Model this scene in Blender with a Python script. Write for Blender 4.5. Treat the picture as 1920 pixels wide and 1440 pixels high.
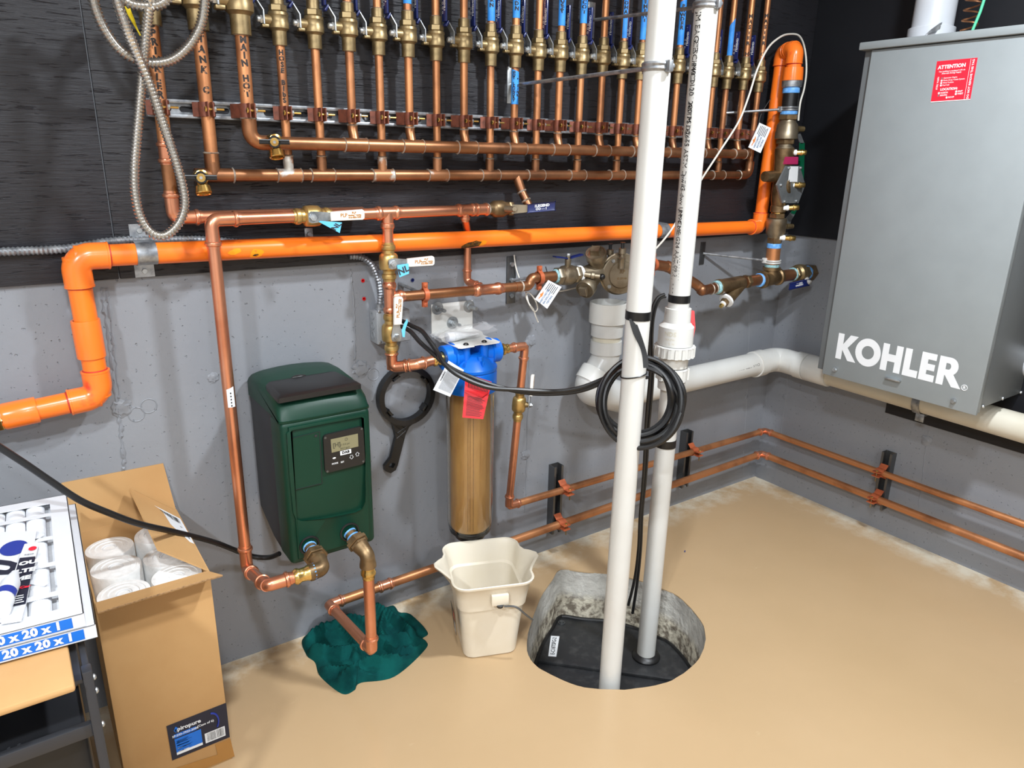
import bpy, bmesh, math, random
from mathutils import Vector as V, Matrix as M
random.seed(7)
for o in list(bpy.data.objects): bpy.data.objects.remove(o)
sc = bpy.context.scene
COL = sc.collection
PI = math.pi
# ---------------------------------------------------------------- camera
F = 1367.4; YAW, PIT, ROL = (math.radians(a) for a in (35.038, 17.598, 1.1526))
CAM = V((-2.733, -1.902, 1.42))
_w = V((math.sin(YAW)*math.cos(PIT), math.cos(YAW)*math.cos(PIT), -math.sin(PIT)))
_r = _w.cross(V((0, 0, 1))).normalized(); _u = _r.cross(_w)
_r, _u = _r*math.cos(ROL)+_u*math.sin(ROL), -_r*math.sin(ROL)+_u*math.cos(ROL)
cd = bpy.data.cameras.new('camera'); cd.sensor_width = 36; cd.lens = F/1920*36; cd.clip_start = .02
cam = bpy.data.objects.new('camera', cd); COL.objects.link(cam)
cam.matrix_world = M(((_r.x, _u.x, -_w.x, CAM.x), (_r.y, _u.y, -_w.y, CAM.y), (_r.z, _u.z, -_w.z, CAM.z), (0, 0, 0, 1)))
sc.camera = cam
# ---------------------------------------------------------------- light and exposure
sc.view_settings.view_transform = 'Standard'; sc.view_settings.look = 'None'
sc.view_settings.gamma = 1; sc.view_settings.exposure = -.26; sc.view_settings.use_curve_mapping = False
wd = bpy.data.worlds.new('world'); sc.world = wd; wd.use_nodes = True
wd.node_tree.nodes['Background'].inputs[0].default_value = (.9, .95, 1, 1)
wd.node_tree.nodes['Background'].inputs[1].default_value = .28
def lamp(name, loc, watts, size, col=(.88, .94, 1)):
    l = bpy.data.lights.new(name, 'AREA'); l.shape = 'DISK'; l.size = size; l.energy = watts; l.color = col
    o = bpy.data.objects.new(name, l); o.location = loc; COL.objects.link(o)
    return o
lamp('ceiling_or_fill_lamp', (-4.0, -2.3, 2.52), 106, .16)
lamp('ceiling_or_fill_lamp', (-1.25, -1.40, 2.52), 76, .16)
lamp('ceiling_or_fill_lamp', (-2.75, -1.75, 2.52), 44, .16)
lamp('ceiling_or_fill_lamp', (-2.6, -3.7, 2.52), 62, .3)  # added fill lamp behind the camera, brightens the dark right corner

# ---------------------------------------------------------------- pixel to point on a real plane
def ray(px, py): return _w+_r*((px-960)/F)-_u*((py-720)/F)
def PL(px, py, ax, val):
    d = ray(px, py); return CAM+d*((val-CAM[ax])/d[ax])
def X(px, py, x): return PL(px, py, 0, x)
def Y(px, py, y): return PL(px, py, 1, y)
def Z(px, py, z=0): return PL(px, py, 2, z)
def Q(px, py, p):                      # the point on a pixel's line nearest in depth to the point p
    d = ray(px, py); return CAM+d*((V(p)-CAM).dot(_w))

# ---------------------------------------------------------------- materials
def S(r, g, b): return tuple((c/12.92 if c <= .04045 else ((c+.055)/1.055)**2.4) for c in (r/255, g/255, b/255))
def nodes(name):
    m = bpy.data.materials.new(name); m.use_nodes = True; n = m.node_tree.nodes
    return m, m.node_tree, n, n['Principled BSDF']
def N(t, kind, **kw):
    x = t.nodes.new('ShaderNode'+kind)
    for k, v in kw.items():
        if k in x.inputs: x.inputs[k].default_value = v
        else: setattr(x, k, v)
    return x
def noise(t, scale, detail=3, stretch=None, rough=.55):
    tc = N(t, 'TexCoord'); nz = N(t, 'TexNoise'); nz.inputs['Scale'].default_value = scale; nz.inputs['Detail'].default_value = detail
    nz.inputs['Roughness'].default_value = rough
    if stretch:
        mp = N(t, 'Mapping'); mp.inputs['Scale'].default_value = stretch
        t.links.new(tc.outputs['Object'], mp.inputs['Vector']); t.links.new(mp.outputs[0], nz.inputs['Vector'])
    else: t.links.new(tc.outputs['Object'], nz.inputs['Vector'])
    return nz.outputs[0]
def ramp(t, fac, a, b, ca=(0, 0, 0), cb=(1, 1, 1)):
    rp = N(t, 'ValToRGB'); e = rp.color_ramp.elements
    e[0].position, e[1].position = a, b; e[0].color = (*ca, 1); e[1].color = (*cb, 1)
    t.links.new(fac, rp.inputs[0]); return rp.outputs[0]
def mix(t, fac, a, b):
    mx = N(t, 'MixRGB'); t.links.new(fac, mx.inputs[0])
    for i, c in ((1, a), (2, b)):
        if isinstance(c, tuple): mx.inputs[i].default_value = (*c, 1)
        else: t.links.new(c, mx.inputs[i])
    return mx.outputs[0]
def bumpto(t, b, h, strength, dist=.002, prev=None):
    bp = N(t, 'Bump'); bp.inputs['Strength'].default_value = strength; bp.inputs['Distance'].default_value = dist
    t.links.new(h, bp.inputs['Height'])
    if prev: t.links.new(prev, bp.inputs['Normal'])
    t.links.new(bp.outputs[0], b.inputs['Normal']); return bp.outputs[0]
def mat(name, c, r=.5, m=0, c2=None, sc_=12, thr=(.42, .68), bump=0, bsc=150, stretch=None, trans=0, coat=0, emit=0, spec=.5):
    mt, t, n, b = nodes(name)
    b.inputs['Base Color'].default_value = (*c, 1); b.inputs['Roughness'].default_value = r; b.inputs['Metallic'].default_value = m
    b.inputs['Specular IOR Level'].default_value = spec
    if trans: b.inputs['Transmission Weight'].default_value = trans
    if coat: b.inputs['Coat Weight'].default_value = coat; b.inputs['Coat Roughness'].default_value = .12
    if emit: b.inputs['Emission Color'].default_value = (*c, 1); b.inputs['Emission Strength'].default_value = emit
    f = noise(t, sc_, 4, stretch)
    if c2: t.links.new(mix(t, ramp(t, f, *thr), c, c2), b.inputs['Base Color'])
    elif not trans and not emit:
        t.links.new(mix(t, ramp(t, f, .2, .8), tuple(x*.95 for x in c), tuple(min(1, x*1.05) for x in c)), b.inputs['Base Color'])
    if bump: bumpto(t, b, noise(t, bsc, 3), bump, .001)
    return mt
A = {}
A['cu_old'] = mat('copper_aged', S(204, 140, 94), .42, .72, S(148, 98, 68), 9, (.46, .72), .06)
A['cu_old2'] = mat('copper_browned', S(168, 116, 80), .38, .82, S(116, 78, 56), 8, (.4, .7), .06)
A['cu_new'] = mat('copper_bright', S(226, 156, 122), .3, .88, S(196, 122, 90), 7, (.45, .8), .04)
A['solder'] = mat('solder_grey', S(190, 182, 170), .5, .5, S(120, 100, 84), 60)
A['splash'] = mat('copper_with_flux_residue', S(168, 116, 80), .45, .6, S(206, 202, 194), 26, (.50, .60))
A['brass'] = mat('brass_valve', S(150, 130, 94), .42, .8, S(106, 90, 64), 40, (.45, .75), .1, 300)
A['brass_y'] = mat('brass_bright', S(226, 192, 118), .22, .95, S(190, 152, 86), 20)
A['bronze'] = mat('bronze_cast', S(142, 118, 86), .42, .8, S(98, 78, 54), 25, (.4, .7), .15, 500)
A['nickel'] = mat('nickel_bronze', S(150, 138, 118), .4, .8, S(112, 98, 78), 18, (.4, .7), .12, 500)
A['steel'] = mat('zinc_steel', S(196, 200, 202), .36, .85, S(140, 144, 148), 30)
A['galv'] = mat('galvanised_steel', S(176, 180, 184), .4, .75, S(128, 132, 138), 45, (.4, .65))
A['steel_dark'] = mat('strut_dark_steel', S(104, 106, 108), .35, .8)
A['stainless'] = mat('stainless_conduit', S(206, 203, 198), .24, .95)
A['clampcu'] = mat('copper_coated_clamp', S(132, 76, 58), .5, .35, S(98, 58, 46), 60)
A['clamporange'] = mat('copper_paint_clamp', S(190, 100, 62), .45, .2, S(160, 80, 50), 40)
A['orange'] = mat('orange_plastic', S(250, 124, 32), .3, 0, S(246, 116, 34), 5, (.3, .7), coat=.1)
A['orange2'] = mat('orange_fitting', S(250, 122, 40), .26, 0, S(222, 74, 44), 16, (.60, .72), coat=.15)
A['primer'] = mat('red_primer', S(190, 52, 40), .5)
A['char'] = mat('scorched_plastic', S(30, 22, 10), .8, 0, S(120, 80, 10), 90, bump=.6, bsc=300)
A['yellow'] = mat('yellowed_plastic', S(252, 150, 20), .35)
A['pvc'] = mat('white_pvc', S(206, 206, 202), .3, 0, S(200, 198, 192), 6, (.4, .8), coat=.1)
A['pvc_old'] = mat('ivory_pvc', S(204, 199, 184), .34, 0, S(194, 186, 164), 5, (.4, .75), coat=.1)
A['pvc_lump'] = mat('pvc_grey_white', S(196, 196, 193), .32)
A['pvc_pale'] = mat('pvc_conduit_grey', S(196, 200, 206), .3)
A['ink'] = mat('black_ink', S(24, 22, 22), .6)
A['marker'] = mat('black_marker', S(30, 20, 16), .55)
A['white'] = mat('white_print', S(222, 224, 226), .5)
A['cream_print'] = mat('handle_white', S(232, 228, 218), .35, coat=.2)
A['gold_print'] = mat('gold_print', S(176, 116, 44), .4)
A['blue_lever'] = mat('blue_lever_sleeve', S(22, 34, 88), .32, coat=.2)
A['green_lever'] = mat('green_lever_sleeve', S(10, 84, 56), .35)
A['tape_blue'] = mat('blue_masking_tape', S(42, 130, 214), .6, 0, S(58, 148, 226), 40)
A['ptfe_blue'] = mat('blue_thread_seal', S(86, 152, 222), .6, 0, S(130, 186, 236), 90)
A['dope'] = mat('pale_blue_pipe_dope', S(150, 196, 204), .7, 0, S(110, 130, 120), 90)
A['ptfe'] = mat('white_thread_tape', S(232, 234, 234), .6)
A['card_blue'] = mat('blue_tag_card', S(88, 180, 222), .6)
A['rubber'] = mat('black_rubber', S(20, 20, 21), .42, 0, bump=.05)
A['blackp'] = mat('black_plastic', S(24, 24, 25), .36, 0, bump=.05, bsc=400)
A['eltape'] = mat('black_electrical_tape', S(16, 16, 17), .3)
A['red'] = mat('red_plastic', S(200, 22, 26), .32)
A['redcard'] = mat('red_tag_card', S(206, 18, 30), .4)
A['redlabel'] = mat('red_label', S(232, 30, 52), .5)
A['magenta'] = mat('magenta_label', S(168, 40, 88), .5)
A['paper'] = mat('white_card', S(208, 210, 214), .6)
A['greenp'] = mat('green_pump_shell', S(9, 50, 36), .42, 0, S(8, 45, 32), 6, bump=.08, bsc=700, spec=.3)
A['greyshell'] = mat('charcoal_shell', S(34, 36, 40), .5, 0, bump=.08, bsc=700)
A['lcd'] = mat('lcd_screen', S(122, 118, 90), .25, 0, coat=.3)
A['lcdink'] = mat('lcd_segments', S(74, 72, 56), .5)
A['bluep'] = mat('blue_plastic_head', S(4, 106, 214), .36, 0, bump=.04, bsc=500)
A['media'] = mat('tan_filter_cartridge', S(214, 172, 108), .6, 0, S(196, 152, 92), 40, (.35, .7), .2, 90, stretch=(1, 1, .25))
A['clear'] = mat('smoky_clear_housing', S(246, 240, 230), .06, 0, trans=1)
A['bag'] = mat('clear_plastic_film', S(236, 238, 240), .12, 0, coat=.3); A['bag'].node_tree.nodes['Principled BSDF'].inputs['Alpha'].default_value = .2
A['brass_m'] = mat('brass_forged', S(204, 172, 110), .36, .85, S(170, 138, 82), 26, (.45, .75), .08, 400)
A['bracket'] = mat('white_painted_steel', S(226, 226, 222), .4, coat=.1)
A['bucket'] = mat('ivory_bucket_plastic', S(222, 213, 195), .42, 0, S(214, 203, 180), 7, (.45, .8), .05)
A['towel'] = mat('teal_terry_cloth', S(10, 74, 70), .95, 0, S(6, 54, 54), 14, (.4, .65), 1.0, 420, spec=.1)
A['card'] = mat('corrugated_cardboard', S(186, 146, 96), .8, 0, S(176, 134, 84), 5, (.35, .7), .08, 240)
A['card_in'] = mat('cardboard_edge', S(160, 124, 84), .9, 0, S(110, 84, 56), 200)
A['tapebrown'] = mat('packing_tape', S(164, 116, 58), .25)
A['roll'] = mat('white_filter_fleece', S(236, 236, 234), .85, 0, S(222, 222, 220), 60, bump=.4, bsc=500)
A['pleat'] = mat('white_pleat_media', S(230, 232, 236), .85, 0, S(206, 210, 216), 30, (.4, .75), .5, 60)
A['blueprint'] = mat('blue_print', S(10, 104, 200), .5)
A['navy'] = mat('navy_print', S(22, 26, 44), .5)
A['navy2'] = mat('royal_blue_print', S(30, 50, 140), .5)
A['shelf'] = mat('charcoal_shelf_steel', S(56, 57, 61), .4, .4)
A['kohler'] = mat('grey_enamel', S(134, 140, 142), .42, 0, bump=.12, bsc=600)
A['kohler_d'] = mat('grey_enamel_frame', S(104, 108, 110), .45)
A['jbox'] = mat('grey_painted_box', S(160, 164, 168), .42, .2)
A['cover'] = mat('grey_cover_plate', S(128, 132, 134), .42, .5, S(110, 114, 116), 20)
A['greenwire'] = mat('green_wire', S(92, 206, 160), .4)
A['yellowtie'] = mat('yellow_tie', S(214, 188, 20), .5)
A['whitewire'] = mat('white_wire', S(226, 222, 212), .45)
A['orange_ink'] = mat('orange_print', S(196, 112, 30), .6)
A['teal_ink'] = mat('slate_print', S(60, 92, 128), .6)
A['sumplid'] = mat('black_sump_lid', S(36, 37, 39), .42, 0, S(58, 58, 58), 30, (.5, .75), .15, 90)
A['bluebit'] = mat('blue_crumb', S(40, 60, 120), .6)

# ---------------------------------------------------------------- mesh building
def perp(a):
    a = V(a).normalized(); x = V((0, 0, 1)).cross(a)
    if x.length < .05: x = V((1, 0, 0)).cross(a)
    return x.normalized()
def frame(o, z, x=None):
    z = V(z).normalized(); x = V(x) if x is not None else perp(z)
    x = (x-z*x.dot(z)).normalized(); y = z.cross(x)
    return M(((x.x, y.x, z.x, o[0]), (x.y, y.y, z.y, o[1]), (x.z, y.z, z.z, o[2]), (0, 0, 0, 1)))
def fillet(pts, R, n=7):
    pts = [V(p) for p in pts]; out = [pts[0]]
    for i in range(1, len(pts)-1):
        p, a, b = pts[i], pts[i-1], pts[i+1]; d1 = (a-p).normalized(); d2 = (b-p).normalized()
        th = d1.angle(d2)
        if th > 3.05: out.append(p); continue
        Ri = R[i] if isinstance(R, (list, tuple)) else R
        t = min(Ri/math.tan(th/2), .49*(a-p).length, .49*(b-p).length); Rr = t*math.tan(th/2)
        c = p+(d1+d2).normalized()*(Rr/math.sin(th/2)); s, e = p+d1*t-c, p+d2*t-c; w = s.angle(e)
        for k in range(n+1):
            u = k/n; out.append(c+(s*math.sin((1-u)*w)+e*math.sin(u*w))/math.sin(w))
    out.append(pts[-1]); return out
def catmull(pts, n=8, closed=False):
    pts = [V(p) for p in pts]; L = len(pts); out = []
    for i in range(L if closed else L-1):
        g = (lambda k: pts[k % L]) if closed else (lambda k: pts[max(0, min(L-1, k))])
        a, b, c, d = g(i-1), g(i), g(i+1), g(i+2)
        for k in range(n):
            t = k/n; out.append(.5*((2*b)+(c-a)*t+(2*a-5*b+4*c-d)*t*t+(3*b-a-3*c+d)*t**3))
    if not closed: out.append(pts[-1])
    return out
def resample(pts, step):
    out = [pts[0].copy()]; need = step
    for a, b in zip(pts, pts[1:]):
        L = (b-a).length; p = 0
        while L-p >= need: p += need; need = step; out.append(a.lerp(b, p/L))
        need -= L-p
    return out
class MB:
    def __init__(s): s.bm = bmesh.new(); s.mats = []
    def ring(s, c, x, y, r, seg): return [s.bm.verts.new(c+x*(r*math.cos(2*PI*k/seg))+y*(r*math.sin(2*PI*k/seg))) for k in range(seg)]
    def skin(s, rings, cap=True, closed=False):
        n = len(rings[0]); f = s.bm.faces.new
        pr = list(zip(rings, rings[1:]))+([(rings[-1], rings[0])] if closed else [])
        for a, b in pr:
            for k in range(n): f((a[k], a[(k+1) % n], b[(k+1) % n], b[k]))
        if cap and not closed: f(rings[0][::-1]); f(rings[-1])
        return s
    def tube(s, pts, r, seg=12, cap=True, closed=False):
        pts = [V(p) for p in pts]; n = len(pts); rr = r if isinstance(r, (list, tuple)) else [r]*n
        rings = []; x = None
        for i, p in enumerate(pts):
            if closed: d = pts[(i+1) % n]-pts[i-1]
            else: d = pts[min(i+1, n-1)]-pts[max(i-1, 0)]
            d.normalize()
            x = perp(d) if x is None else (x-d*x.dot(d)).normalized()
            rings.append(s.ring(p, x, d.cross(x), rr[i], seg))
        return s.skin(rings, cap, closed)
    def lathe(s, o, ax, prof, seg=16, cap=True, x=None, closed=False):
        ax = V(ax).normalized(); x = V(x).normalized() if x is not None else perp(ax); y = ax.cross(x); o = V(o)
        return s.skin([s.ring(o+ax*t, x, y, max(r, 1e-5), seg) for t, r in prof], cap, closed)
    def hexn(s, o, ax, t0, t1, r, x=None): return s.lathe(o, ax, [(t0, r*.93), (t0+(t1-t0)*.12, r), (t1-(t1-t0)*.12, r), (t1, r*.93)], 6, x=x)
    def cyl(s, a, b, r, seg=12):
        a, b = V(a), V(b); return s.lathe(a, b-a, [(0, r), ((b-a).length, r)], seg)
    def box(s, c, sz, R=None, bev=0, segs=2):
        ret = bmesh.ops.create_cube(s.bm, size=1); vs = ret['verts']; m = R.to_4x4() if R else M.Identity(4)
        for v in vs: v.co = V(c)+(m.to_3x3() @ V((v.co.x*sz[0], v.co.y*sz[1], v.co.z*sz[2])))
        if bev: bmesh.ops.bevel(s.bm, geom=list({e for v in vs for e in v.link_edges}), offset=bev, segments=segs, profile=.5, affect='EDGES')
        return s
    def prism(s, poly, Fm, h, bev=0, h0=0):
        a = [s.bm.verts.new(Fm @ V((p[0], p[1], h0))) for p in poly]; b = [s.bm.verts.new(Fm @ V((p[0], p[1], h))) for p in poly]
        n = len(poly); fs = [s.bm.faces.new(a[::-1]), s.bm.faces.new(b)]
        for k in range(n): fs.append(s.bm.faces.new((a[k], a[(k+1) % n], b[(k+1) % n], b[k])))
        if bev: bmesh.ops.bevel(s.bm, geom=list(fs[1].edges)+list(fs[0].edges), offset=bev, segments=2, profile=.5, affect='EDGES')
        return s
    def poly(s, pts):
        s.bm.faces.new([s.bm.verts.new(V(p)) for p in pts]); return s
    def slab(s, pts, n, th):                              # flat outline pts with thickness th along -n
        a = [s.bm.verts.new(V(p)) for p in pts]; b = [s.bm.verts.new(V(p)-V(n)*th) for p in pts]; L = len(pts)
        s.bm.faces.new(a); s.bm.faces.new(b[::-1])
        for k in range(L): s.bm.faces.new((a[(k+1) % L], a[k], b[k], b[(k+1) % L]))
        return s
    def ball(s, c, r, sub=2, sx=(1, 1, 1)):
        for v in bmesh.ops.create_icosphere(s.bm, subdivisions=sub, radius=1)['verts']: v.co = V(c)+V((v.co.x*r*sx[0], v.co.y*r*sx[1], v.co.z*r*sx[2]))
        return s
    def add2d(s, data, fn):
        vs = [s.bm.verts.new(fn(*p)) for p in data[0]]
        for f in data[1]:
            try: s.bm.faces.new([vs[i] for i in f])
            except ValueError: pass
        return s
    def mesh(s, name, m, sharp=.62):
        bm = s.bm; bmesh.ops.recalc_face_normals(bm, faces=bm.faces)
        for e in bm.edges:
            if len(e.link_faces) == 2 and e.calc_face_angle(0) > sharp: e.smooth = False
        for f in bm.faces: f.smooth = True
        me = bpy.data.meshes.new(name); bm.to_mesh(me); bm.free()
        if m: me.materials.append(A[m] if isinstance(m, str) else m)
        return me
    def part(s, name, m, par=None, label=None, kind=None):
        return put(name, s.mesh(name, m), par, label=label, kind=kind)
def put(name, me, par=None, loc=None, label=None, kind=None):
    o = bpy.data.objects.new(name, me); COL.objects.link(o)
    if par is not None:
        o.parent = par
        if par.parent is None and par.type == 'EMPTY': o.location = -par.location
    if loc is not None: o.location = o.location+V(loc)
    if label: o['label'] = label
    if kind: o['kind'] = kind
    return o
def thing(name, label, cat, loc, group=None):
    o = bpy.data.objects.new(name, None); o.empty_display_size = .05; COL.objects.link(o); o.location = V(loc)
    o['label'] = label; o['category'] = cat
    if group: o['group'] = group
    return o
def tag(o, label, cat, group=None):
    o['label'] = label; o['category'] = cat
    if group: o['group'] = group
    return o
_tc = {}
def text2d(s, size, bold=0, align='CENTER', space=1.0):
    k = (s, size, bold, align, space)
    if k not in _tc:
        cu = bpy.data.curves.new('t', 'FONT'); cu.body = s; cu.size = size; cu.align_x = align; cu.align_y = 'CENTER'; cu.offset = bold
        cu.space_character = space; cu.resolution_u = 2
        ob = bpy.data.objects.new('t', cu); me = ob.to_mesh()
        _tc[k] = ([(v.co.x, v.co.y) for v in me.vertices], [tuple(p.vertices) for p in me.polygons])
        ob.to_mesh_clear(); bpy.data.objects.remove(ob); bpy.data.curves.remove(cu)
    return _tc[k]
def plate2d(outer, holes, extrude):
    cu = bpy.data.curves.new('p', 'CURVE'); cu.dimensions = '2D'; cu.fill_mode = 'BOTH'; cu.extrude = extrude/2
    for pl in [outer]+list(holes):
        sp = cu.splines.new('POLY'); sp.points.add(len(pl)-1); sp.use_cyclic_u = True
        for q, p in zip(sp.points, pl): q.co = (p[0], p[1], 0, 1)
    ob = bpy.data.objects.new('p', cu); me = ob.to_mesh()
    r = ([tuple(v.co) for v in me.vertices], [tuple(p.vertices) for p in me.polygons])
    ob.to_mesh_clear(); bpy.data.objects.remove(ob); bpy.data.curves.remove(cu); return r
def plate(mb, outer, holes, th, Fm):                      # plate with holes, from Fm's plane to +th along its z
    vs, fs = plate2d(outer, holes, th); mb.add2d((vs, fs), lambda x, y, z: Fm @ V((x, y, z+th/2)))
    bmesh.ops.remove_doubles(mb.bm, verts=mb.bm.verts, dist=1e-6); return mb
class Card:                                               # a flat thing given by TL, TR, BR, BL
    def __init__(s, tl, tr, br, bl):
        s.tl, s.tr, s.br, s.bl = (V(p) for p in (tl, tr, br, bl))
        s.ex = (s.br-s.bl); s.ey = (s.tl-s.bl); s.n = s.ex.cross(s.ey).normalized(); s.n = s.n if s.n.dot(CAM-s.bl) > 0 else -s.n
    def at(s, u, v, off=0): return s.bl.lerp(s.br, u).lerp(s.tl.lerp(s.tr, u), v)+s.n*off
    def body(s, name, m, par=None, th=.0008, **k): return MB().slab([s.bl, s.br, s.tr, s.tl], s.n, th).part(name, m, par, **k)
    def text(s, mb, st, u, v, h, bold=0, align='CENTER', rot=0, off=.0004, space=1.0):   # h in metres
        exu, eyu = s.ex.normalized(), s.ey.normalized(); c, n_ = math.cos(rot), math.sin(rot); o = s.at(u, v, off)
        return mb.add2d(text2d(st, h*1.38, bold*h, align, space), lambda x, y: o+exu*(x*c-y*n_)+eyu*(x*n_+y*c))
    def rect(s, mb, u0, v0, u1, v1, off=.0003): return mb.poly([s.at(u0, v0, off), s.at(u1, v0, off), s.at(u1, v1, off), s.at(u0, v1, off)])
    def lines(s, mb, u0, u1, v0, v1, n, fill=.45, rag=.2, vert=False):
        rnd = random.Random(n*7+int(u0*100))
        for k in range(n):
            t = (k+.5)/n; h = fill/n/2; e = 1-rnd.random()*rag
            if vert:
                uc = u0+(u1-u0)*t; s.rect(mb, uc-h*(u1-u0), v0, uc+h*(u1-u0), v0+(v1-v0)*e)
            else:
                vc = v1+(v0-v1)*t; s.rect(mb, u0, vc-h*(v1-v0), u0+(u1-u0)*e, vc+h*(v1-v0))
        return mb
    def bars(s, mb, u0, u1, v0, v1, n=26):
        rnd = random.Random(n); u = u0
        while u < u1:
            w = (u1-u0)/n*rnd.choice((.25, .4, .7)); s.rect(mb, u, v0, min(u+w, u1), v1, .0004); u += w+(u1-u0)/n*rnd.choice((.25, .4, .6))
        return mb
def wraptext(mb, st, base, ax, r, face, h, space=1.0, bold=0, off=.0005, rot=0, right=None):   # text round a cylinder: base point, axis up, facing direction
    ax = V(ax).normalized(); face = V(face); face = (face-ax*face.dot(ax)).normalized(); side = ax.cross(face)
    c, n_ = math.cos(rot), math.sin(rot)
    def fn(x, y):
        x, y = x*c-y*n_, x*n_+y*c; a = x/r
        return V(base)+ax*y+(face*math.cos(a)+side*math.sin(a))*(r+off)
    return mb.add2d(text2d(st, h*1.38, bold*h, 'CENTER', space), fn)
def band(mb, base, ax, r, face, half_ang, h0, h1, off=.0006, n=10, skew=0):      # strip of tape on a cylinder
    ax = V(ax).normalized(); face = V(face); face = (face-ax*face.dot(ax)).normalized(); side = ax.cross(face)
    row = []
    for k in range(n+1):
        a = -half_ang+2*half_ang*k/n; d = (face*math.cos(a)+side*math.sin(a))*(r+off)
        row.append((mb.bm.verts.new(V(base)+d+ax*h0), mb.bm.verts.new(V(base)+d+ax*(h1+skew*k/n))))
    for (a, b), (c, d) in zip(row, row[1:]): mb.bm.faces.new((a, c, d, b))
    return mb
def tocam(p): d = CAM-V(p); return d.normalized()

# ================================================================ SETTING
def m_concrete():
    m, t, n, b = nodes('grey_painted_concrete'); b.inputs['Roughness'].default_value = .42
    c = mix(t, ramp(t, noise(t, 2.2, 4), .3, .75), S(126, 129, 135), S(134, 137, 142))
    pit = ramp(t, noise(t, 95, 2), .27, .33, (0, 0, 0), (1, 1, 1))
    t.links.new(c, b.inputs['Base Color'])
    n1 = bumpto(t, b, noise(t, 9, 5), .35, .006); n2 = bumpto(t, b, noise(t, 120, 3), .25, .0012, n1); bumpto(t, b, pit, .8, .003, n2)
    return m
def m_ply():
    m, t, n, b = nodes('black_painted_plywood'); b.inputs['Roughness'].default_value = .44; b.inputs['Specular IOR Level'].default_value = .35
    t.links.new(mix(t, ramp(t, noise(t, 6, 4), .3, .8), S(38, 38, 42), S(46, 46, 50)), b.inputs['Base Color'])
    g = noise(t, 9, 5, (1.2, 1.2, 14), .7); crack = ramp(t, noise(t, 26, 3, (.5, .5, 7), .6), .30, .40)
    n1 = bumpto(t, b, g, .55, .004); bumpto(t, b, crack, .9, .003, n1)
    return m
def m_floor():
    m, t, n, b = nodes('tan_floor_paint'); b.inputs['Roughness'].default_value = .32; b.inputs['Coat Weight'].default_value = .1
    tan = mix(t, ramp(t, noise(t, 1.6, 5), .3, .75), S(182, 154, 118), S(174, 147, 111))
    tc = N(t, 'TexCoord'); sp = N(t, 'SeparateXYZ'); t.links.new(tc.outputs['Object'], sp.inputs[0])
    mn = N(t, 'Math', operation='MAXIMUM'); t.links.new(sp.outputs[0], mn.inputs[0]); t.links.new(sp.outputs[1], mn.inputs[1])
    mr = N(t, 'MapRange'); t.links.new(mn.outputs[0], mr.inputs[0]); mr.inputs[1].default_value = -.16; mr.inputs[2].default_value = 0
    ad = N(t, 'Math', operation='MULTIPLY'); t.links.new(mr.outputs[0], ad.inputs[0]); t.links.new(ramp(t, noise(t, 7, 5, (1, 1, 1), .7), .36, .62), ad.inputs[1])
    scuff = ramp(t, noise(t, 5, 6, (1, 2.2, 1), .75), .66, .80)
    c = mix(t, ramp(t, ad.outputs[0], .10, .75), tan, S(206, 196, 176))
    sc2 = N(t, 'Math', operation='MULTIPLY'); t.links.new(scuff, sc2.inputs[0]); sc2.inputs[1].default_value = .35
    t.links.new(mix(t, sc2.outputs[0], c, S(208, 188, 154)), b.inputs['Base Color'])
    n1 = bumpto(t, b, noise(t, 3, 5), .25, .01); bumpto(t, b, noise(t, 70, 3), .10, .001, n1)
    return m
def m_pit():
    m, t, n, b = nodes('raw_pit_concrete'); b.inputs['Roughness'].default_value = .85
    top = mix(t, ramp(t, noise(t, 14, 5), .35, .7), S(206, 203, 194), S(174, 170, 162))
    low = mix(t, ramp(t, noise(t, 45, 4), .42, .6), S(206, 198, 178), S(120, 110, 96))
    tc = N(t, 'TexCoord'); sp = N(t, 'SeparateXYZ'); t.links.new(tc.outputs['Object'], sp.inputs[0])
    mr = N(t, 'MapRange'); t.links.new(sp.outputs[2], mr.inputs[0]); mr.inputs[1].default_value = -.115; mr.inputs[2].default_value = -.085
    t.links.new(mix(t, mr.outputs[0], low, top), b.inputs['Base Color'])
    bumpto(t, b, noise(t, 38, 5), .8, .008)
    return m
def m_ply2():
    m, t, n, b = nodes('black_painted_board'); b.inputs['Roughness'].default_value = .5; b.inputs['Specular IOR Level'].default_value = .3
    t.links.new(mix(t, ramp(t, noise(t, 5, 4), .3, .8), S(27, 28, 32), S(32, 33, 37)), b.inputs['Base Color'])
    bumpto(t, b, noise(t, 7, 5, (1.2, 1.2, 9), .65), .12, .003); return m
A['ply2'] = m_ply2()
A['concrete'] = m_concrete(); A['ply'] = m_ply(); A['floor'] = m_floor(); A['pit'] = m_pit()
A['ceil'] = mat('ceiling_white', S(232, 232, 230), .8); A['farwall'] = mat('far_wall_grey', S(206, 208, 210), .7)
XL, YF, ZC = -5.6, -4.6, 2.55
PLY = -.012
def struct(o): o['kind'] = 'structure'; return o
hole_px = [(988, 1220), (990, 1190), (1002, 1150), (1018, 1112), (1037, 1085), (1052, 1067), (1095, 1072), (1135, 1075), (1180, 1083), (1240, 1103), (1270, 1117), (1295, 1140), (1315, 1165), (1323, 1190), (1320, 1215), (1305, 1243), (1270, 1270), (1240, 1282), (1205, 1289), (1170, 1293), (1125, 1292), (1082, 1285), (1045, 1270), (1015, 1255), (1000, 1243)]
hole = [Z(*p) for p in hole_px]
def rough_outline(pts, n, amp):
    o = []
    for p in catmull(pts, n, True): o.append((p.x+random.uniform(-amp, amp), p.y+random.uniform(-amp, amp)))
    return o
hole2 = rough_outline(hole, 3, .0012)
mb = MB(); plate(mb, [(XL, YF), (.0, YF), (.0, .0), (XL, .0)], [hole2], .004, M.Translation((0, 0, -.004)))
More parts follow.
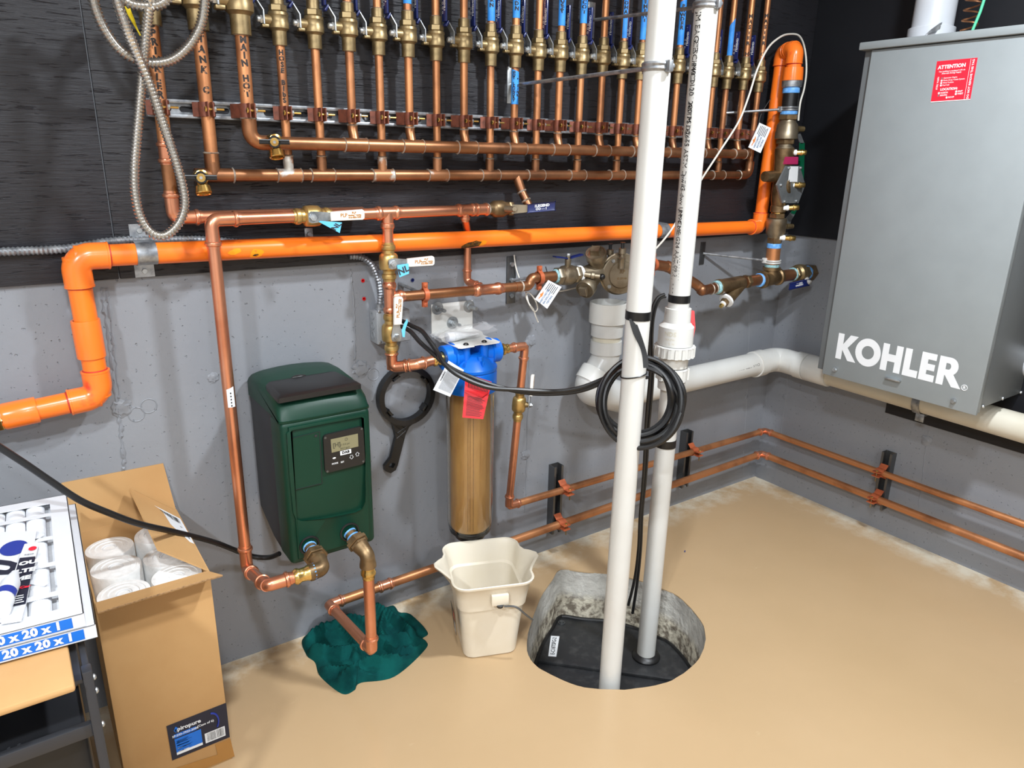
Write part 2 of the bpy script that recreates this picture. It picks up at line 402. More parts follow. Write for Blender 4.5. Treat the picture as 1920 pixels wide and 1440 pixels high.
floor = struct(mb.part('floor', 'floor'))
HC = sum((V((p[0], p[1], 0)) for p in hole2), V())/len(hole2)
mb = MB(); rings = []
for z, k in ((-.002, 1.0), (-.03, 1.004), (-.07, 1.0), (-.10, .985), (-.13, .98), (-.2, .975)):
    rings.append([mb.bm.verts.new((HC.x+(p[0]-HC.x)*k+random.uniform(-.002, .002), HC.y+(p[1]-HC.y)*k+random.uniform(-.002, .002), z)) for p in hole2])
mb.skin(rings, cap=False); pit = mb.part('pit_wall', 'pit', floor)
mb = MB(); mb.box(((XL)/2, .075, ZC/2), (-XL, .15, ZC)); wall_back = struct(mb.part('wall_back', 'concrete'))
mb = MB(); mb.box((.075, YF/2+.075, ZC/2), (.15, -YF+.15, ZC)); wall_right = struct(mb.part('wall_right', 'concrete'))
mb = MB(); mb.box((XL-.05, YF/2, ZC/2), (.1, -YF, ZC)); struct(mb.part('wall_left', 'farwall'))
mb = MB(); mb.box((XL/2, YF-.05, ZC/2), (-XL, .1, ZC)); struct(mb.part('wall_front', 'farwall'))
mb = MB(); mb.box((XL/2, YF/2, ZC+.05), (-XL, -YF, .1)); struct(mb.part('ceiling', 'ceil'))
# plywood backing boards
seam_x = Y(184, 240, PLY).x
zb = 1.125
for x0, x1 in ((seam_x-2.43, seam_x-.0015), (seam_x+.0015, 0.0)):
    MB().box(((x0+x1)/2, PLY/2, (zb+ZC)/2), (x1-x0, -PLY, ZC-zb), bev=.0012).part('plywood_panel', 'ply', wall_back)
zr = X(1500, 442, PLY).z
for y0, y1 in ((PLY-.001, -1.3), (-1.303, -2.5)):
    MB().box((PLY/2, (y0+y1)/2, (zr+ZC)/2), (-PLY, y0-y1, ZC-zr), bev=.0012).part('plywood_panel', 'ply2', wall_right)
ya_, yb_ = X(1662, 757, PLY).y, -2.5; zq = (X(1664, 760, PLY).z+X(1915, 867, PLY).z)/2
MB().box((PLY/2, (ya_+yb_)/2, (zq+zr-.002)/2), (-PLY, ya_-yb_, zr-.002-zq), bev=.0012).part('plywood_panel', 'ply2', wall_right)
# formwork seams and patched tie holes of the concrete
def ridge(pxs, wall, fn, r=.004):
    pts = catmull([fn(*p, 0) for p in pxs], 14); mb = MB()
    mb.tube([p+V((random.uniform(-.002, .002) if fn is Y else 0, random.uniform(-.002, .002) if fn is X else 0, 0)) for p in pts], [r*random.uniform(.35, 1.2) for _ in pts], 6)
    mb.part('form_seam', 'concrete', wall)
def lump(px, wall, fn, r=.016):
    c = fn(*px, 0); mb = MB(); ax = V((.25, 1, 1)) if fn is X else V((1, .25, 1)); mb.ball((0, 0, 0), r, 3)
    for v in mb.bm.verts:
        k = 1+random.uniform(-.22, .22); v.co = c+V((v.co.x*ax.x*k, v.co.y*ax.y*k, v.co.z*ax.z*k))
    mb.part('tie_hole_patch', 'concrete', wall)
ridge([(190, 540), (205, 640), (218, 745), (226, 800), (233, 878)], wall_back, Y, .005)
ridge([(199, 540), (213, 640), (224, 745)], wall_back, Y, .004)
ridge([(657, 505), (664, 580), (666, 680)], wall_back, Y, .003)
ridge([(992, 610), (991, 700), (988, 845), (984, 960)], wall_back, Y, .0025)
ridge([(1405, 560), (1402, 700), (1392, 890)], wall_back, Y, .002)
ridge([(1489, 560), (1472, 750), (1451, 905)], wall_right, X, .0016)
ridge([(1746, 790), (1735, 850), (1722, 960)], wall_right, X, .002)
for p, r in (((229, 765), .022), ((676, 692), .026), ((994, 640), .022), ((986, 853), .018), ((1399, 745), .012), ((400, 708), .014)): lump(p, wall_back, Y, r)
for p, r in (((1472, 744), .012), ((1737, 826), .02)): lump(p, wall_right, X, r)
for p in ((256, 777), (279, 761), (700, 702)):
    c = Y(*p, 0); mb = MB(); mb.tube([c+V((.018*math.cos(a), -.0005, .018*math.sin(a))) for a in (2*PI*k/24 for k in range(24))], .0012, 5, closed=True); mb.part('bubble_ring', 'concrete', wall_back)
# red and blue screw anchors left in the wall
for p, c in (((680, 526), 'red'), ((682, 560), 'red'), ((773, 525), 'blue_lever')):
    c0 = Y(*p, 0); w_ = thing('wall_anchor', {526: 'red plastic wall anchor, upper of two beside the armoured cable bend', 560: 'red plastic wall anchor just above the junction box', 525: 'small blue wall anchor right of the blue NL tag'}[p[1]], 'wall anchor', c0)
    MB().lathe(c0+V((0, .004, 0)), (0, -1, 0), [(0, .004), (.006, .0055), (.0065, .0055), (.0068, .0028), (.004, .002)], 12).part('anchor_sleeve', c, w_)

# ---------------------------------------------------------------- sump lid
yb = Z(1108, 1073).y; zl = Y(1112, 1153, yb).z
zl = max(-.2, min(-.12, zl)); lid = thing('sump_lid', 'round black sump basin lid bolted down inside the floor pit', 'sump lid', (HC.x, HC.y, zl-.03))
sh = [(HC.x+(p[0]-HC.x)*.965, HC.y+(p[1]-HC.y)*.965) for p in hole2]
MB().prism(sh, M.Translation((0, 0, zl-.03)), .018).part('lid_base', 'sumplid', lid)
a, b = Z(1000, 1237, zl), Z(1262, 1274, zl); dn = V((-(b-a).y, (b-a).x, 0)).normalized()
def clip(poly, a, n):
    o = []
    for i, p in enumerate(poly):
        q = poly[(i+1) % len(poly)]; dp = (V((*p, 0))-V((a.x, a.y, 0))).dot(n); dq = (V((*q, 0))-V((a.x, a.y, 0))).dot(n)
        if dp >= 0: o.append(p)
        if dp*dq < 0: k = dp/(dp-dq); o.append((p[0]+(q[0]-p[0])*k, p[1]+(q[1]-p[1])*k))
    return o
MB().prism(clip([(HC.x+(x-HC.x)*.975, HC.y+(y-HC.y)*.975) for x, y in sh], a, dn), M.Translation((0, 0, zl-.012)), .012, .003).part('lid_half', 'sumplid', lid)
rim = [V((HC.x+(x-HC.x)*.985, HC.y+(y-HC.y)*.985, zl+.001)) for x, y in sh]
MB().tube(rim, .006, 6, closed=True).part('lid_rim', 'rubber', lid)
for p in ((1053, 1168), (1002, 1224), (1248, 1192)):
    c = Z(*p, zl); mb = MB(); mb.lathe(c, (0, 0, 1), [(0, .013), (.003, .013), (.0031, .009), (.008, .008), (.0085, .004), (.006, .003)], 12); mb.part('lid_bolt', 'steel' if p[0] > 1100 else 'steel_dark', lid)
cdx = Card(Z(1033, 1192, zl+.001), Z(1049, 1193, zl+.001), Z(1043, 1231, zl+.001), Z(1028, 1230, zl+.001))
lb = cdx.body('lid_label', 'white', lid, label='white label')
mb = MB(); cw = (cdx.br-cdx.bl).length; ch = (cdx.tl-cdx.bl).length; cdx.text(mb, 'E-C18TSFG-2', .5, .5, cw*.52, .02, rot=PI/2, space=.85); mb.part('lettering', 'ink', lb)
p2f = V((-1.165, -.482, zl)); mb = MB(); mb.lathe((p2f.x, p2f.y, zl-.002), (0, 0, 1), [(0, .046), (.008, .047), (.014, .043), (.016, .038), (.02, .034), (.02, .0305), (.002, .0305)], 24); mb.part('grommet', 'rubber', lid)

# ================================================================ COPPER MANIFOLD
YC, YH, YHD = -.050, -.067, -.080
RS, RB = .0105, .0147
ZLO, ZUP, ZST, ZV = 1.356, 1.431, 1.500, 1.705
strut_x0, strut_x1 = Y(274, 205, -.02).x, Y(1428, 245, -.02).x
# steel strut: back web with slots, two flanges with rolled lips
st = thing('strut_channel', 'long slotted zinc strut channel screwed across the black plywood behind all risers', 'strut channel', ((strut_x0+strut_x1)/2, PLY, ZST-.02))
mb = MB(); L = strut_x1-strut_x0; holes = []; xs = .03
while xs+.03 < L:
    holes.append([(xs+.017*sg+.0065*math.cos(a), .0065*math.sin(a)) for sg, a0 in ((-1, PI/2), (1, -PI/2)) for a in (a0+PI*k/6 for k in range(7))]); xs += .0635
plate(mb, [(0, -.0206), (L, -.0206), (L, .0206), (0, .0206)], holes, .0025, M(((1, 0, 0, strut_x0), (0, 0, -1, PLY), (0, 1, 0, ZST), (0, 0, 0, 1))))
mb.part('strut_web', 'galv', st)
for s in (1, -1):
    mb = MB(); prof = [(PLY, ZST+s*.0206), (-.030, ZST+s*.0206), (-.0325, ZST+s*.019), (-.033, ZST+s*.0155), (-.032, ZST+s*.012), (-.027, ZST+s*.0115), (-.027, ZST+s*.0135), (-.030, ZST+s*.0145), (-.0305, ZST+s*.017), (-.028, ZST+s*.0185), (PLY, ZST+s*.0185)]
    mb.prism([(-y, z) for y, z in prof], M(((0, 0, 1, strut_x0), (-1, 0, 0, 0), (0, 1, 0, 0), (0, 0, 0, 1))), L); mb.part('strut_flange', 'galv', st)
for px, py in ((442, 213), (687, 222), (1110, 239)):
    c = Y(px, py, PLY-.003); MB().lathe(c, (0, -1, 0), [(0, .006), (.002, .006), (.003, .003)], 10).part('screw', 'steel', st)

# shared meshes of the soldered riser valve (origin at valve centre, stem towards -x)
vb = MB(); vb.lathe((0, 0, 0), (0, 0, 1), [(-.056, .0165), (-.026, .0168), (-.022, .0205), (-.02, .0235), (-.008, .0238), (-.006, .0228), (.006, .0228), (.008, .0238), (.014, .0225), (.016, .0195)], 22)
vb.hexn((0, 0, 0), (0, 0, 1), .016, .030, .0205); vb.lathe((0, 0, 0), (0, 0, 1), [(.03, .0155), (.05, .0152), (.051, .0128)], 18)
vb.lathe((0, 0, -.004), (-1, 0, 0), [(.018, .013), (.03, .0115), (.034, .0115)], 14); vb.box((-.032, 0, -.017), (.016, .016, .007), bev=.0015)
VB = vb.mesh('valve_body', 'brass')
vs_ = MB(); vs_.hexn((0, 0, -.004), (-1, 0, 0), .033, .043, .0095); vs_.lathe((0, 0, -.004), (-1, 0, 0), [(.043, .0075), (.049, .0075), (.051, .005)], 12); VS = vs_.mesh('valve_stem', 'steel')
vl = MB(); Fx = M(((0, 0, 1, -.0415), (0, 1, 0, 0), (1, 0, 0, 0), (0, 0, 0, 1)))
vl.slab([(-.037, -.011, -.014), (-.037, .011, -.014), (-.037, .010, .016), (-.037, -.010, .016)], (-1, 0, 0), .0025)
vl.slab([(-.037, -.010, .015), (-.037, .010, .015), (-.0535, .0085, .040), (-.0535, -.0085, .040)], (-.8, 0, -.5), .0025); VL = vl.mesh('valve_neck', 'steel')
vg = MB(); vg.box((-.0545, 0, .0335), (.006, .019, .016), R=M.Rotation(.55, 3, 'Y'), bev=.002); vg.box((-.0585, 0, .083), (.0062, .0205, .090), bev=.0026); VG = vg.mesh('valve_lever', 'blue_lever')
vt = MB()
for st_, z_, h_ in (('LEGEND', .085, .008),): vt.add2d(text2d(st_, h_*1.38, .0004, 'CENTER', 1.05), lambda x, y: V((-.0619, -(.0045+y), z_+x)))
for k in range(3): vt.add2d(text2d('O', .009, 0), lambda x, y: V((-.0619, .005-y, .06+.011*k+x)))
vt.add2d(text2d('- 1', .008, 0), lambda x, y: V((-.0619, 0-y, .117+x)))
VT = vt.mesh('lettering', 'white')

riser_px = [(302, 205), (388, 207), (465, 210), (534, 212), (598, 215), (660, 217), (714, 219), (768, 221), (819, 224), (870, 226), (919, 229), (964, 231), (1006, 233), (1046, 235), (1085, 237), (1124, 239), (1160, 241), (1194, 243), (1228, 244), (1262, 245), (1296, 245.5), (1328, 246), (1353, 247), (1384, 249), (1412, 250)]
kind = {1: 'S', 2: 'C', 3: 'H', 24: 'H', 25: 'C'}
for i in range(4, 24): kind[i] = 'C' if i in (4, 5, 7, 9, 11, 13, 15, 17, 19, 21, 23) else 'H'
who = {1: 'leftmost riser, marked SPRINKLER', 2: 'riser marked TANK C', 3: 'riser marked MAIN HOT', 4: 'riser marked HOSE BIBS', 5: 'first plain riser right of HOSE BIBS', 6: 'second riser right of HOSE BIBS', 7: 'third riser right of HOSE BIBS', 8: 'riser with the blue MUD tape', 9: 'first riser right of the MUD tape', 10: 'second riser right of the MUD tape', 11: 'riser with the blue MORN tape',
       12: 'riser with the HOT LAUNDRY tape', 13: 'first riser right of HOT LAUNDRY', 14: 'riser with the LUEP tape', 15: 'riser with the L COT tape', 16: 'riser next right of the L COT tape', 17: 'riser with the narrow blue AL tape', 18: 'riser with the BASEMENT tape', 19: 'riser hidden behind the nearer white pipe', 20: 'riser with the POWDER tape', 21: 'riser hidden behind the farther white pipe', 22: 'riser just right of the farther white pipe', 23: 'riser with the long blank blue tape', 24: 'riser marked MASTER H', 25: 'rightmost riser, marked MASTER C'}
RX = {}
FACE = lambda x, y, z: V((CAM.x-x, CAM.y-y, 0)).normalized()
for i, p in enumerate(riser_px, 1):
    y = YH if kind[i] == 'H' else YC
    if i <= 3: y = -.052 if i < 3 else YHD
    c = Y(*p, y); RX[i] = (c.x, y); big = i <= 3; r = RB if big else RS; s = 1.32 if big else 1.0; x = c.x
    t = thing('copper_riser', 'copper '+who[i]+(', feeding the upper copper header' if kind[i] == 'H' else ', running to the lower copper header' if kind[i] == 'C' else ', turning right at its foot'), 'copper riser', (x, y, 1.3), 'copper risers with ball valves')
    zv = ZV if not big else {1: 1.738, 2: 1.738, 3: 1.733}[i]
    zbot = {'H': ZUP+.021, 'C': ZLO+.02, 'S': 1.41}[kind[i]]
    if i == 2: zbot = ZLO+.03
    if i == 3: zbot = ZUP+.04
    pts = [(x, y, zv-.03*s), (x, y, zbot)]
    MB().tube(pts, r, 14).part('pipe', 'cu_old', t)
    MB().tube([(x, y, zv+.04*s), (x, y, 2.1)], r, 14).part('pipe', 'cu_old', t)
    for nm, me in (('valve_body', VB), ('valve_stem', VS), ('valve_neck', VL), ('valve_lever', VG), ('lettering', VT)):
        if big and nm == 'lettering' and i < 2: continue
        o = put(nm, me, t, (x, y, zv)); o.scale = (s, s, s)
    MB().lathe((x, y, zv-.057*s), (0, 0, 1), [(0, r+.0003), (.0012, r+.0024), (.0026, r+.0003)], 14).part('solder_ring', 'solder', t)
    MB().lathe((x, y, zv+.050*s), (0, 0, 1), [(0, r+.0003), (.0012, r+.0022), (.0026, r+.0003)], 14).part('solder_ring', 'solder', t)
    f = FACE(x, y, 1.6)
    def write(word, z0, z1, h, rot=0, fx=.15, m='marker', off=.0005):
        mb = MB(); n = len(word)
        for k, ch in enumerate(word):
            if ch == ' ': continue
            zz = z0+(z1-z0)*(k/(n-1) if n > 1 else 0)
            wraptext(mb, ch, (x, y, zz), (0, 0, 1), r, f+V((fx+random.uniform(-.04, .04), 0, 0)), h*1.08, bold=.075, rot=rot+random.uniform(-.12, .12), off=off)
        return mb.part('lettering', m, t)
    def tape(z0, z1, word=None, h=.009, ang=1.15, rot=0, sk=.012):
        mb = MB(); band(mb, (x, y, 0), (0, 0, 1), r, f+V((.12, 0, 0)), ang, z0, z1, .0008, 12, sk); mb.part('tape', 'tape_blue', t)
        if word: write(word, z1-.012, z1-.012-.0125*(len(word)-1), h, rot, off=.0014, m='ink')
    if i == 1: write('SPRINKLER', 1.665, 1.525, .013)
    if i == 2: write('TANK C', 1.645, 1.54, .013)
    if i == 3: write('MAIN HOT', 1.648, 1.536, .0125)
    if i == 4: write('HOSE BIbS', 1.633, 1.528, .010)
    if i == 8: tape(1.772, 1.86, 'MUD', .010, rot=PI/2)
    if i == 11: tape(1.762, 1.85, 'MORN', .009)
    if i == 12: tape(1.775, 1.86, 'CURDN', .009); tape(1.552, 1.645, None, sk=-.008); write('HOT LAUNDRY', 1.636, 1.562, .0062, fx=-.35, off=.0014, m='ink'); write('& SINK', 1.618, 1.576, .0062, fx=.75, off=.0014, m='ink')
    if i == 14: tape(1.772, 1.86, 'LUEP', .010, rot=.3)
    if i == 15: tape(1.79, 1.87, 'LCOT', .010)
    if i == 17: tape(1.765, 1.90, 'EMOHAL', .009, ang=.7)
    if i == 18: tape(1.765, 1.92, 'BASEMENT', .010)
    if i == 20: tape(1.765, 1.89, 'POWDER', .010)
    if i == 23: tape(1.752, 1.85, None, ang=.9, sk=.025)
    if i == 24: write('MASTER H', 1.885, 1.765, .011)
    if i == 25: write('MASTER C', 1.90, 1.775, .011)

# clamps on the strut: two bent straps with ears towards the room, bolt and nut
def clamp_meshes(r, yo):
    th = .0022; h = .031; out = []
    for s in (-1, 1):
        yo_ = yo
        prof = [(s*.006, -yo_-.033+.004), (s*(r+.010), -yo_-.0335)] if s < 0 else [(s*.006, -yo_-.033+.004), (s*(r+.004), -yo_-.0335)]
        prof = [(x, y) for x, y in prof]
        n = 9; a0, a1 = 0.55, PI-.28
        for k in range(n+1):
            a = a0+(a1-a0)*k/n; prof.append((s*(r+.001)*math.sin(a), (r+.001)*math.cos(a)))
        prof += [(s*.0045, -(r+.006)), (s*.0045, -(r+.024))]
        ins = []
        for k, p in enumerate(prof):
            q0, q1 = prof[max(0, k-1)], prof[min(len(prof)-1, k+1)]; d = V((q1[0]-q0[0], q1[1]-q0[1], 0)).normalized(); nn = V((-d.y, d.x, 0))*(s*th)
            ins.append((p[0]+nn.x, p[1]+nn.y))
        mb = MB(); poly = prof+ins[::-1]; a = [mb.bm.verts.new((p[0], p[1], -h/2)) for p in poly]; b = [mb.bm.verts.new((p[0], p[1], h/2)) for p in poly]; L_ = len(poly); m_ = len(prof)
        for k in range(L_): mb.bm.faces.new((a[k], a[(k+1) % L_], b[(k+1) % L_], b[k]))
        for k in range(m_-1):
            for r_ in (a, b): mb.bm.faces.new((r_[k], r_[k+1], r_[L_-2-k], r_[L_-1-k]))
        out.append(mb.mesh('clamp_strap', 'clampcu'))
    mb = MB(); yb_ = -(r+.016); mb.hexn((-.0065, yb_, 0), (-1, 0, 0), 0, .005, .0062); mb.cyl((-.008, yb_, 0), (.03, yb_, 0), .0026, 8); out.append(mb.mesh('clamp_bolt', 'brass_y'))
    mb = MB(); mb.hexn((.0065, yb_, 0), (1, 0, 0), 0, .006, .0062); out.append(mb.mesh('clamp_nut', 'steel'))
    return out
CM = {}
for i in range(1, 26):
    x, y = RX[i]; r = RB if i <= 3 else RS; k = (r, y)
    if k not in CM: CM[k] = clamp_meshes(r, y)
    t = thing('pipe_clamp', 'copper-brown strut clamp round the '+who[i], 'pipe clamp', (x, y, ZST-.016), 'clamps along the strut channel')
    for nm, me in zip(('clamp_strap', 'clamp_strap', 'clamp_bolt', 'clamp_nut'), CM[k]): put(nm, me, t, (x, y, ZST))

# headers with a tee at every riser
def header(name, lab, y, z, rr, ids, x0, x1, elbow_end):
    t = thing(name, lab, 'copper pipe', ((x0+x1)/2, y, z-rr), None)
    MB().tube([(x0, y, z), (x1, y, z)], rr, 18).part('pipe', 'cu_old2', t)
    for i in ids:
        x, ry = RX[i]; r = RS if i > 3 else RB
        mb = MB(); mb.tube([(x-.03, y, z), (x+.03, y, z)], rr+.0016, 18)
        mb.tube([(x, y, z), (x, (y+ry)/2, z+rr+.004), (x, ry, z+rr+.02), (x, ry, z+rr+.032)], [r+.0015, r+.0015, r+.002, r+.002], 16); mb.part('tee', 'splash' if i in (4, 7, 9) else 'cu_old2', t)
        for s in (-.03, .03): MB().lathe((x+s, y, z), (1, 0, 0), [(-.0015, rr+.0006), (0, rr+.0034), (.0018, rr+.0006)], 18).part('solder_ring', 'solder', t)
        MB().lathe((x, ry, z+rr+.031), (0, 0, 1), [(-.001, r+.002), (.001, r+.0036), (.003, r+.0004)], 14).part('solder_ring', 'solder', t)
    return t
hot = [i for i in range(4, 25) if kind[i] == 'H']; cold = [i for i in range(4, 24) if kind[i] == 'C']
x3, y3 = RX[3]; x25, y25 = RX[25]; x2, y2 = RX[2]; xh_end = RX[24][0]+.03
uh = header('copper_header', 'upper horizontal copper header starting at the MAIN HOT elbow', YHD, ZUP, .0155, hot, x3+.05, xh_end, None)
mb = MB(); mb.tube(fillet([(x3, y3, ZUP+.055), (x3, y3, ZUP), (x3+.06, YHD, ZUP)], .03), .0172, 16); mb.part('elbow', 'cu_old2', uh)
for c, ax, rr in (((x3, y3, ZUP+.053), (0, 0, 1), .0172), ((x3+.058, YHD, ZUP), (1, 0, 0), .0172)): MB().lathe(c, ax, [(-.002, rr), (0, rr+.002), (.003, rr-.002)], 16).part('solder_ring', 'solder', uh)
mb = MB(); mb.tube([(xh_end-.002, YHD, ZUP), (xh_end+.02, YHD, ZUP), (xh_end+.026, YHD, ZUP)], [.0172, .0172, .011], 16); mb.part('end_cap', 'cu_old2', uh)
lh = header('copper_header', 'lower horizontal copper header starting at the TANK C riser', YC, ZLO, .0145, cold, x2-.03, x25-.045, None)
mb = MB(); mb.tube([(x2-.04, YC, ZLO), (x2+.045, YC, ZLO)], .0162, 16); mb.tube([(x2, YC, ZLO), (x2, YC, ZLO+.05)], .0166, 16); mb.part('tee', 'cu_old2', lh)
MB().lathe((x2, YC, ZLO+.05), (0, 0, 1), [(-.002, .0166), (0, .0186), (.003, .0148)], 16).part('solder_ring', 'solder', lh)
MB().lathe((x2+.045, YC, ZLO), (1, 0, 0), [(-.002, .0164), (0, .0186), (.003, .0148)], 16).part('solder_ring', 'solder', lh)
mb = MB(); mb.tube(fillet([(x25-.06, YC, ZLO), (x25, YC, ZLO), (x25, YC, ZLO+.05)], .03), .0162, 16); mb.part('elbow', 'cu_old2', lh)
MB().lathe((x25-.058, YC, ZLO), (1, 0, 0), [(-.002, .0162), (0, .0186), (.003, .0148)], 16).part('solder_ring', 'solder', lh)
MB().tube([(x25, YC, ZLO+.05), (x25, YC, 1.4)], .0125, 14).part('pipe', 'cu_old2', lh)
# stub from the lower header towards the valve of the new line
sa, sb = Y(968, 338, YC), Y(991, 385, -.085)
mb = MB(); mb.tube([V((sa.x, YC, ZLO)), sa.lerp(sb, .45)], .0135, 16); mb.part('branch_elbow', 'cu_old2', lh)
MB().tube([sa.lerp(sb, .4), sb], .0125, 16).part('branch_pipe', 'cu_old2', lh)
for k in (.45, .8): MB().lathe(sa.lerp(sb, k), sb-sa, [(-.002, .0135), (0, .0155), (.003, .0128)], 16).part('solder_ring', 'solder', lh)

def drain(lab, base, hd):     # boiler drain: gate body towards the room, spout down, black butterfly handle
    t = thing('drain_valve', lab, 'drain valve', base)
    b = V(base); c = b+V((.0, -.03, .0)); f = (tocam(c)+V((0, 0, -.1))).normalized()
    mb = MB(); mb.lathe(b, (0, -1, 0), [(-.01, .010), (.012, .012), (.014, .0155), (.04, .0155), (.043, .009)], 14); mb.part('valve_body', 'brass_y', t)
    mb = MB(); d = V((0, -.35, -1)).normalized(); mb.lathe(c, d, [(0, .011), (.020, .0115), (.023, .016), (.038, .0185), (.040, .017), (.038, .0135), (.02, .011)], 16); mb.part('spout', 'brass_y', t)
    mb = MB(); hc = c+f*.016; mb.lathe(hc, f, [(0, .0125), (.006, .014), (.010, .013)], 16)
    side = V((0, 0, 1)).cross(f).normalized()
    for s in (1, -1): mb.box(hc+side*(s*.02)+f*.006, (.022, .006, .008), R=frame((0, 0, 0), f, side).to_3x3(), bev=.0025)
    mb.part('handle', 'blackp', t)
    MB().lathe(hc+f*.010, f, [(0, .0095), (.0012, .0095)], 16).part('gold_disc', 'brass_y', t)
    MB().lathe(hc+f*.011, f, [(0, .0038), (.002, .0035)], 8).part('screw', 'steel', t)
    return t
drain('brass drain valve with black handle at the left end of the upper header', Y(507, 264, YHD), None)
drain('brass drain valve with black handle at the left end of the lower header', Y(371, 330, YC), None)

# ================================================================ NEW COPPER LINES (press fittings)
def dirs(a, b): return (V(b)-V(a)).normalized()
def press_elbow(par, p, d1, d2, r, R, m='cu_new', sock=2.0, name='elbow'):   # corner p, d1/d2 point from the corner along both pipes
    p, d1, d2 = V(p), V(d1).normalized(), V(d2).normalized(); th = d1.angle(d2); t = R/math.tan(th/2)
    arc = fillet([p+d1*(t*1.0001+.0001), p, p+d2*(t*1.0001+.0001)], R, 8); s = r*sock
    prof = [(1, 1.07), (.80, 1.09), (.74, 1.28), (.62, 1.34), (.5, 1.28), (.44, 1.10), (.02, 1.08)]
    pts = [p+d1*(t+s*k) for k, _ in prof]+arc[1:-1]+[p+d2*(t+s*k) for k, _ in prof[::-1]]
    rr = [r*q for _, q in prof]+[r*1.07]*(len(arc)-2)+[r*q for _, q in prof[::-1]]
    MB().tube(pts, rr, 18).part(name, m, par); return t
def press_coupling(par, c, ax, r, L, m='cu_new', name='coupling'):
    c, ax = V(c), V(ax).normalized(); h = L/2; pr = [(-h, 1.06), (-h*.86, 1.08), (-h*.8, 1.28), (-h*.66, 1.33), (-h*.54, 1.28), (-h*.48, 1.1)]
    MB().lathe(c, ax, [(t, r*q) for t, q in pr]+[(-t, r*q) for t, q in pr[::-1]], 18).part(name, m, par)
def press_tee(par, c, ax, br, r, r2, L=.075, Lb=.045, m='cu_new'):
    c, ax, br = V(c), V(ax).normalized(), V(br).normalized(); h = L/2; pr = [(-h, 1.06), (-h*.86, 1.08), (-h*.8, 1.26), (-h*.68, 1.32), (-h*.56, 1.26), (-h*.5, 1.1)]
    mb = MB(); mb.lathe(c, ax, [(t, r*q) for t, q in pr]+[(-t, r*q) for t, q in pr[::-1]], 18)
    mb.lathe(c, br, [(0, r2*1.15), (Lb*.55, r2*1.1), (Lb*.6, r2*1.26), (Lb*.72, r2*1.32), (Lb*.84, r2*1.26), (Lb*.88, r2*1.08), (Lb, r2*1.06)], 18); mb.part('tee', m, par)
def pipe(par, a, b, r, m='cu_new', name='pipe', seg=16): return MB().tube([a, b], r, seg).part(name, m, par)
def press_valve(par, c, ax, stem, lever, r, half=.055, m='brass_m', lv=None, L=.15):
    c, ax, stem, lever = V(c), V(ax).normalized(), V(stem).normalized(), V(lever).normalized(); h = half
    body = MB(); pr = [(-h, 1.1), (-h*.9, 1.12), (-h*.86, 1.32), (-h*.74, 1.38), (-h*.64, 1.3), (-h*.6, 1.12), (-h*.45, 1.14)]
    bu = [(-h*.42, 1.45), (-h*.34, 1.72), (-h*.1, 1.78), (h*.1, 1.78), (h*.32, 1.70), (h*.42, 1.42)]
    body.lathe(c, ax, [(t, r*q) for t, q in pr]+[(t, r*q) for t, q in bu]+[(-t, r*q) for t, q in pr[::-1]], 20)
    b_ = body.part('valve_body', m, par)
    so = r*1.75; s_ = MB(); s_.lathe(c, stem, [(so*.8, r*.75), (so+.004, r*.7), (so+.010, r*.6)], 14); s_.part('valve_stem', 'brass', par)
    n = stem; side = lever.cross(n).normalized(); o = c+n*(so+.010)
    mb = MB(); mb.hexn(o+n*.002, n, 0, .008, r*.62); mb.lathe(o+n*.009, n, [(0, r*.3), (.004, r*.28)], 8); mb.part('lever_nut', 'steel', par)
    w = r*.78
    mb = MB(); pts = [(-w*1.15, -w*.9), (-w*.5, -w*1.25), (w*.9, -w*1.15), (L*.34, -w*.78), (L*.34, w*.78), (w*.9, w*1.15), (-w*.5, w*1.25), (-w*1.15, w*.9)]
    mb.prism(pts, M(((lever.x, side.x, n.x, o.x), (lever.y, side.y, n.y, o.y), (lever.z, side.z, n.z, o.z), (0, 0, 0, 1))), .003, h0=.0); mb.part('lever_plate', 'steel', par)
    g0, g1 = L*.32, L; e = o+n*.006
    mb = MB(); fr = M(((lever.x, side.x, n.x, e.x), (lever.y, side.y, n.y, e.y), (lever.z, side.z, n.z, e.z), (0, 0, 0, 1))); gw = w*1.05
    gp = [(g0, -gw*.92), (g1-.006, -gw*1.08), (g1-.001, -gw*.8), (g1, 0), (g1-.001, gw*.8), (g1-.006, gw*1.08), (g0, gw*.92)]
    mb.prism(gp, fr, .0045, .0015, h0=-.005); g = mb.part('lever_grip', 'cream_print' if lv is None else lv, par)
    flip = 1 if (side.z > 0 or (abs(side.z) < .3 and side.x < 0)) else -1
    mb = MB(); k_ = r/.0145
    def put_(s, x, y, h): mb.add2d(text2d(s, h*1.38, .00025), lambda u, v: fr @ V(((x+u), (y+v)*flip, .0052)))
    if lv is None:
        put_('PLP', g0+(g1-g0)*.38, .0008*k_, .009*k_); put_('PLP', g0+(g1-g0)*.68, .0055*k_, .0055*k_); put_('Plumbing & Heating', g0+(g1-g0)*.70, 0, .0032*k_); put_('914-450-7495', g0+(g1-g0)*.70, -.0055*k_, .0044*k_)
        mb.part('lettering', 'gold_print', g)
    else:
        put_('LEGEND', g0+(g1-g0)*.62, .0045, .006); put_('OO - 1', g0+(g1-g0)*.6, -.004, .006); mb.part('lettering', 'white', g)
    return o, n
def nl_tag(tag_px, ref, word, rot, lab, uv=None, hh=None):
    pts = [Q(*p, ref) for p in tag_px]; c = Card(*pts); t = c.body('valve_tag', 'card_blue'); tag(t, lab, 'tag', 'blue NL tags')
    mb = MB(); c.text(mb, word, *(uv or (.5, .45)), hh or (c.tl-c.bl).length*.5, .05, rot=rot); mb.part('lettering', 'ink', t)

r1 = .0145
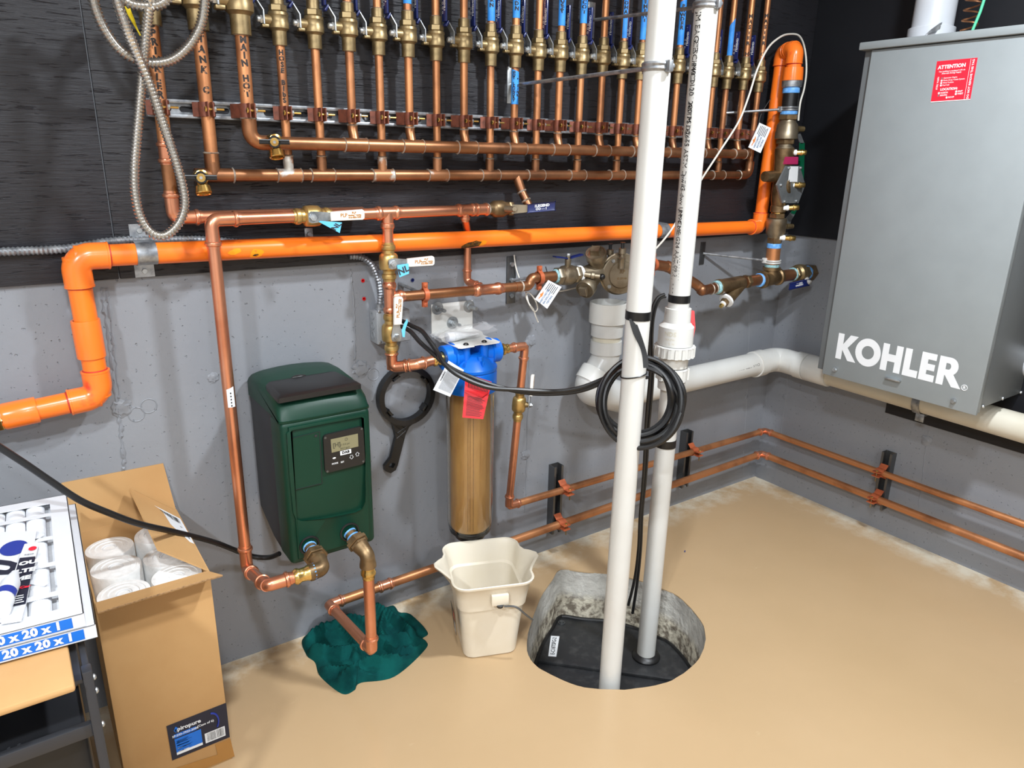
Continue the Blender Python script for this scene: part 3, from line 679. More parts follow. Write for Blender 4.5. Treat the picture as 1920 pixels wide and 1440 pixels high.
# --- sprinkler riser foot: press coupling, elbow and the rear line
x1, y1 = RX[1]; zr_ = 1.262; yr = -.046
t = thing('copper_supply_line', 'rear bright copper line elbowing right from the foot of the SPRINKLER riser', 'copper pipe', (x1+.2, yr, zr_-.02))
pipe(t, (x1, y1, 1.42), (x1, y1, zr_+.05), r1, 'cu_old2'); press_coupling(t, (x1, y1, 1.405), (0, 0, 1), r1, .052)
press_elbow(t, (x1, y1, zr_), (0, 0, 1), (1, 0, 0), r1, .032); pipe(t, (x1+.03, y1, zr_), (-1.93, y1, zr_), r1)

# --- front supply: valve line, tees, pump drop
yF = lambda x: -.128+(x+2.33)*.062
fl = lambda x: V((x, yF(x), 1.262))
t = thing('copper_supply_line', 'front bright copper line with white-handled valves dropping to the green pump', 'copper pipe', (-2.33, -.128, .5))
A0 = fl(-2.331); drop = Y(458, 1036, -.128); drop.x = A0.x; drop.y = A0.y
axF = (fl(-1.6)-A0).normalized()
press_elbow(t, A0, axF, (0, 0, -1), r1, .036)
pipe(t, A0+axF*.04, fl(-1.58), r1); pipe(t, A0+V((0, 0, -.04)), drop, r1, 'cu_new')
v1 = Y(588, 405, -.125); v1 = fl(v1.x); press_valve(t, v1, axF, (-.25, -1, .0), (1, .06, .02), r1, .05, L=.135)
tee1 = fl(-1.882); press_tee(t, tee1, axF, (0, 0, -1), r1, r1)
tee2 = fl(-1.632); press_tee(t, tee2, axF, (0, .1, -1), r1, .011, .066, .032)
press_coupling(t, fl(-1.578), axF, r1, .05)
# valve tied to the lower header
cv = fl(-1.515); mb = MB(); mb.lathe(fl(-1.56), axF, [(0, r1*1.1), (.02, r1*1.1), (.024, r1*1.45), (.03, r1*1.65), (.058, r1*1.7), (.064, r1*1.5), (.075, r1*1.3), (.09, r1*1.2)], 18); mb.hexn(fl(-1.56), axF, .078, .094, r1*1.5); mb.part('valve_body', 'bronze', t)
MB().lathe(fl(-1.56), axF, [(.0, r1*1.1), (.004, r1*1.25), (.008, r1*1.1)], 16).part('solder_ring', 'solder', t)
b0, b1 = Q(965, 392, cv+V((0, -.03, 0))), Q(992, 391, cv+V((0, -.03, 0)))
mb = MB(); d = (b1-b0).normalized(); up = V((0, 0, 1)); n = d.cross(up).normalized()
mb.slab([b0-d*.008-up*.013, b1-up*.010, b1+up*.010, b0-d*.008+up*.013], n, .004); mb.hexn(b0-n*.0 + (tocam(b0))*.002, tocam(b0), 0, .007, .008); mb.cyl(b0, cv, .009, 12); mb.part('lever_plate', 'nickel', t)
g0, g1 = Q(989, 391, b0), Q(1041, 386, b0)
d = (g1-g0).normalized(); mb = MB(); Rg = M(((d.x, n.x, up.x), (d.y, n.y, up.y), (d.z, n.z, up.z))); mb.box((g0+g1)/2, ((g1-g0).length, .007, .024), R=Rg, bev=.003); g = mb.part('lever_grip', 'blue_lever', t)
gc = Card(g0+up*.012-n*.0037, g1+up*.012-n*.0037, g1-up*.012-n*.0037, g0-up*.012-n*.0037)
if gc.n.dot(tocam(g0)) < 0: n = -n
gc = Card(*[p+tocam(p)*.0042 for p in (g0+up*.011, g1+up*.011, g1-up*.011, g0-up*.011)])
mb = MB(); gc.text(mb, '1LEGEND', .52, .7, .0075, .05); gc.text(mb, 'OO - - 1', .5, .3, .0065, .05); mb.part('lettering', 'white', g)
# drop foot: three elbows, brass adapter, cast elbow, union into the pump
yU = -.37
zF = drop.z-.05; E1 = V((drop.x, drop.y, zF)); E2 = V((E1.x+.012, yU+.02, zF-.012)); U = Q(596, 1066, (0, 0, 0)) if False else Y(603, 1066, yU)
E2 = Y(500, 1098, yU+.01); d12 = (E2-E1).normalized()
press_elbow(t, E1, (0, 0, 1), d12, r1, .03); pipe(t, E1, E2, r1); pipe(t, E1+V((0, 0, .03)), E1+V((0, 0, .07)), r1)
U = Y(606, 1066, yU); d2 = (U-E2).normalized(); press_elbow(t, E2, -d12, d2, r1, .03); pipe(t, E2+d2*.03, U-d2*.03, r1)
MB().lathe(U-d2*.072, d2, [(0, r1*1.12), (.006, r1*1.35), (.011, r1*1.35), (.016, r1*1.14), (.03, r1*1.16), (.034, r1*1.3), (.046, r1*1.3)], 18).part('press_adapter', 'brass_y', t)
MB().lathe(U-d2*.03, d2, [(0, r1*1.36), (.004, r1*1.45), (.009, r1*1.42)], 14).part('thread_seal', 'ptfe_blue', t)
PU = Y(580, 1024, -.285); du = (PU-U); du = V((du.x*.2, du.y, du.z)).normalized(); du = (PU-U).normalized()
def cast_elbow(par, c, da, db, r, nm='cast_elbow'):
    da, db = V(da).normalized(), V(db).normalized(); a = fillet([V(c)+da*.034, V(c)+da*.0262, V(c), V(c)+db*.0262, V(c)+db*.034], [0, 0, .026, 0, 0], 8)
    rr = [r*1.22, r*1.22]+[r*1.08]*(len(a)-4)+[r*1.22, r*1.22]; MB().tube(a, rr, 18).part(nm, 'bronze', par)
cast_elbow(t, U, -d2, du, .0175)
def union(par, a, b, r):          # from cast elbow end a to the pump face b
    a, b = V(a), V(b); d = (b-a).normalized(); L = (b-a).length
    MB().lathe(a, d, [(0, r*1.18), (.006, r*1.2), (.007, r*1.0), (.014, r*1.0)], 16).part('thread_seal', 'ptfe_blue', par)
    mb = MB(); mb.hexn(a, d, L*.04, L*.18, r*1.5); mb.hexn(a, d, L*.18, L*.40, r*1.85); mb.hexn(a, d, L*.41, L*.58, r*1.5); mb.part('union_nut', 'bronze', par)
    MB().cyl(a, b, r*.95, 16).part('nipple', 'bronze', par)
    for k in (.62, .90): MB().lathe(a+d*(L*k), d, [(0, r*.95), (.001, r*1.05), (.004, r*1.05), (.005, r*.95)], 14).part('thread_seal', 'ptfe_blue', par)
union(t, U+du*.03, PU, .0165)

# --- lower leg of the supply: vertical valve line in front of the orange pipe
t = thing('copper_valve_leg', 'vertical copper leg with two white-handled brass valves left of the blue filter head', 'copper pipe', (-1.875, yF(-1.882), .85))
xv, yv = tee1.x, tee1.y
def vz(px, py): return Y(px, py, yv).z
zA = tee1.z-.04; V2 = V((xv, yv, vz(741, 490))); T3 = V((xv, yv, vz(745, 557))); V4 = V((xv, yv, vz(745, 622))); E5 = V((xv, yv, vz(748, 690)))
pipe(t, (xv, yv, zA), E5, r1)
press_valve(t, V2, (0, 0, 1), (-.12, -1, 0), (1, -.05, 0.02), r1, .052, L=.118)
press_tee(t, T3, (0, 0, 1), (1, 0, .03), r1, r1, .1, .042)
press_valve(t, V4, (0, 0, 1), (-.05, -1, -.1), (.06, -.02, 1), r1, .058, L=.112)
FH = V((-1.652, -.145, vz(880, 655)))       # filter head axis height
zp = Y(790, 684, -.15).z; E6 = V((xv+.052, -.15, zp)); d56 = (E6-E5).normalized()
E6 = Y(782, 683, -.145)
E5b = V((xv, yv, E6.z-.012)); e1, e2 = (0, 0, 1), (E6-E5b)
press_elbow(t, E5b, e1, e2, r1, .022, sock=1.5); press_elbow(t, E6, E5b-E6, (1, 0, 0.05), r1, .02, sock=1.5)
FHx0 = FH.x-.092; pipe(t, E6+V((.02, 0, .002)), (FHx0+.01, -.145, E6.z+.006), r1)
MB().lathe((FHx0-.034, -.145, E6.z+.005), (1, 0, 0.02), [(0, r1*1.12), (.005, r1*1.34), (.01, r1*1.34), (.014, r1*1.14), (.02, r1*1.2), (.022, r1*1.3), (.05, r1*1.3)], 18).part('press_adapter', 'brass_y', t)
nl_tag([(600, 414), (641, 417), (637, 437), (598, 416)], v1+V((0, -.035, 0)), 'NL', PI/2, 'blue NL tag hanging under the horizontal white-handled valve', (.80, .5), .013)
nl_tag([(744, 497), (766, 494), (767, 513), (749, 520)], V2+V((0, -.035, 0)), 'NL', .1, 'blue NL tag hanging under the upper valve of the vertical leg')
c_ = V4+V((.0, -.03, 0)); pp = [(763, 598), (758, 606), (753, 620), (755, 632), (759, 632), (760, 618), (765, 603)]
MB().slab([Q(*p, c_) for p in pp], tocam(c_), .001).part('valve_tag', 'card_blue', t)

# --- branch behind the orange pipe, tee, jog and clamp
yb2 = -.027; r2 = .0112
t = thing('copper_branch_line', 'copper branch passing behind the orange pipe into the browned horizontal run', 'copper pipe', (-1.55, -.1, 1.0))
b0 = tee2+V((0, .1, -1)).normalized()*.024; b2 = Y(876, 512, yb2); bv = Y(877, 438, yb2)
MB().tube(fillet([b0, bv, b2+V((0, 0, -.02))], .02), r2, 14).part('pipe', 'cu_new', t)
TR = Y(915, 545, -.095); e_ = Y(880, 530, -.05)
press_elbow(t, V((b2.x, yb2, e_.z)), (0, 0, 1), (TR-V((b2.x, yb2, e_.z))), r2, .028, sock=1.6)
pipe(t, V((b2.x, yb2, e_.z)).lerp(TR, .3), TR, r2); press_coupling(t, V((b2.x, yb2, e_.z)).lerp(TR, .72), TR-V((b2.x, yb2, e_.z)), r2, .03)
H0 = T3+V((.02, 0, 0)); H1 = Y(980, 537, -.09); axh = (H1-H0).normalized()
pipe(t, T3+V((.035, 0, 0)), H1, r1, 'cu_old2')
TRp = H0+axh*((TR-H0).dot(axh)); MB().lathe(TRp, axh, [(q*.055, r1*w) for q, w in ((-1, 1.06), (-.86, 1.08), (-.8, 1.26), (-.68, 1.32), (-.56, 1.26), (-.5, 1.1), (.5, 1.1), (.56, 1.26), (.68, 1.32), (.8, 1.26), (.86, 1.08), (1, 1.06))], 18).part('tee', 'cu_new', t)
J1, J2 = Y(988, 531, -.088), Y(996, 522, -.075)
mb = MB(); P0 = H1; P1 = Y(992, 536, -.09); P2 = Y(996, 521, -.09); P3 = Y(1012, 521, -.09)
mb.tube(fillet([P0-axh*.03, P0, P1, P2, P3], .022), r1*1.1, 16); mb.part('jog_elbow', 'cu_old2', t)
MB().lathe(H1-axh*.006, axh, [(-.003, r1*1.1), (0, r1*1.25), (.003, r1*1.1)], 16).part('solder_ring', 'solder', t)
def split_ring(lab, c, ax, r, up=(0, 0, 1), rod=None, m='clamporange', nm='split_ring_clamp'):
    c, ax = V(c), V(ax).normalized(); t = thing(nm, lab, 'pipe clamp', c); u = (V(up)-ax*V(up).dot(ax)).normalized(); s_ = ax.cross(u)
    for sg in (1, -1):
        mb = MB(); n = 10; pr = []
        for k in range(n+1):
            a = -PI/2+PI*k/n; pr.append((u*math.sin(a)+s_*(sg*math.cos(a)))*(r+.0005))
        pr = [u*-(r+.02)+s_*(sg*.0012), u*-(r+.004)+s_*(sg*.0012)]+pr[1:-1]+[u*(r+.004)+s_*(sg*.0012), u*(r+.02)+s_*(sg*.0012)]
        out = []
        for k, p in enumerate(pr):
            nrm = p.normalized() if 1 < k < len(pr)-2 else s_*sg; out.append(p+nrm*.0035)
        rows = [[mb.bm.verts.new(c+p+ax*h) for p in pr+out[::-1]] for h in (-.007, .007)]
        L_ = len(rows[0])
        for k in range(L_): mb.bm.faces.new((rows[0][k], rows[0][(k+1) % L_], rows[1][(k+1) % L_], rows[1][k]))
        m_ = len(pr)
        for k in range(m_-1):
            for rw in rows: mb.bm.faces.new((rw[k], rw[k+1], rw[L_-2-k], rw[L_-1-k]))
        mb.part('clamp_half', m, t)
    for sg in (1, -1):
        mb = MB(); mb.lathe(c+u*(sg*(r+.013))+s_*.004, s_, [(-.012, .005), (-.012+.0001, .0055), (.003, .0055), (.004, .003)], 10); mb.part('clamp_screw', m, t)
    if rod: MB().cyl(c+s_*0+V((0, r+.003, 0)), rod, .005, 10).part('rod', 'steel', t)
    return t
cl = H0+axh*((Y(797, 557, -.1)-H0).dot(axh)); split_ring('copper split ring clamp on the browned run above the white filter bracket', cl, axh, r1, rod=(cl.x-.03, 0, cl.z+.02))
rodw = Y(760, 535, -.004); t2 = thing('wall_rod', 'short zinc rod between the vertical copper leg and the wall plate', 'rod', rodw)
MB().cyl(Y(757, 533, -.004), Y(781, 548, -.07), .005, 10).part('rod', 'steel', t2)
MB().box(Y(722, 530, -.0025)+V((.012, 0, 0)), (.03, .005, .10), bev=.001).part('wall_plate', 'steel_dark', t2)

# ================================================================ ORANGE SPRINKLER PIPE
ro = .0243; yo = -.0635
t = thing('orange_sprinkler_pipe', 'long orange plastic pipe along the wall with elbows down at left and up at right', 'plastic pipe', (-1.4, yo, .85))
L0 = Y(155, 478, yo); L1 = Y(1424, 425, yo); R0 = V((L1.x, L1.y, L1.z))
LX = Y(152, 560, yo).x
C0 = V((LX, yo, Y(170, 480, yo).z)); C1 = V((L1.x, yo, L1.z))
axo = (C1-C0).normalized()
def slip_elbow(par, c, da, db, r, R=.036, s=.03, m='orange2'):
    c, da, db = V(c), V(da).normalized(), V(db).normalized(); a = fillet([c+da*(R+s), c, c+db*(R+s)], R, 9); q = r*1.2
    rr = [q]*len(a); mb = MB(); mb.tube(a, rr, 22)
    for d in (da, db): mb.lathe(c+d*(R+s-.004), d, [(0, q), (.0005, q*1.03), (.004, q*1.03), (.0045, q*.96)], 22)
    mb.part('elbow', m, par)
    for d in (da, db): MB().lathe(c+d*(R+s+.0003), d, [(0, r*1.0), (.0004, r*1.06), (.0022, r*1.05), (.003, r*1.0)], 22).part('primer_ring', 'primer', par)
D1 = Y(190, 742, yo); D1 = V((C0.x+.006, yo, D1.z))
slip_elbow(t, C0, axo, (D1-C0), ro); pipe(t, C0, C1, ro, 'orange', seg=24); pipe(t, C0, D1, ro, 'orange', seg=24)
cc = V((C0.x+.002, yo, Y(163, 635, yo).z)); hh = .043
MB().lathe(cc, D1-C0, [(-hh, ro), (-hh, ro*1.19), (-hh+.003, ro*1.21), (hh-.003, ro*1.21), (hh, ro*1.19), (hh, ro)], 24, cap=False).part('coupling', 'orange2', t)
lend = Y(0, 783, yo); lend.y = yo
slip_elbow(t, D1, C0-D1, (lend-D1), ro, .036, .026); pipe(t, D1, lend, ro, 'orange', seg=24)
la = Y(38, 776, yo); dl = (lend-D1).normalized(); la = D1+dl*((la-D1).dot(dl))
MB().lathe(la, dl, [(-.033, ro), (-.033, ro*1.17), (-.03, ro*1.2), (.028, ro*1.2), (.033, ro*1.12), (.033, ro)], 24, cap=False).part('male_adapter', 'orange2', t)
mb = MB(); mb.hexn(la, dl, .033, .062, ro*1.16); mb.part('brass_insert', 'brass_y', t); MB().lathe(la+dl*.062, dl, [(0, ro*1.0), (.03, ro*1.0)], 20).part('valve_body', 'blueprint', t)
OV = Y(1473, 130, -.062); OV = V((C1.x+.012, yo, OV.z))
slip_elbow(t, C1, -axo, (OV-C1), ro, .03, .022); zt = Y(1470, 100, yo).z
OT = V((OV.x+.002, yo, zt)); pipe(t, C1, OT, ro, 'orange', seg=24)
DX = Y(1492, 90, -.138)
slip_elbow(t, OT, V((0, 0, -1)), (DX-OT), ro, .026, .018); pipe(t, OT, DX, ro, 'orange', seg=24); slip_elbow(t, DX, OT-DX, (0, 0, -1), ro, .026, .026)
for px, py, sz, m in ((885, 460, (.035, .011), 'char'), (905, 457, (.015, .009), 'yellow'), (482, 476, (.016, .012), 'yellow'), (480, 478, (.007, .003), 'char'), (440, 472, (.016, .007), 'yellow')):
    p = Y(px, py, yo-ro); k = max(-1, min(1, (p.z-(C0.z+(C1.z-C0.z)*((p.x-C0.x)/(C1.x-C0.x))))/ro)); mb = MB(); f = math.asin(k)
    base = C0.lerp(C1, (p.x-C0.x)/(C1.x-C0.x)); rowa = []
    n_ = 16; ctr = None
    ring_ = []
    for j in range(n_):
        a = 2*PI*j/n_; q = 1+random.uniform(-.18, .18); u_, v_ = sz[0]*math.cos(a)*q, sz[1]*math.sin(a)*q+u_*.22 if False else sz[1]*math.sin(a)*q+sz[0]*math.cos(a)*.18
        g = f+v_/ro; ring_.append(base+axo*u_+V((0, -math.cos(g), math.sin(g)))*(ro+(.0007 if m == 'char' else .0004)))
    cv_ = mb.bm.verts.new(base+V((0, -math.cos(f), math.sin(f)))*(ro+(.0012 if m == 'char' else .0006))); rv = [mb.bm.verts.new(p_) for p_ in ring_]
    for j in range(n_): mb.bm.faces.new((cv_, rv[j], rv[(j+1) % n_]))
    mb.part('scorch_mark' if m == 'char' else 'yellowed_patch', m, t)
# straps holding the orange pipe
def strap(lab, x, flat):
    t = thing('pipe_strap', lab, 'pipe strap', (x, PLY, 1.15)); z = C0.z+(C1.z-C0.z)*((x-C0.x)/(C1.x-C0.x)); w = .021; r = ro+.0008
    pr = [(PLY, z+.062), (PLY, z+r+.004), (yo, z+r)]+[(yo-r*math.sin(PI*k/12), z+r*math.cos(PI*k/12)) for k in range(1, 12)]+[(yo, z-r), (PLY, z-r-.004), (PLY, z-.060)]
    mb = MB(); rows = [[mb.bm.verts.new((x+sx, p[0]-(0 if k in (0, len(pr)-1) else 0)-.0015*j, p[1]+(.0015 if 1 < k < 4 else 0)*j)) for sx in (-w, w)] for j in (0, 1) for k, p in enumerate(pr)]
    m_ = len(pr); f0, f1 = rows[:m_], rows[m_:]
    for k in range(m_-1):
        mb.bm.faces.new((f0[k][0], f0[k+1][0], f0[k+1][1], f0[k][1])); mb.bm.faces.new((f1[k][0], f1[k+1][0], f1[k+1][1], f1[k][1]))
        for j in (0, 1): mb.bm.faces.new((f0[k][j], f0[k+1][j], f1[k+1][j], f1[k][j]))
    mb.part('strap_band', 'galv', t)
    for zz in (z+.047, z-.046):
        mb = MB(); mb.hexn((x, PLY-.002, zz), (0, -1, 0), 0, .005, .0065); mb.part('screw', 'steel', t)
strap('galvanised strap over the orange pipe beside its left elbow', Y(276, 470, yo-ro).x, 0)
strap('galvanised strap over the orange pipe behind the white pipes', Y(1250, 430, yo-ro).x, 0)
tb = thing('wall_clip', 'small zinc clip screwed to the black board above the orange pipe, under the brass valve', 'clip', Y(579, 440, PLY-.001)); c = Y(579, 440, PLY-.001)
MB().box(c, (.022, .003, .034), bev=.001).part('clip_plate', 'steel', tb); MB().hexn(c+V((0, -.001, .002)), (0, -1, 0), 0, .005, .006).part('screw', 'steel', tb)

# ================================================================ BRASS BACKFLOW ASSEMBLIES
# --- vertical double check assembly hung on the orange pipe
yD = -.138; PXM = 1/520
def axp(py): return Y(1490-(py-110)*.1103, py, yD)
D0, D9 = axp(110), axp(500); dax = (D9-D0).normalized()
def sec(par, rows, nm, m, seg=22, x=None):            # rows of (py, half width in px)
    MB().lathe(D0, dax, [((axp(py)-D0).dot(dax), hw*PXM) for py, hw in rows], seg, x=x).part(nm, m, par)
t = thing('double_check_assembly', 'bronze vertical backflow assembly with grey cover plate beside the orange riser', 'backflow preventer', axp(460))
sec(t, [(118, 13.5), (126, 13.5), (126.5, 17.5), (137, 18.3), (151, 18.6), (151.5, 17)], 'orange_adapter', 'orange2')
sec(t, [(151, 17.4), (152, 18.6), (163, 18), (165, 15)], 'collar', 'galv')
sec(t, [(164, 14.6), (166, 15.4), (174, 15.6), (175, 14.8)], 'thread_seal', 'ptfe_blue')
sec(t, [(166, 14.5), (214, 14.8)], 'nipple', 'blackp')
sec(t, [(208, 15), (209, 15.8), (214, 15.8), (215, 15)], 'thread_seal', 'ptfe_blue')
sec(t, [(215, 17), (216, 18.4), (224, 18.4), (225, 17)], 'valve_hex', 'bronze', 6)
sec(t, [(225, 14.5), (229, 15.5), (234, 19.5), (246, 20.5), (247, 21.2), (260, 21.4), (261.5, 19)], 'valve_body', 'nickel', 26)
sec(t, [(261, 17), (262, 18.2), (269, 18.2), (270, 17)], 'valve_hex', 'bronze', 6)
sec(t, [(269, 14), (275, 14), (276, 17), (278.5, 17), (279, 15)], 'neck', 'nickel')
sec(t, [(278, 17), (279, 18.5), (289, 18.5), (296, 17.5), (318, 16.5), (330, 15.5), (345, 15.5), (360, 16.5), (376, 15.5), (385, 14), (386, 15), (397, 15), (398, 13)], 'check_body', 'bronze', 22)
c1 = axp(331); mb = MB(); lug = (Y(1434, 331, yD)-c1); mb.lathe(c1, lug, [(0, .023), (lug.length*.55, .021), (lug.length, .019)], 16); mb.part('side_port', 'bronze', t)
sec(t, [(397, 12), (400, 12)], 'neck', 'brass_y'); sec(t, [(400, 14.5), (401, 15.8), (408, 15.8), (409, 14.5)], 'valve_hex', 'bronze', 6)
sec(t, [(409, 16), (410, 19.4), (421, 19.6), (422, 18.9), (436, 18.9), (443, 15), (446, 14)], 'valve_body', 'nickel', 26)
sec(t, [(444, 14), (446, 15.2), (454, 15.2), (456, 14)], 'valve_hex', 'bronze', 6)
sec(t, [(456, 13.4), (457, 14.2), (464, 14.2), (465, 13.4)], 'thread_seal', 'ptfe_blue')
sec(t, [(460, 13.6), (503, 13.6)], 'nipple', 'cu_old'); sec(t, [(495, 13.7), (496, 14.3), (500, 14.3), (501, 13.7)], 'thread_seal', 'dope')
# cover plate with bolts, sticker and test cocks
yP = yD-.036; hp = [(1475, 311), (1500, 311), (1510, 347), (1497, 381), (1467, 381), (1457, 347)]
pts = [Y(*p, yP-.004) for p in hp]; n = (pts[0]-pts[3]).cross(pts[1]-pts[3]).normalized(); n = n if n.y < 0 else -n
ctr = sum(pts, V())/6
rowa = [[mb_.bm.verts.new(p) for p in ps] for mb_ in (MB(),) for ps in ()] 
mb = MB(); pp = pts if (pts[1]-pts[0]).cross(pts[2]-pts[1]).dot(n) > 0 else pts[::-1]
mb.slab(pp, n, .007); mb.part('cover_plate', 'cover', t)
mb = MB(); mb.lathe(ctr+V((0, .006, 0)), (axp(347)-ctr)+V((0, 0, 0)), [(-.004, .030), (.0, .034), (.012, .030), (.03, .026)], 18); mb.part('bonnet', 'bronze', t)
for p in ((1479, 315), (1501, 315), (1464, 347), (1471, 378), (1493, 377)):
    c = Y(*p, yP-.004); MB().lathe(c, n, [(-.001, .0055), (.003, .0055), (.005, .003)], 10).part('cover_screw', 'steel', t)
lc = Card(*[Y(*p, yP-.0065) for p in ((1481, 312), (1497, 312), (1495, 341), (1478, 341))]); lc.body('sticker', 'white', t, label='white sticker on the grey cover')
lc = Card(*[Y(*p, yP-.001) for p in ((1478, 294), (1497, 294), (1496, 308), (1476, 308))]); lc.body('magenta_label', 'magenta', t, th=.02)
def cock(par, a, b, y0):
    a, b = Y(*a, y0), Y(*b, y0-.03); d = (b-a).normalized(); L = (b-a).length
    MB().lathe(a, d, [(-.012, .009), (.0, .009), (.002, .0105), (.008, .0105), (.01, .008)], 12).part('thread_tape', 'ptfe', par)
    MB().lathe(a, d, [(.008, .009), (L*.5, .0095), (L*.55, .0115), (L*.68, .0115), (L*.72, .0095), (L*.96, .0095), (L, .0085), (L, .0055), (L*.8, .005)], 14).part('test_cock', 'brass_y', par)
for a, b in (((1489, 286), (1512, 286)), ((1484, 347), (1509, 347)), ((1474, 390), (1498, 389)), ((1467, 446), (1491, 447))): cock(t, a, b, yD-.030)
for ps, m, nm in (([(1494, 253), (1501, 250), (1508, 268), (1502, 270)], 'steel', 'lever_plate'), ([(1500, 268), (1509, 268), (1507, 345), (1498, 345)], 'green_lever', 'green_lever'), ([(1494, 384), (1499, 384), (1490, 402), (1483, 400)], 'green_lever', 'green_lever'), ([(1483, 399), (1491, 401), (1481, 418), (1474, 410)], 'steel', 'lever_plate'), ([(1475, 410), (1484, 414), (1479, 430), (1473, 428)], 'steel', 'lever_plate')):
    MB().slab([Y(*p, yD-.012) for p in ps], (.3, -1, 0), .003).part(nm, m, t)
for p, r in (((1500, 242), .010), ((1480, 424), .009)):
    c = Y(*p, yD-.012); MB().lathe(c+V((-.02, 0, 0)), (1, -.3, 0), [(0, .011), (.02, .010), (.022, r), (.03, r)], 10).part('valve_stem', 'brass', t)
for py, rod_w, lab, cat in ((204, (1360, 212), 'galvanised ring hanger round the black nipple of the vertical bronze assembly', 1), (490, (1318, 475), 'white-painted ring hanger round the copper nipple above the bronze tee', 2)):
    c = axp(py); h = thing('ring_hanger', lab, 'pipe hanger', c); m = 'galv' if cat == 1 else 'pvc_lump'
    rr = 15.4*PXM; mb = MB()
    for dz in (-.004, .004): mb.lathe(c-dax*dz, dax, [(-.003, rr-.001), (-.003, rr+.002), (0, rr+.0035), (.003, rr+.002), (.003, rr-.001)], 22, cap=False)
    mb.part('hanger_ring', m, h)
    w_ = Y(*rod_w, -.005 if cat == 2 else PLY); e = c+(w_-c).normalized()*(rr+.002)
    MB().box(e, (.016, .018, .02), bev=.003).part('hanger_lug', m, h)
    MB().cyl(e, w_, .0045, 10).part('threaded_rod', 'galv', h)
    MB().box(w_+V((0, .001 if cat == 1 else .003, -.0)), (.026, .004, .085), bev=.001).part('wall_plate', 'steel_dark' if cat == 2 else 'steel', h)

# --- incoming main: ball valve at the wall, tee, strainer
yM = -.14
t = thing('bronze_main_line', 'bronze tee, ball valve and strainer line entering the right wall below the vertical assembly', 'pipe', Y(1445, 525, yM))
TC = axp(520); TC = V((D9.x+(D9-D0).normalized().x*.03, yD, Y(1443, 521, yD).z)); zM = TC.z
def mx(px, py): return V((Y(px, py, yM).x, yM, zM+(Y(px, py, yM).z-zM)*.55))
r = .027
mb = MB(); mb.lathe(TC+V((-.056, 0, -.004)), (1, 0, .05), [(0, .029), (.002, .034), (.012, .034), (.014, .029), (.09, .029), (.095, .034), (.105, .034), (.107, .028)], 20); mb.lathe(TC, (0, 0, 1), [(0, .029), (.03, .029), (.031, .034), (.042, .034), (.043, .027)], 20); mb.part('tee', 'bronze', t)
P1, P2 = mx(1470, 517), mx(1560, 507); d = (P2-P1).normalized()
pipe(t, TC, mx(1498, 512), .0235, 'cu_old2'); a = mx(1485, 513)
MB().lathe(a, d, [(0, .024), (.003, .027), (.007, .027), (.01, .024)], 16).part('thread_seal', 'dope', t)
mb = MB(); mb.hexn(a, d, .008, .026, .031); mb.lathe(a, d, [(.026, .028), (.034, .036), (.05, .038), (.066, .036), (.074, .029)], 22); mb.hexn(a, d, .074, .092, .031); mb.part('valve_body', 'brass', t)
MB().lathe(a, d, [(.09, .025), (.094, .029), (.102, .029), (.104, .025)], 16).part('thread_seal', 'ptfe_blue', t)
mb = MB(); mb.hexn(a, d, .10, .135, .034); mb.hexn(a, d, .14, .155, .040); mb.part('union_nut', 'bronze', t)
MB().lathe(a, d, [(.15, .034), (.17, .034), (.19, .028), (max(.2, -a.x/d.x-.0), .028)], 18).part('wall_sleeve', 'blackp', t)
sc_ = a+d*.05; sd = V((.1, -1, -.6)).normalized(); MB().lathe(sc_, sd, [(.03, .011), (.046, .011), (.048, .009), (.06, .009), (.062, .006)], 14).part('valve_stem', 'pvc_lump', t)
lv0, lv1 = Q(1517, 529, sc_+sd*.05), Q(1481, 537, sc_+sd*.05); dd = (lv1-lv0).normalized()
hp_ = Card(lv0+V((0, 0, .011)), lv1+V((0, 0, .011)), lv1-V((0, 0, .011)), lv0-V((0, 0, .011)))
mb = MB(); n2 = dd.cross(V((0, 0, 1))).normalized(); mb.box((lv0+lv1)/2, ((lv1-lv0).length, .006, .024), R=M(((dd.x, n2.x, 0), (dd.y, n2.y, 0), (dd.z, n2.z, 1))), bev=.0025); lg = mb.part('lever_grip', 'blue_lever', t)
fo = tocam(lv0)*.0045; lc = Card(lv1+V((0, 0, .011))+fo, lv0+V((0, 0, .011))+fo, lv0-V((0, 0, .011))+fo, lv1-V((0, 0, .011))+fo)
mb = MB(); lc.text(mb, 'LEGEND', .5, .35, .006, .05, rot=PI); lc.text(mb, 'OO - -', .5, .7, .006, .05, rot=PI); mb.part('lettering', 'white', lg)
# strainer
s0, s1 = mx(1345, 543), mx(1402, 528); d = (s1-s0).normalized(); pipe(t, mx(1395, 530), TC, .0215, 'cu_old2')
MB().lathe(TC+V((-.075, 0, -.004)), (1, 0, 0), [(0, .022), (.003, .027), (.010, .027), (.013, .022)], 16).part('thread_seal', 'ptfe_blue', t)
mb = MB(); L = (s1-s0).length; mb.lathe(s0, d, [(0, .024), (.002, .029), (.016, .029), (.02, .027), (L*.78, .026), (L*.82, .022)], 20); mb.hexn(s1, d, -.018, .004, .026); mb.part('strainer_body', 'bronze', t)
q0, q1 = mx(1392, 532), Y(1362, 563, yM-.01); bd = (q1-q0).normalized(); BL = (q1-q0).length
MB().lathe(q0, bd, [(0, .021), (BL*.6, .023), (BL*.9, .024), (BL*.95, .026)], 18).part('strainer_leg', 'bronze', t)
MB().lathe(q1, bd, [(-.006, .0245), (-.004, .028), (.004, .028), (.006, .02)], 18).part('thread_tape', 'ptfe', t)
mb = MB(); mb.hexn(q1, bd, .004, .02, .017); mb.part('strainer_cap', 'bronze', t)
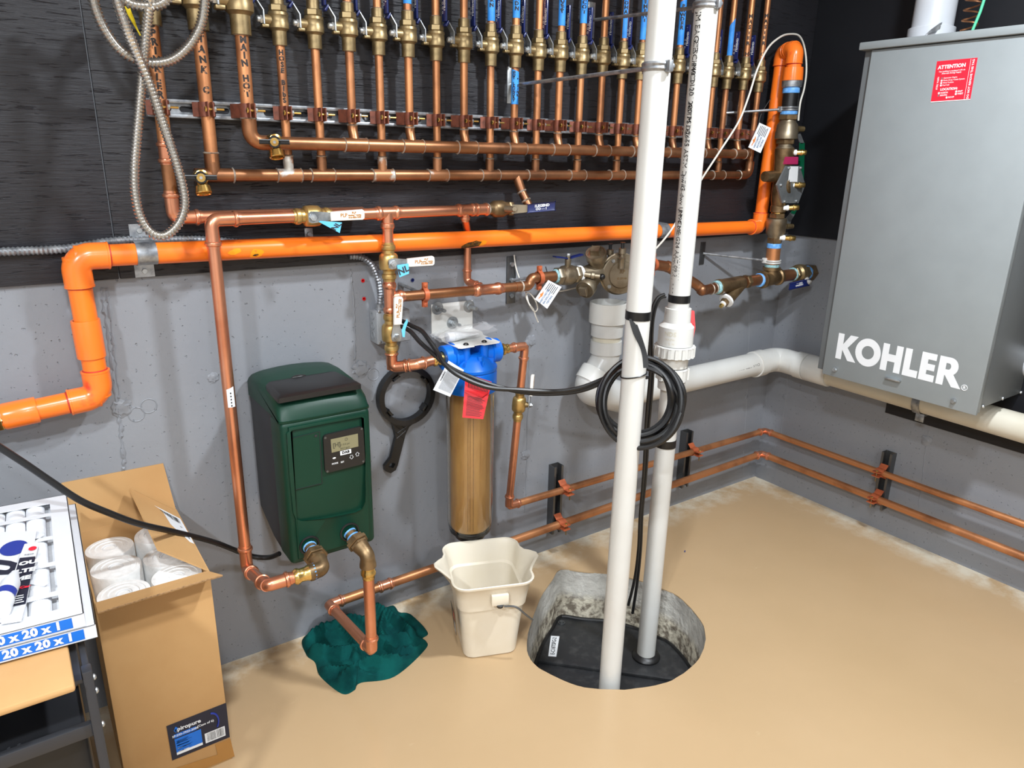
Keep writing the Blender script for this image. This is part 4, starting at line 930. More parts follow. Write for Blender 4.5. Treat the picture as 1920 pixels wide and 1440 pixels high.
MB().lathe(q1, bd, [(.018, .009), (.02, .012), (.026, .012), (.028, .008)], 12).part('thread_tape', 'ptfe', t); MB().hexn(q1, bd, .026, .04, .008).part('plug', 'brass_y', t)
MB().lathe(s0, d, [(-.012, .0225), (-.008, .0255), (.0, .0255)], 16).part('thread_seal', 'dope', t)
W = [Y(1226, 496, -.10), Y(1252, 500, -.10), Y(1306, 534, -.125), Y(1322, 543, -.14), s0]
MB().tube(fillet([W[0], W[1], W[2], Y(1318, 545, -.14), s0], .03), .0185, 16).part('pipe', 'cu_old2', t)
for p, nm in ((W[1], 0), (Y(1316, 544, -.14), 1)): MB().ball(p, .0215, 2).part('elbow', 'cu_old2', t)
for k in (.45, .75): MB().lathe(Y(1322, 545, -.14).lerp(s0, k), d, [(-.002, .0195), (0, .0215), (.003, .0195)], 16).part('solder_ring', 'solder', t)

# --- reduced pressure assembly behind the white pipes
yR = -.095
t = thing('reduced_pressure_assembly', 'nickel-bronze backflow valve with round relief cover, partly behind the nearer white pipe', 'backflow preventer', Y(1130, 560, yR))
a0, a1 = Y(1012, 521, -.09), Y(1236, 498, yR-.0); ax = (a1-a0).normalized()
def on(px, py): return a0+ax*((Y(px, py, yR)-a0).dot(ax))
pipe(t, a0-ax*.005, on(1046, 520), .0175, 'cu_old2')
p = on(1044, 522); mb = MB(); mb.hexn(p, ax, 0, .022, .028); L = (on(1086, 515)-p).length; mb.lathe(p, ax, [(.022, .024), (.028, .031), (L*.55, .033), (L*.72, .030), (L*.78, .025)], 20); mb.hexn(p, ax, L*.78, L, .028); mb.part('ball_valve', 'nickel', t)
MB().lathe(p, ax, [(-.006, .018), (-.002, .0225), (.001, .0225)], 16).part('thread_seal', 'dope', t)
vc = p+ax*(L*.5); MB().lathe(vc, (0, 0, 1), [(.028, .010), (.05, .010), (.052, .007), (.064, .007)], 12).part('valve_stem', 'nickel', t)
mb = MB(); mb.hexn(vc, (0, 0, 1), .060, .068, .008); mb.part('handle_nut', 'steel', t)
for s in (-1, 1):
    h0 = vc+V((0, 0, .056)); mb = MB(); mb.slab([h0+ax*(s*.006)+V((0, -.008, 0)), h0+ax*(s*.02)+V((0, -.009, .003)), h0+ax*(s*.055)+V((0, -.009, .008)), h0+ax*(s*.055)+V((0, .009, .008)), h0+ax*(s*.02)+V((0, .009, .003)), h0+ax*(s*.006)+V((0, .008, 0))], (0, 0, 1), .004); mb.part('butterfly_handle', 'blue_lever', t)
q = on(1087, 515); MB().lathe(q, ax, [(-.003, .024), (0, .027), (.005, .027), (.007, .024)], 16).part('thread_tape', 'ptfe', t)
B = on(1122, 510); mb = MB(); mb.lathe(q, ax, [(.004, .022), (.03, .024), (.05, .030), (.07, .036), (.12, .038), (.16, .03), (a1-q).length > .2 and (.2, .022) or (.18, .022)], 20); mb.part('check_body', 'nickel', t)
def plug(c, cap, r, nm='check_cap'):
    c, cap = V(c), V(cap); d = (cap-c).normalized(); L = (cap-c).length; s = d.cross(V((0, 0, 1))).normalized()
    MB().lathe(c, d, [(0, r*.75), (L*.45, r*.8), (L*.6, r*.98), (L*.95, r), (L, r*.96), (L, r*.86), (L*.96, r*.8)], 24).part(nm, 'nickel', t)
    MB().box(cap+d*.004, (r*.75, r*.75, .02), R=frame((0, 0, 0), d, s).to_3x3(), bev=.002).part('square_plug', 'nickel', t)
plug(Y(1121, 503, yR), Q(1117, 473, Y(1121, 503, yR)+V((-.02, -.045, .02))), .034); plug(Y(1113, 522, yR), Q(1096, 544, Y(1113, 522, yR)+V((-.02, -.05, -.03))), .032)
dc_ = Y(1163, 514, yR-.045); dn_ = V((-.30, -.95, -.02)).normalized()
MB().lathe(dc_, dn_, [(-.05, .05), (-.02, .058), (-.018, .068), (-.006, .070), (-.004, .066), (.004, .067), (.007, .064), (.008, .046), (.013, .043), (.014, .03)], 36).part('relief_cover', 'nickel', t)
for a_ in (.5, 2.2, 3.9, 5.4):
    c = frame(dc_, dn_) @ V((.056*math.cos(a_), .056*math.sin(a_), .006)); MB().hexn(c, dn_, 0, .006, .0065).part('cover_bolt', 'steel', t)
mb = MB(); fr = frame(dc_+dn_*.0145, dn_, V((.95, -.30, 0)))
sy = 1 if (fr.to_3x3() @ V((0, 1, 0))).z > 0 else -1
for s_, yy, h in (('RP', .010, .012), ('O 29146', -.012, .007)): mb.add2d(text2d(s_, h*1.38, .0004), lambda x, y: fr @ V((x, (y+yy)*sy, 0)))
mb.part('embossed_lettering', 'bronze', t)
for p_, y0 in (((1143, 488), yR-.005), ((1166, 486), yR-.06)):
    c = Y(*p_, y0); MB().lathe(c, (0, 0, 1), [(-.03, .012), (.0, .011), (.003, .013), (.008, .007), (.016, .007), (.018, .012), (.034, .012), (.036, .008)], 14).part('test_cock', 'nickel', t)
    MB().lathe(c, (0, 0, 1), [(.034, .0055), (.05, .0055), (.051, .0085), (.054, .0085)], 10).part('dust_cap', 'blackp', t)
c = Y(1107, 516, yR-.03); dt_ = V((.75, -.6, -.1)).normalized(); MB().lathe(c, dt_, [(-.02, .009), (0, .009), (.003, .012), (.012, .012), (.014, .008), (.03, .009)], 12).part('test_cock', 'nickel', t); MB().ball(c+dt_*.038, .0105, 2).part('dust_cap', 'blackp', t)
split_ring('copper split ring clamp just left of the butterfly valve', on(1013, 521), ax, .0175, rod=None)
split_ring('copper split ring clamp on the pipe between the two white pipes', W[0]-V((.004, 0, 0)), (1, 0, 0), .0185, rod=None)
pl = Y(958, 525, -.003); t = thing('wall_bracket', 'dark slotted wall bracket plate left of the butterfly valve', 'bracket', pl)
MB().box(pl, (.034, .006, .15), bev=.001).part('bracket_plate', 'steel_dark', t)
for dz in (-.05, 0, .05): MB().hexn(pl+V((0, -.003, dz)), (0, -1, 0), 0, .006, .008).part('bracket_bolt', 'steel', t)
MB().cyl(pl+V((.0, -.004, .0)), on(1010, 520)+V((-.0, .02, -.0)), .0045, 10).part('rod', 'galv', t)

# white card tags with a service firm's print
def firm_tag(px4, ref, lab):
    c = Card(*[Q(*p, ref) for p in px4]); t = c.body('service_tag', 'paper'); tag(t, lab, 'tag'); w = (c.br-c.bl).length; h = (c.tl-c.bl).length
    return c, t, w, h
for px4, ref, lab in (((((1052, 523)), (1003, 562), (1016, 580), (1030, 578)), None, None),): pass
def service(px4, ref, lab):                                            # corners: TL TR BR BL as the card reads sideways
    c, t, w, h = firm_tag(px4, ref, lab); mb = MB()
    for k, s in enumerate(('WESTCHESTER', 'BACKFLOW', 'TESTING')): c.text(mb, s, .33, .60-.2*k, h*.115, .04)
    mb.part('lettering', 'teal_ink', t); mb = MB()
    mb.poly([c.at(.08, .80, .0004), c.at(.14, .86, .0004), c.at(.24, .83, .0004), c.at(.32, .93, .0004), c.at(.38, .84, .0004), c.at(.5, .86, .0004), c.at(.42, .76, .0004), c.at(.28, .72, .0004), c.at(.2, .78, .0004)]); mb.part('logo', 'orange_ink', t)
    mb = MB(); c.lines(mb, .58, .95, .15, .85, 6, .4); mb.part('print_lines', 'ink', t)
service([(1003, 561), (1028, 525), (1053, 538), (1026, 579)], Y(1030, 550, -.12), 'white service tag hanging from the pipe left of the butterfly valve')
service([(1403, 276), (1424, 230), (1446, 240), (1426, 287)], axp(262)+V((-.05, -.0, 0)), 'white service tag hanging in front of the orange riser')
for pts_, ref, lab in ((((1023, 500), (1027, 515), (1030, 527)), Y(1030, 550, -.115), 'black tie holding the white tag left of the butterfly valve'), (((1445, 185), (1432, 205), (1425, 220), (1423, 233)), axp(250)+V((-.03, 0, 0)), 'black tie holding the white tag at the orange riser')):
    pts_ = [Q(*p, ref) for p in pts_]; o = MB().tube(catmull(pts_, 5), .0016, 6).part('cable_tie', 'blackp'); tag(o, lab, 'cable tie')

# ================================================================ WHITE PVC
rp = .0302
yA, yB = -.652, -.482
PA0, PA1 = Y(1242.3, 0, yA), Y(1150.5, 1185, yA); PB0, PB1 = Y(1325.5, 5, yB), Y(1214.8, 1185, yB)
def extz(a, b, z): d = b-a; return a+d*((z-a.z)/d.z)
PAt, PAb = extz(PA0, PA1, 2.3), extz(PA0, PA1, zl+.0005); PBt, PBb = extz(PB0, PB1, 2.3), extz(PB0, PB1, zl+.002)
def onA(py): 
    k = (py-0)/1185; return extz(PA0, PA1, Y(1242.3+(1150.5-1242.3)*k, py, yA).z)
def onB(py):
    k = (py-5)/1180; return extz(PB0, PB1, Y(1325.5+(1214.8-1325.5)*k, py, yB).z)
tA = thing('white_pvc_pipe', 'nearer tall white plastic pipe, blank, standing at the front of the sump pit', 'plastic pipe', PAb)
MB().tube([PAt, PAb], rp, 28).part('pipe', 'pvc', tA)
tB = thing('white_pvc_pipe', 'farther tall white plastic pipe with black print and a red-handled valve', 'plastic pipe', PBb)
axB = (PBb-PBt).normalized(); axA = (PAb-PAt).normalized()
MB().tube([PBt, onB(590)], rp, 28).part('pipe', 'pvc', tB); MB().tube([onB(715), PBb], rp, 28).part('pipe', 'pvc', tB)
O = onB(570); sB = lambda py: (onB(py)-O).dot(axB); k = 1/615
MB().lathe(O, axB, [(sB(577), rp), (sB(577.3), 23*k), (sB(603), 23.6*k), (sB(611), 31*k), (sB(645), 31.5*k), (sB(646), 28*k), (sB(668), 27*k), (sB(686), 26*k)], 30).part('valve_body', 'pvc', tB)
def ribbed(py0, py1, r, nr, nm):
    mb = MB(); mb.lathe(O, axB, [(sB(py0), r*.9), (sB(py0)+.002, r), (sB(py1)-.002, r), (sB(py1), r*.9)], 36)
    x = perp(axB); y = axB.cross(x)
    for i in range(nr):
        a = 2*PI*i/nr; mb.box(O+axB*((sB(py0)+sB(py1))/2)+(x*math.cos(a)+y*math.sin(a))*(r+.0008), (.004, .007, (sB(py1)-sB(py0))*.86), R=frame((0, 0, 0), axB, x*math.cos(a)+y*math.sin(a)).to_3x3(), bev=.001)
    mb.part(nm, 'pvc', tB)
ribbed(646, 667, 34.5*k, 18, 'union_nut'); ribbed(688, 711, 27.5*k, 8, 'union_nut')
MB().lathe(O, axB, [(sB(710), 25*k), (sB(727), 24.5*k), (sB(728), rp)], 28).part('socket', 'pvc', tB)
hb = onB(612); mb = MB(); hv = [Q(*p, hb+V((.06, -.0, 0))) for p in ((1289, 580), (1302, 583), (1304, 615), (1298, 645), (1291, 641), (1295, 615))]; mb.slab(hv, tocam(hb), .018); mb.part('valve_handle', 'red', tB)
MB().cyl(hb, (hv[1]+hv[4])/2, .010, 12).part('valve_stem', 'red', tB)
fB = FACE(hb.x, hb.y, 0); mb = MB()
for s_, py, h in (('NDS', 621, .013), ('NSF-PW', 631, .006), ('1-1/2 IPS', 639, .006)): wraptext(mb, s_, onB(py), (0, 0, 1), 31*k, fB+V((-.55, .1, 0)), h, bold=.03)
mb.part('embossed_lettering', 'pvc_old', tB)
mb = MB(); fw = fB+V((-1.1, .55, 0))
for s_, py, h in (('JM EAGLE', 62, .020), ('2" SCH40 DWV', 132, .019), ('PVC1120  280 PSI @ 73.F', 205, .019), ('ASTM D2665 ASTM D1785 NSF', 292, .018), ('pw-G-dwv U.P. Code', 385, .017), ('JM90 ME G24 AAZ 09 3 A', 462, .017), ('IIIIIIIII', 500, .03), ('- - - --', 545, .017)): wraptext(mb, s_, onB(py), (0, 0, 1), rp, fw, h*.8, bold=.0, rot=-PI/2, off=.0004)
mb.part('printed_lettering', 'ink', tB)
def ringhanger(lab, c, axx, wall_px, nm='ring_hanger'):
    h = thing(nm, lab, 'pipe hanger', c); w_ = Y(*wall_px, PLY); d = (w_-c); d = (d-axx*d.dot(axx)).normalized()
    mb = MB()
    mb.lathe(c-axx*.009, axx, [(0, rp+.0003), (0, rp+.003), (.004, rp+.0055), (.009, rp+.0035), (.014, rp+.0055), (.018, rp+.003), (.018, rp+.0003)], 28, cap=False); mb.part('hanger_ring', 'galv', h)
    for s in (1, -1):
        e = c+d.cross(axx)*(0)+d*(s*(rp+.007)); MB().box(e, (.018, .012, .024), R=frame((0, 0, 0), axx, d).to_3x3(), bev=.003).part('hanger_lug', 'galv', h)
        MB().lathe(e-axx.cross(d)*.006, axx.cross(d), [(-.006, .006), (-.003, .007), (.0, .007), (.012, .004)], 10).part('hanger_screw', 'galv', h)
    MB().cyl(c+d*(rp+.01), w_, .0048, 10).part('threaded_rod', 'galv', h)
    MB().box(w_, (.028, .004, .10), bev=.001).part('wall_plate', 'steel', h)
ringhanger('galvanised ring hanger with a long rod gripping the nearer white pipe', onA(126), -axA, (958, 160))
ringhanger('galvanised ring hanger gripping the farther white pipe at the top edge', onB(10), -axB, (1108, 38))
for p_, py0, py1, par, lab, r_, on_ in ((tA, 582, 598, None, 'wide black tape band round the nearer white pipe', rp, onA), (tB, 552, 566, None, 'black tape band round the farther white pipe above its valve', rp, onB), (tB, 822, 836, None, 'black tape band round the farther white pipe below the cord coil', rp, onB)):
    a, b = on_(py0), on_(py1); o = MB().lathe(a, b-a, [(0, r_), (0, r_+.0012), ((b-a).length, r_+.0012), ((b-a).length, r_)], 26, cap=False).part('tape_band', 'eltape'); tag(o, lab, 'tape')
# loose tail of tape
rf = onA(640)+tocam(onA(640))*.041; L1_ = catmull([V((*p, 0)) for p in ((1179, 598), (1187, 625), (1199, 650), (1204, 668), (1206, 690))], 4); L2_ = catmull([V((*p, 0)) for p in ((1191, 598), (1203, 630), (1211, 655), (1215, 672), (1216, 690))], 4)
mb = MB(); a = [mb.bm.verts.new(Q(p.x, p.y, rf)) for p in L1_]; b = [mb.bm.verts.new(Q(p.x, p.y, rf+V((0, -.003, 0)))) for p in L2_]
for i in range(len(a)-1): mb.bm.faces.new((a[i], b[i], b[i+1], a[i+1]))
tag(mb.part('tape_tail', 'eltape'), 'loose tail of black tape hanging down the nearer white pipe', 'tape')
a_, b_ = onA(697), onA(706); x_ = perp(axA); y_ = axA.cross(x_); f_ = tocam(onA(700)); rt = f_.cross(V((0, 0, 1)))
ring = []
for i in range(28):
    an = 2*PI*i/28; dd = (x_*math.cos(an)+y_*math.sin(an)); ring.append(onA(702)+dd*(rp+.0018)-axA*(-.007*dd.dot(-rt.normalized()*-1)))
mb = MB(); mb.tube(ring, .0018, 6, closed=True); e = onA(707)+(rt.normalized()*-1 if False else V((.78, -.6, 0)))*(rp+.004); mb.box(e, (.012, .008, .007), bev=.0015); tag(mb.part('zip_tie', 'blackp'), 'thin black zip tie strapping the cord coil to the nearer white pipe', 'cable tie')

# air-gap drain under the backflow valve
yG = -.11; kk = 1/575
G = lambda px, py: Y(px, py, yG)
t = thing('air_gap_drain', 'stacked white plastic drain fittings with an open funnel below the bronze backflow valve', 'drain', G(1130, 740))
g0 = G(1141, 570); x0 = g0.x
def gz(py): return G(1141, py).z
zt_, = (gz(562),)
MB().lathe((x0, yG, gz(566)), (0, 0, -1), [(0, 34*kk), (.001, 36.5*kk), (gz(566)-gz(603), 36.5*kk), (gz(566)-gz(604), 31*kk), (gz(566)-gz(606), 26*kk), (gz(566)-gz(600), 29*kk), (gz(566)-gz(570), 33*kk)], 34, closed=True, cap=False).part('funnel', 'pvc', t)
MB().lathe((x0, yG, gz(604)), (0, 0, -1), [(0, 31*kk), (gz(604)-gz(612), 31.3*kk), (gz(604)-gz(628), 31*kk), (gz(604)-gz(629), 27*kk)], 32).part('reducer', 'pvc_lump', t)
MB().lathe((x0, yG, gz(626)), (0, 0, -1), [(0, 27.5*kk), (gz(626)-gz(640), 27.5*kk)], 32).part('pipe', 'pvc_old', t)
MB().lathe((x0, yG, gz(637)), (0, 0, -1), [(0, 27*kk), (0, 30.5*kk), (gz(637)-gz(660), 31*kk), (gz(637)-gz(661), 28*kk)], 32).part('socket', 'pvc_lump', t)
e1 = V((x0, yG, gz(672))); e2 = G(1103, 728)+V((0, -.0, 0)); e3 = G(1165, 752)
MB().tube(fillet([(x0, yG, gz(655)), e1, e1.lerp(e2, .7)], .07, 8), 28*kk, 28).part('elbow', 'pvc_lump', t)
d = (e2-e1).normalized(); MB().lathe(e1.lerp(e2, .42), d, [(0, 28*kk), (0, 33*kk), (.006, 34*kk), (.05, 34*kk)], 30).part('socket_ring', 'pvc', t)
MB().tube(fillet([e1.lerp(e2, .45), e2, e3+V((.03, .03, 0))], .055, 9), 32.5*kk, 28).part('elbow', 'pvc_lump', t)
# horizontal drain with corner elbow
yH = -.1; rh = .0475
t = thing('white_drain_pipe', 'thick ivory drain pipe turning the corner and running under the grey enclosure', 'plastic pipe', (-.1, -.1, .55))
h0, h1 = Y(1180, 738, yH), Y(1440, 673, yH); q0, q1 = X(1513, 691, -.1), X(1920, 805, -.1)
dh = (h1-h0).normalized(); cn = V((-.1, yH, (h1.z+q0.z)/2)); hE = V((h0.x-.06, yH, h0.z+.003))
MB().tube([hE, cn-dh*.07], rh, 28).part('pipe', 'pvc', t); dq = (q1-q0).normalized(); MB().tube([cn+dq*.07, q1+dq*.5], rh*.985, 28).part('pipe', 'pvc_old', t)
a = fillet([cn-dh*.14, cn-dh*.092, cn, cn+dq*.092, cn+dq*.13], [0, 0, .075, 0, 0], 10)
MB().tube(a, rh*1.06, 30).part('elbow', 'pvc', t)
MB().lathe(cn-dh*.155, dh, [(0, rh), (0, rh*1.14), (.05, rh*1.15), (.052, rh)], 30, cap=False).part('elbow_socket', 'pvc', t)
MB().lathe(cn+dq*.10, dq, [(0, rh), (0, rh*1.14), (.045, rh*1.15), (.047, rh)], 30, cap=False).part('elbow_socket', 'pvc', t)
MB().lathe(cn+dq*.149, dq, [(0, rh), (0, rh*1.13), (.002, rh*1.15), (.10, rh*1.15), (.102, rh*1.13), (.102, rh)], 30, cap=False).part('coupling', 'pvc', t)
mb = MB(); wraptext(mb, 'CHARLOTTE  3" SCH 40  PVC  ASTM D1785  DWV  NSF', cn-dh*.36+V((0, 0, 0)), dh*-1, rh, V((-.45, -1, .35)), .011, bold=.02, rot=PI/2, off=.0005); mb.part('printed_lettering', 'ink', t)
sx = X(1725, 770, -.1); t2 = thing('pipe_strap', 'grey metal strap round the ivory drain pipe below the enclosure', 'pipe strap', sx)
MB().lathe(q0+dq*((sx-q0).dot(dq)), dq, [(-.014, rh*.985), (-.014, rh*1.02), (.014, rh*1.02), (.014, rh*.985)], 28, cap=False).part('strap_band', 'galv', t2)
cT = q0+dq*((sx-q0).dot(dq)); MB().box((cT.x-.01, cT.y-.008, cT.z-rh-.012), (.004, .030, .030), bev=.0006).part('strap_tab', 'galv', t2); MB().box(((cT.x+PLY)/2, cT.y-.012, cT.z-rh-.004), (-cT.x+PLY, .02, .004)).part('strap_foot', 'galv', t2)

# ================================================================ BLACK CORDS
rc = .0062
cc = Q(1197, 748, onA(740)+V((.0, .065, 0))); fz = tocam(cc); sx_ = V((0, 0, 1)).cross(fz).normalized(); up_ = fz.cross(sx_)
t = thing('power_cord', 'coiled black power cord tied behind the nearer white pipe and running left to the filter', 'cord', cc-V((0, 0, .13)))
pts = []; pxm = 1/690
turns = [(77, 72, 0, 4), (66, 70, -6, 2), (73, 60, 3, 6), (59, 62, -5, -4), (80, 78, 1, 4), (69, 75, 8, 12), (62, 68, 4, 6), (75, 66, -5, 10), (56, 60, 2, 0), (71, 80, 3, 6)]
for j, (rx_, ry_, ox, oy) in enumerate(turns):
    for i in range(14):
        an = 2*PI*i/14+.3; nx = turns[min(j+1, len(turns)-1)]; w_ = i/14
        a_x, a_y, o_x, o_y = (p*(1-w_)+q*w_ for p, q in zip((rx_, ry_, ox, oy), nx))
        pts.append(cc+sx_*((a_x*math.cos(an)*(1 if math.cos(an) > 0 else .98)+o_x)*pxm)+up_*((a_y*math.sin(an)-o_y)*pxm)+fz*((j-4.5)*.0065+.010*math.sin(2*an+j*1.7)))
MB().tube(catmull(pts, 4), rc, 8).part('cord_coil', 'rubber', t)
def cord(par, pp, nm='cord', r=rc, m='rubber'): return MB().tube(catmull(pp, 8), r, 8).part(nm, m, par)
run = lambda L, ya, yb_: [Y(p[0], p[1], ya+(yb_-ya)*i/(len(L)-1)) for i, p in enumerate(L)]
cord(t, run([(736, 612), (752, 612), (770, 622), (788, 642), (812, 663), (842, 688), (880, 706), (930, 724), (985, 736), (1040, 738), (1090, 732), (1132, 716), (1150, 705)], -.065, -.56), 'cord')
cord(t, run([(736, 600), (754, 602), (772, 611), (790, 620), (803, 636), (820, 660), (833, 682), (862, 705), (915, 726), (975, 731), (1040, 734), (1085, 728), (1128, 712), (1148, 700)], -.06, -.55), 'cord')
tag(MB().tube(catmull(run([(973, 727), (976, 738), (982, 734)], -.33, -.34), 4), .003, 6).part('cable_tie', 'blackp'), 'black cable tie round the twin cord below the right filter valve', 'cable tie')
cB = lambda L, y0, y1: [Y(p[0], p[1], y0+(y1-y0)*i/(len(L)-1)) for i, p in enumerate(L)]
t = thing('black_cable', 'black sump pump cords rising from the pit and taped to the farther white pipe', 'cord', onB(1150))
for o_, L in ((0, [(1186, 1150), (1195, 1090), (1201, 1030), (1204, 960), (1210, 900), (1213, 860), (1216, 800), (1220, 760), (1224, 700), (1222, 640), (1226, 590), (1236, 562), (1248, 556)]), (1, [(1178, 1135), (1190, 1085), (1197, 1030), (1200, 970), (1206, 900), (1209, 850), (1211, 800), (1214, 760), (1219, 700), (1217, 640), (1221, 588), (1232, 560), (1246, 552)])):
    cord(t, cB(L, -.46, -.52), 'cord', .0048)

# ================================================================ GREEN BOOSTER PUMP
yp = -.275
t = thing('booster_pump', 'dark green booster pump with black lid and small display on the wall', 'pump', (-2.14, -.15, .4))
xl, xr = Y(538, 960, yp).x, Y(703, 960, yp).x; zs = Y(608, 779, yp).z; zbt = Y(620, 1040, yp).z; ztop = Z(580, 722, .858).z
W_ = xr-xl; mb = MB(); rows = []
for u, dl in ((0, .016), (.004, .008), (.012, .002), (.03, 0), (.2, 0), (.35, 0), (.5, 0), (.65, 0), (.8, 0), (1-.03, 0), (1-.012, .002), (1-.004, .008), (1, .016)):
    x = xl+W_*u if .03 < u < .97 else (xl+u if u < .5 else xr-(1-u)); cr = .012*(1-(2*(x-xl)/W_-1)**2)
    pr = [(-.02, zs+.0), (-.02, ztop-dl+cr-.004), (-.03, ztop-dl+cr), (-.10, ztop-dl+cr+.004), (-.17, ztop-dl+cr), (-.215, ztop-dl-.006+cr), (-.245, ztop-dl-.020+cr*.8), (-.264+dl*.3, ztop-dl-.040+cr*.5), (-.273+dl*.5, ztop-.062), (yp+dl*.6, zs+.001)]
    rows.append([mb.bm.verts.new((x, y, z)) for y, z in pr])
mb.skin(rows); mb.part('top_cover', 'greenp', t)
MB().box(((xl+xr)/2, (-.185+yp)/2, (zs+zbt)/2-.001), (W_-.002, -.185-yp, zs-zbt), bev=.013, segs=3).part('front_shell', 'greenp', t)
fm = M(((0, 0, 1, xl+.003), (1, 0, 0, 0), (0, 1, 0, 0), (0, 0, 0, 1)))
MB().prism([(-.02, zs-.001), (-.2, zs-.001), (-.2, zbt+.004), (-.13, zbt+.014), (-.02, zbt+.06)], fm, W_-.006, .004).part('back_shell', 'greyshell', t)
bez = M(((1, 0, 0, 0), (0, 0, -1, yp), (0, 1, 0, 0), (0, 0, 0, 1)))
P2 = lambda px, py: (Y(px, py, yp).x, Y(px, py, yp).z)
hl = [P2(*p) for p in ((536, 812), (545, 803), (610, 790), (677, 778), (685, 782), (687, 800), (686, 880), (682, 938), (676, 952), (664, 958), (610, 969), (562, 978), (553, 974), (548, 960), (541, 890))]
ol = [(xl+.018, zs-.012), (xl+.018, zbt+.016), (xr-.018, zbt+.016), (xr-.018, zs-.012)]
mb = MB(); plate(mb, ol, [hl], .006, bez); bmesh.ops.bevel(mb.bm, geom=[e for e in mb.bm.edges if len(e.link_faces) == 2 and e.calc_face_angle(0) > 1 and max(v.co.y for v in e.verts) < yp-.004], offset=.004, segments=2, profile=.5, affect='EDGES'); mb.part('front_bezel', 'greenp', t)
def ypl(pxs, off): return [Y(px, py, yp-off) for px, py in pxs]
mb = MB(); mb.slab(ypl([(538, 824), (599, 809), (604, 906), (549, 919)][::-1], .003), (0, -1, 0), .004); o_ = mb.part('service_cover', 'greenp', t)
gv = ypl([(538, 824), (599, 809), (604, 906), (549, 919)], .0032); MB().tube([p for p in gv], .0011, 5, closed=True).part('cover_groove', 'greyshell', o_)
for p in ((545, 829), (592, 817)): c = Y(*p, yp-.003); MB().lathe(c, (0, -1, 0), [(0, .0035), (.0012, .0035), (.0014, .002)], 10).part('screw', 'greyshell', t)
def rrect(c4, n=4, k=.14):
    o = []
    for i in range(4):
        p, a, b = V(c4[i]), V(c4[i-1]), V(c4[(i+1) % 4]); s, e = p.lerp(a, k), p.lerp(b, k)
        for j in range(n+1): q = j/n; o.append(s*(1-q)**2+p*2*q*(1-q)+e*q*q)
    return o
mb = MB(); mb.slab(rrect(ypl([(606, 817), (681, 799), (685, 869), (610, 888)][::-1], .007), 4, .10), (0, -1, 0), .008); cp = mb.part('control_panel', 'blackp', t)
lc = Card(*ypl([(620, 824), (671, 813), (672, 837), (622, 849)], .0075)); lcd = lc.body('display', 'lcd', cp, .002)
mb = MB(); lc.text(mb, '[H]', .2, .5, .011, .04); lc.text(mb, 'O', .56, .76, .008); lc.text(mb, 'O 0.0 psi', .5, .42, .005); lc.text(mb, '00.0 gpm', .5, .14, .005); mb.part('lettering', 'lcdink', lcd)
kc = Card(*ypl([(620, 824), (672, 812), (675, 868), (624, 880)], .0073)); mb = MB()
kc.rect(mb, .30, .40, .70, .54); db = mb.part('badge', 'white', cp)
mb = MB(); kc.text(mb, 'DAB', .5, .475, .0068, .08, off=.0008, space=1.1); mb.part('lettering', 'ink', db)
mb = MB(); kc.text(mb, 'MODE', .09, .18, .0042, .03); kc.text(mb, 'SET', .36, .17, .0042, .03); mb.ball(kc.at(.08, .36, 0), .0032, 2, (1.4, .3, .7))
for u_, v_, s in ((.70, .26, -1), (.92, .32, 1)):
    c = kc.at(u_, v_, .0004); e = kc.ex.normalized(); f = kc.ey.normalized()*s; q = .0052
    pts = [(-.6, -1), (.6, -1), (.6, 0), (1, 0), (0, 1), (-1, 0), (-.6, 0)]
    for a_, b_ in zip(pts, pts[1:]+pts[:1]): mb.tube([c+e*(a_[0]*q)+f*(a_[1]*q), c+e*(b_[0]*q)+f*(b_[1]*q)], .0004, 4)
mb.part('key_symbols', 'white', cp)
for p in ((610, 821), (678, 804), (681, 865), (614, 884)): c = Y(*p, yp-.007); MB().lathe(c, (0, -1, 0), [(0, .003), (.001, .003), (.0012, .0018)], 8).part('screw', 'steel_dark', cp)
lz = ztop+.012; lp = [Z(*p, z_) for p, z_ in (((497, 722), lz-.006), ((632, 702), lz-.004), ((679, 722), lz-.011), ((522, 749), lz-.013))]
mb = MB(); nrm = (lp[1]-lp[0]).cross(lp[3]-lp[0]); nrm = nrm if nrm.z > 0 else -nrm
r0 = rrect(lp, 3, .06); mid = [p+V((0, 0, .006*(1-((p.x-(xl+xr)/2)/(W_/2))**2))) for p in r0]; ins = [V((xl/2+xr/2, -.13, p.z)).lerp(p, .93)+V((0, 0, .005)) for p in mid]; bas = [p-V((0, 0, .012)) for p in mid]
rg = [[mb.bm.verts.new(p) for p in q] for q in (bas, mid, ins)]; mb.skin(rg); ld = mb.part('lid', 'blackp', t)
MB().ball(Z(560, 706, lz+.002), .014, 2, (1.4, .5, .35)).part('lid_latch', 'blackp', ld)
for p in ((580, 1022), (655, 997)):
    c = Y(*p, yp-.005); MB().lathe(c, (0, -1, 0), [(-.002, .027), (.003, .026), (.004, .022), (-.004, .019)], 24).part('port_ring', 'rubber', t)

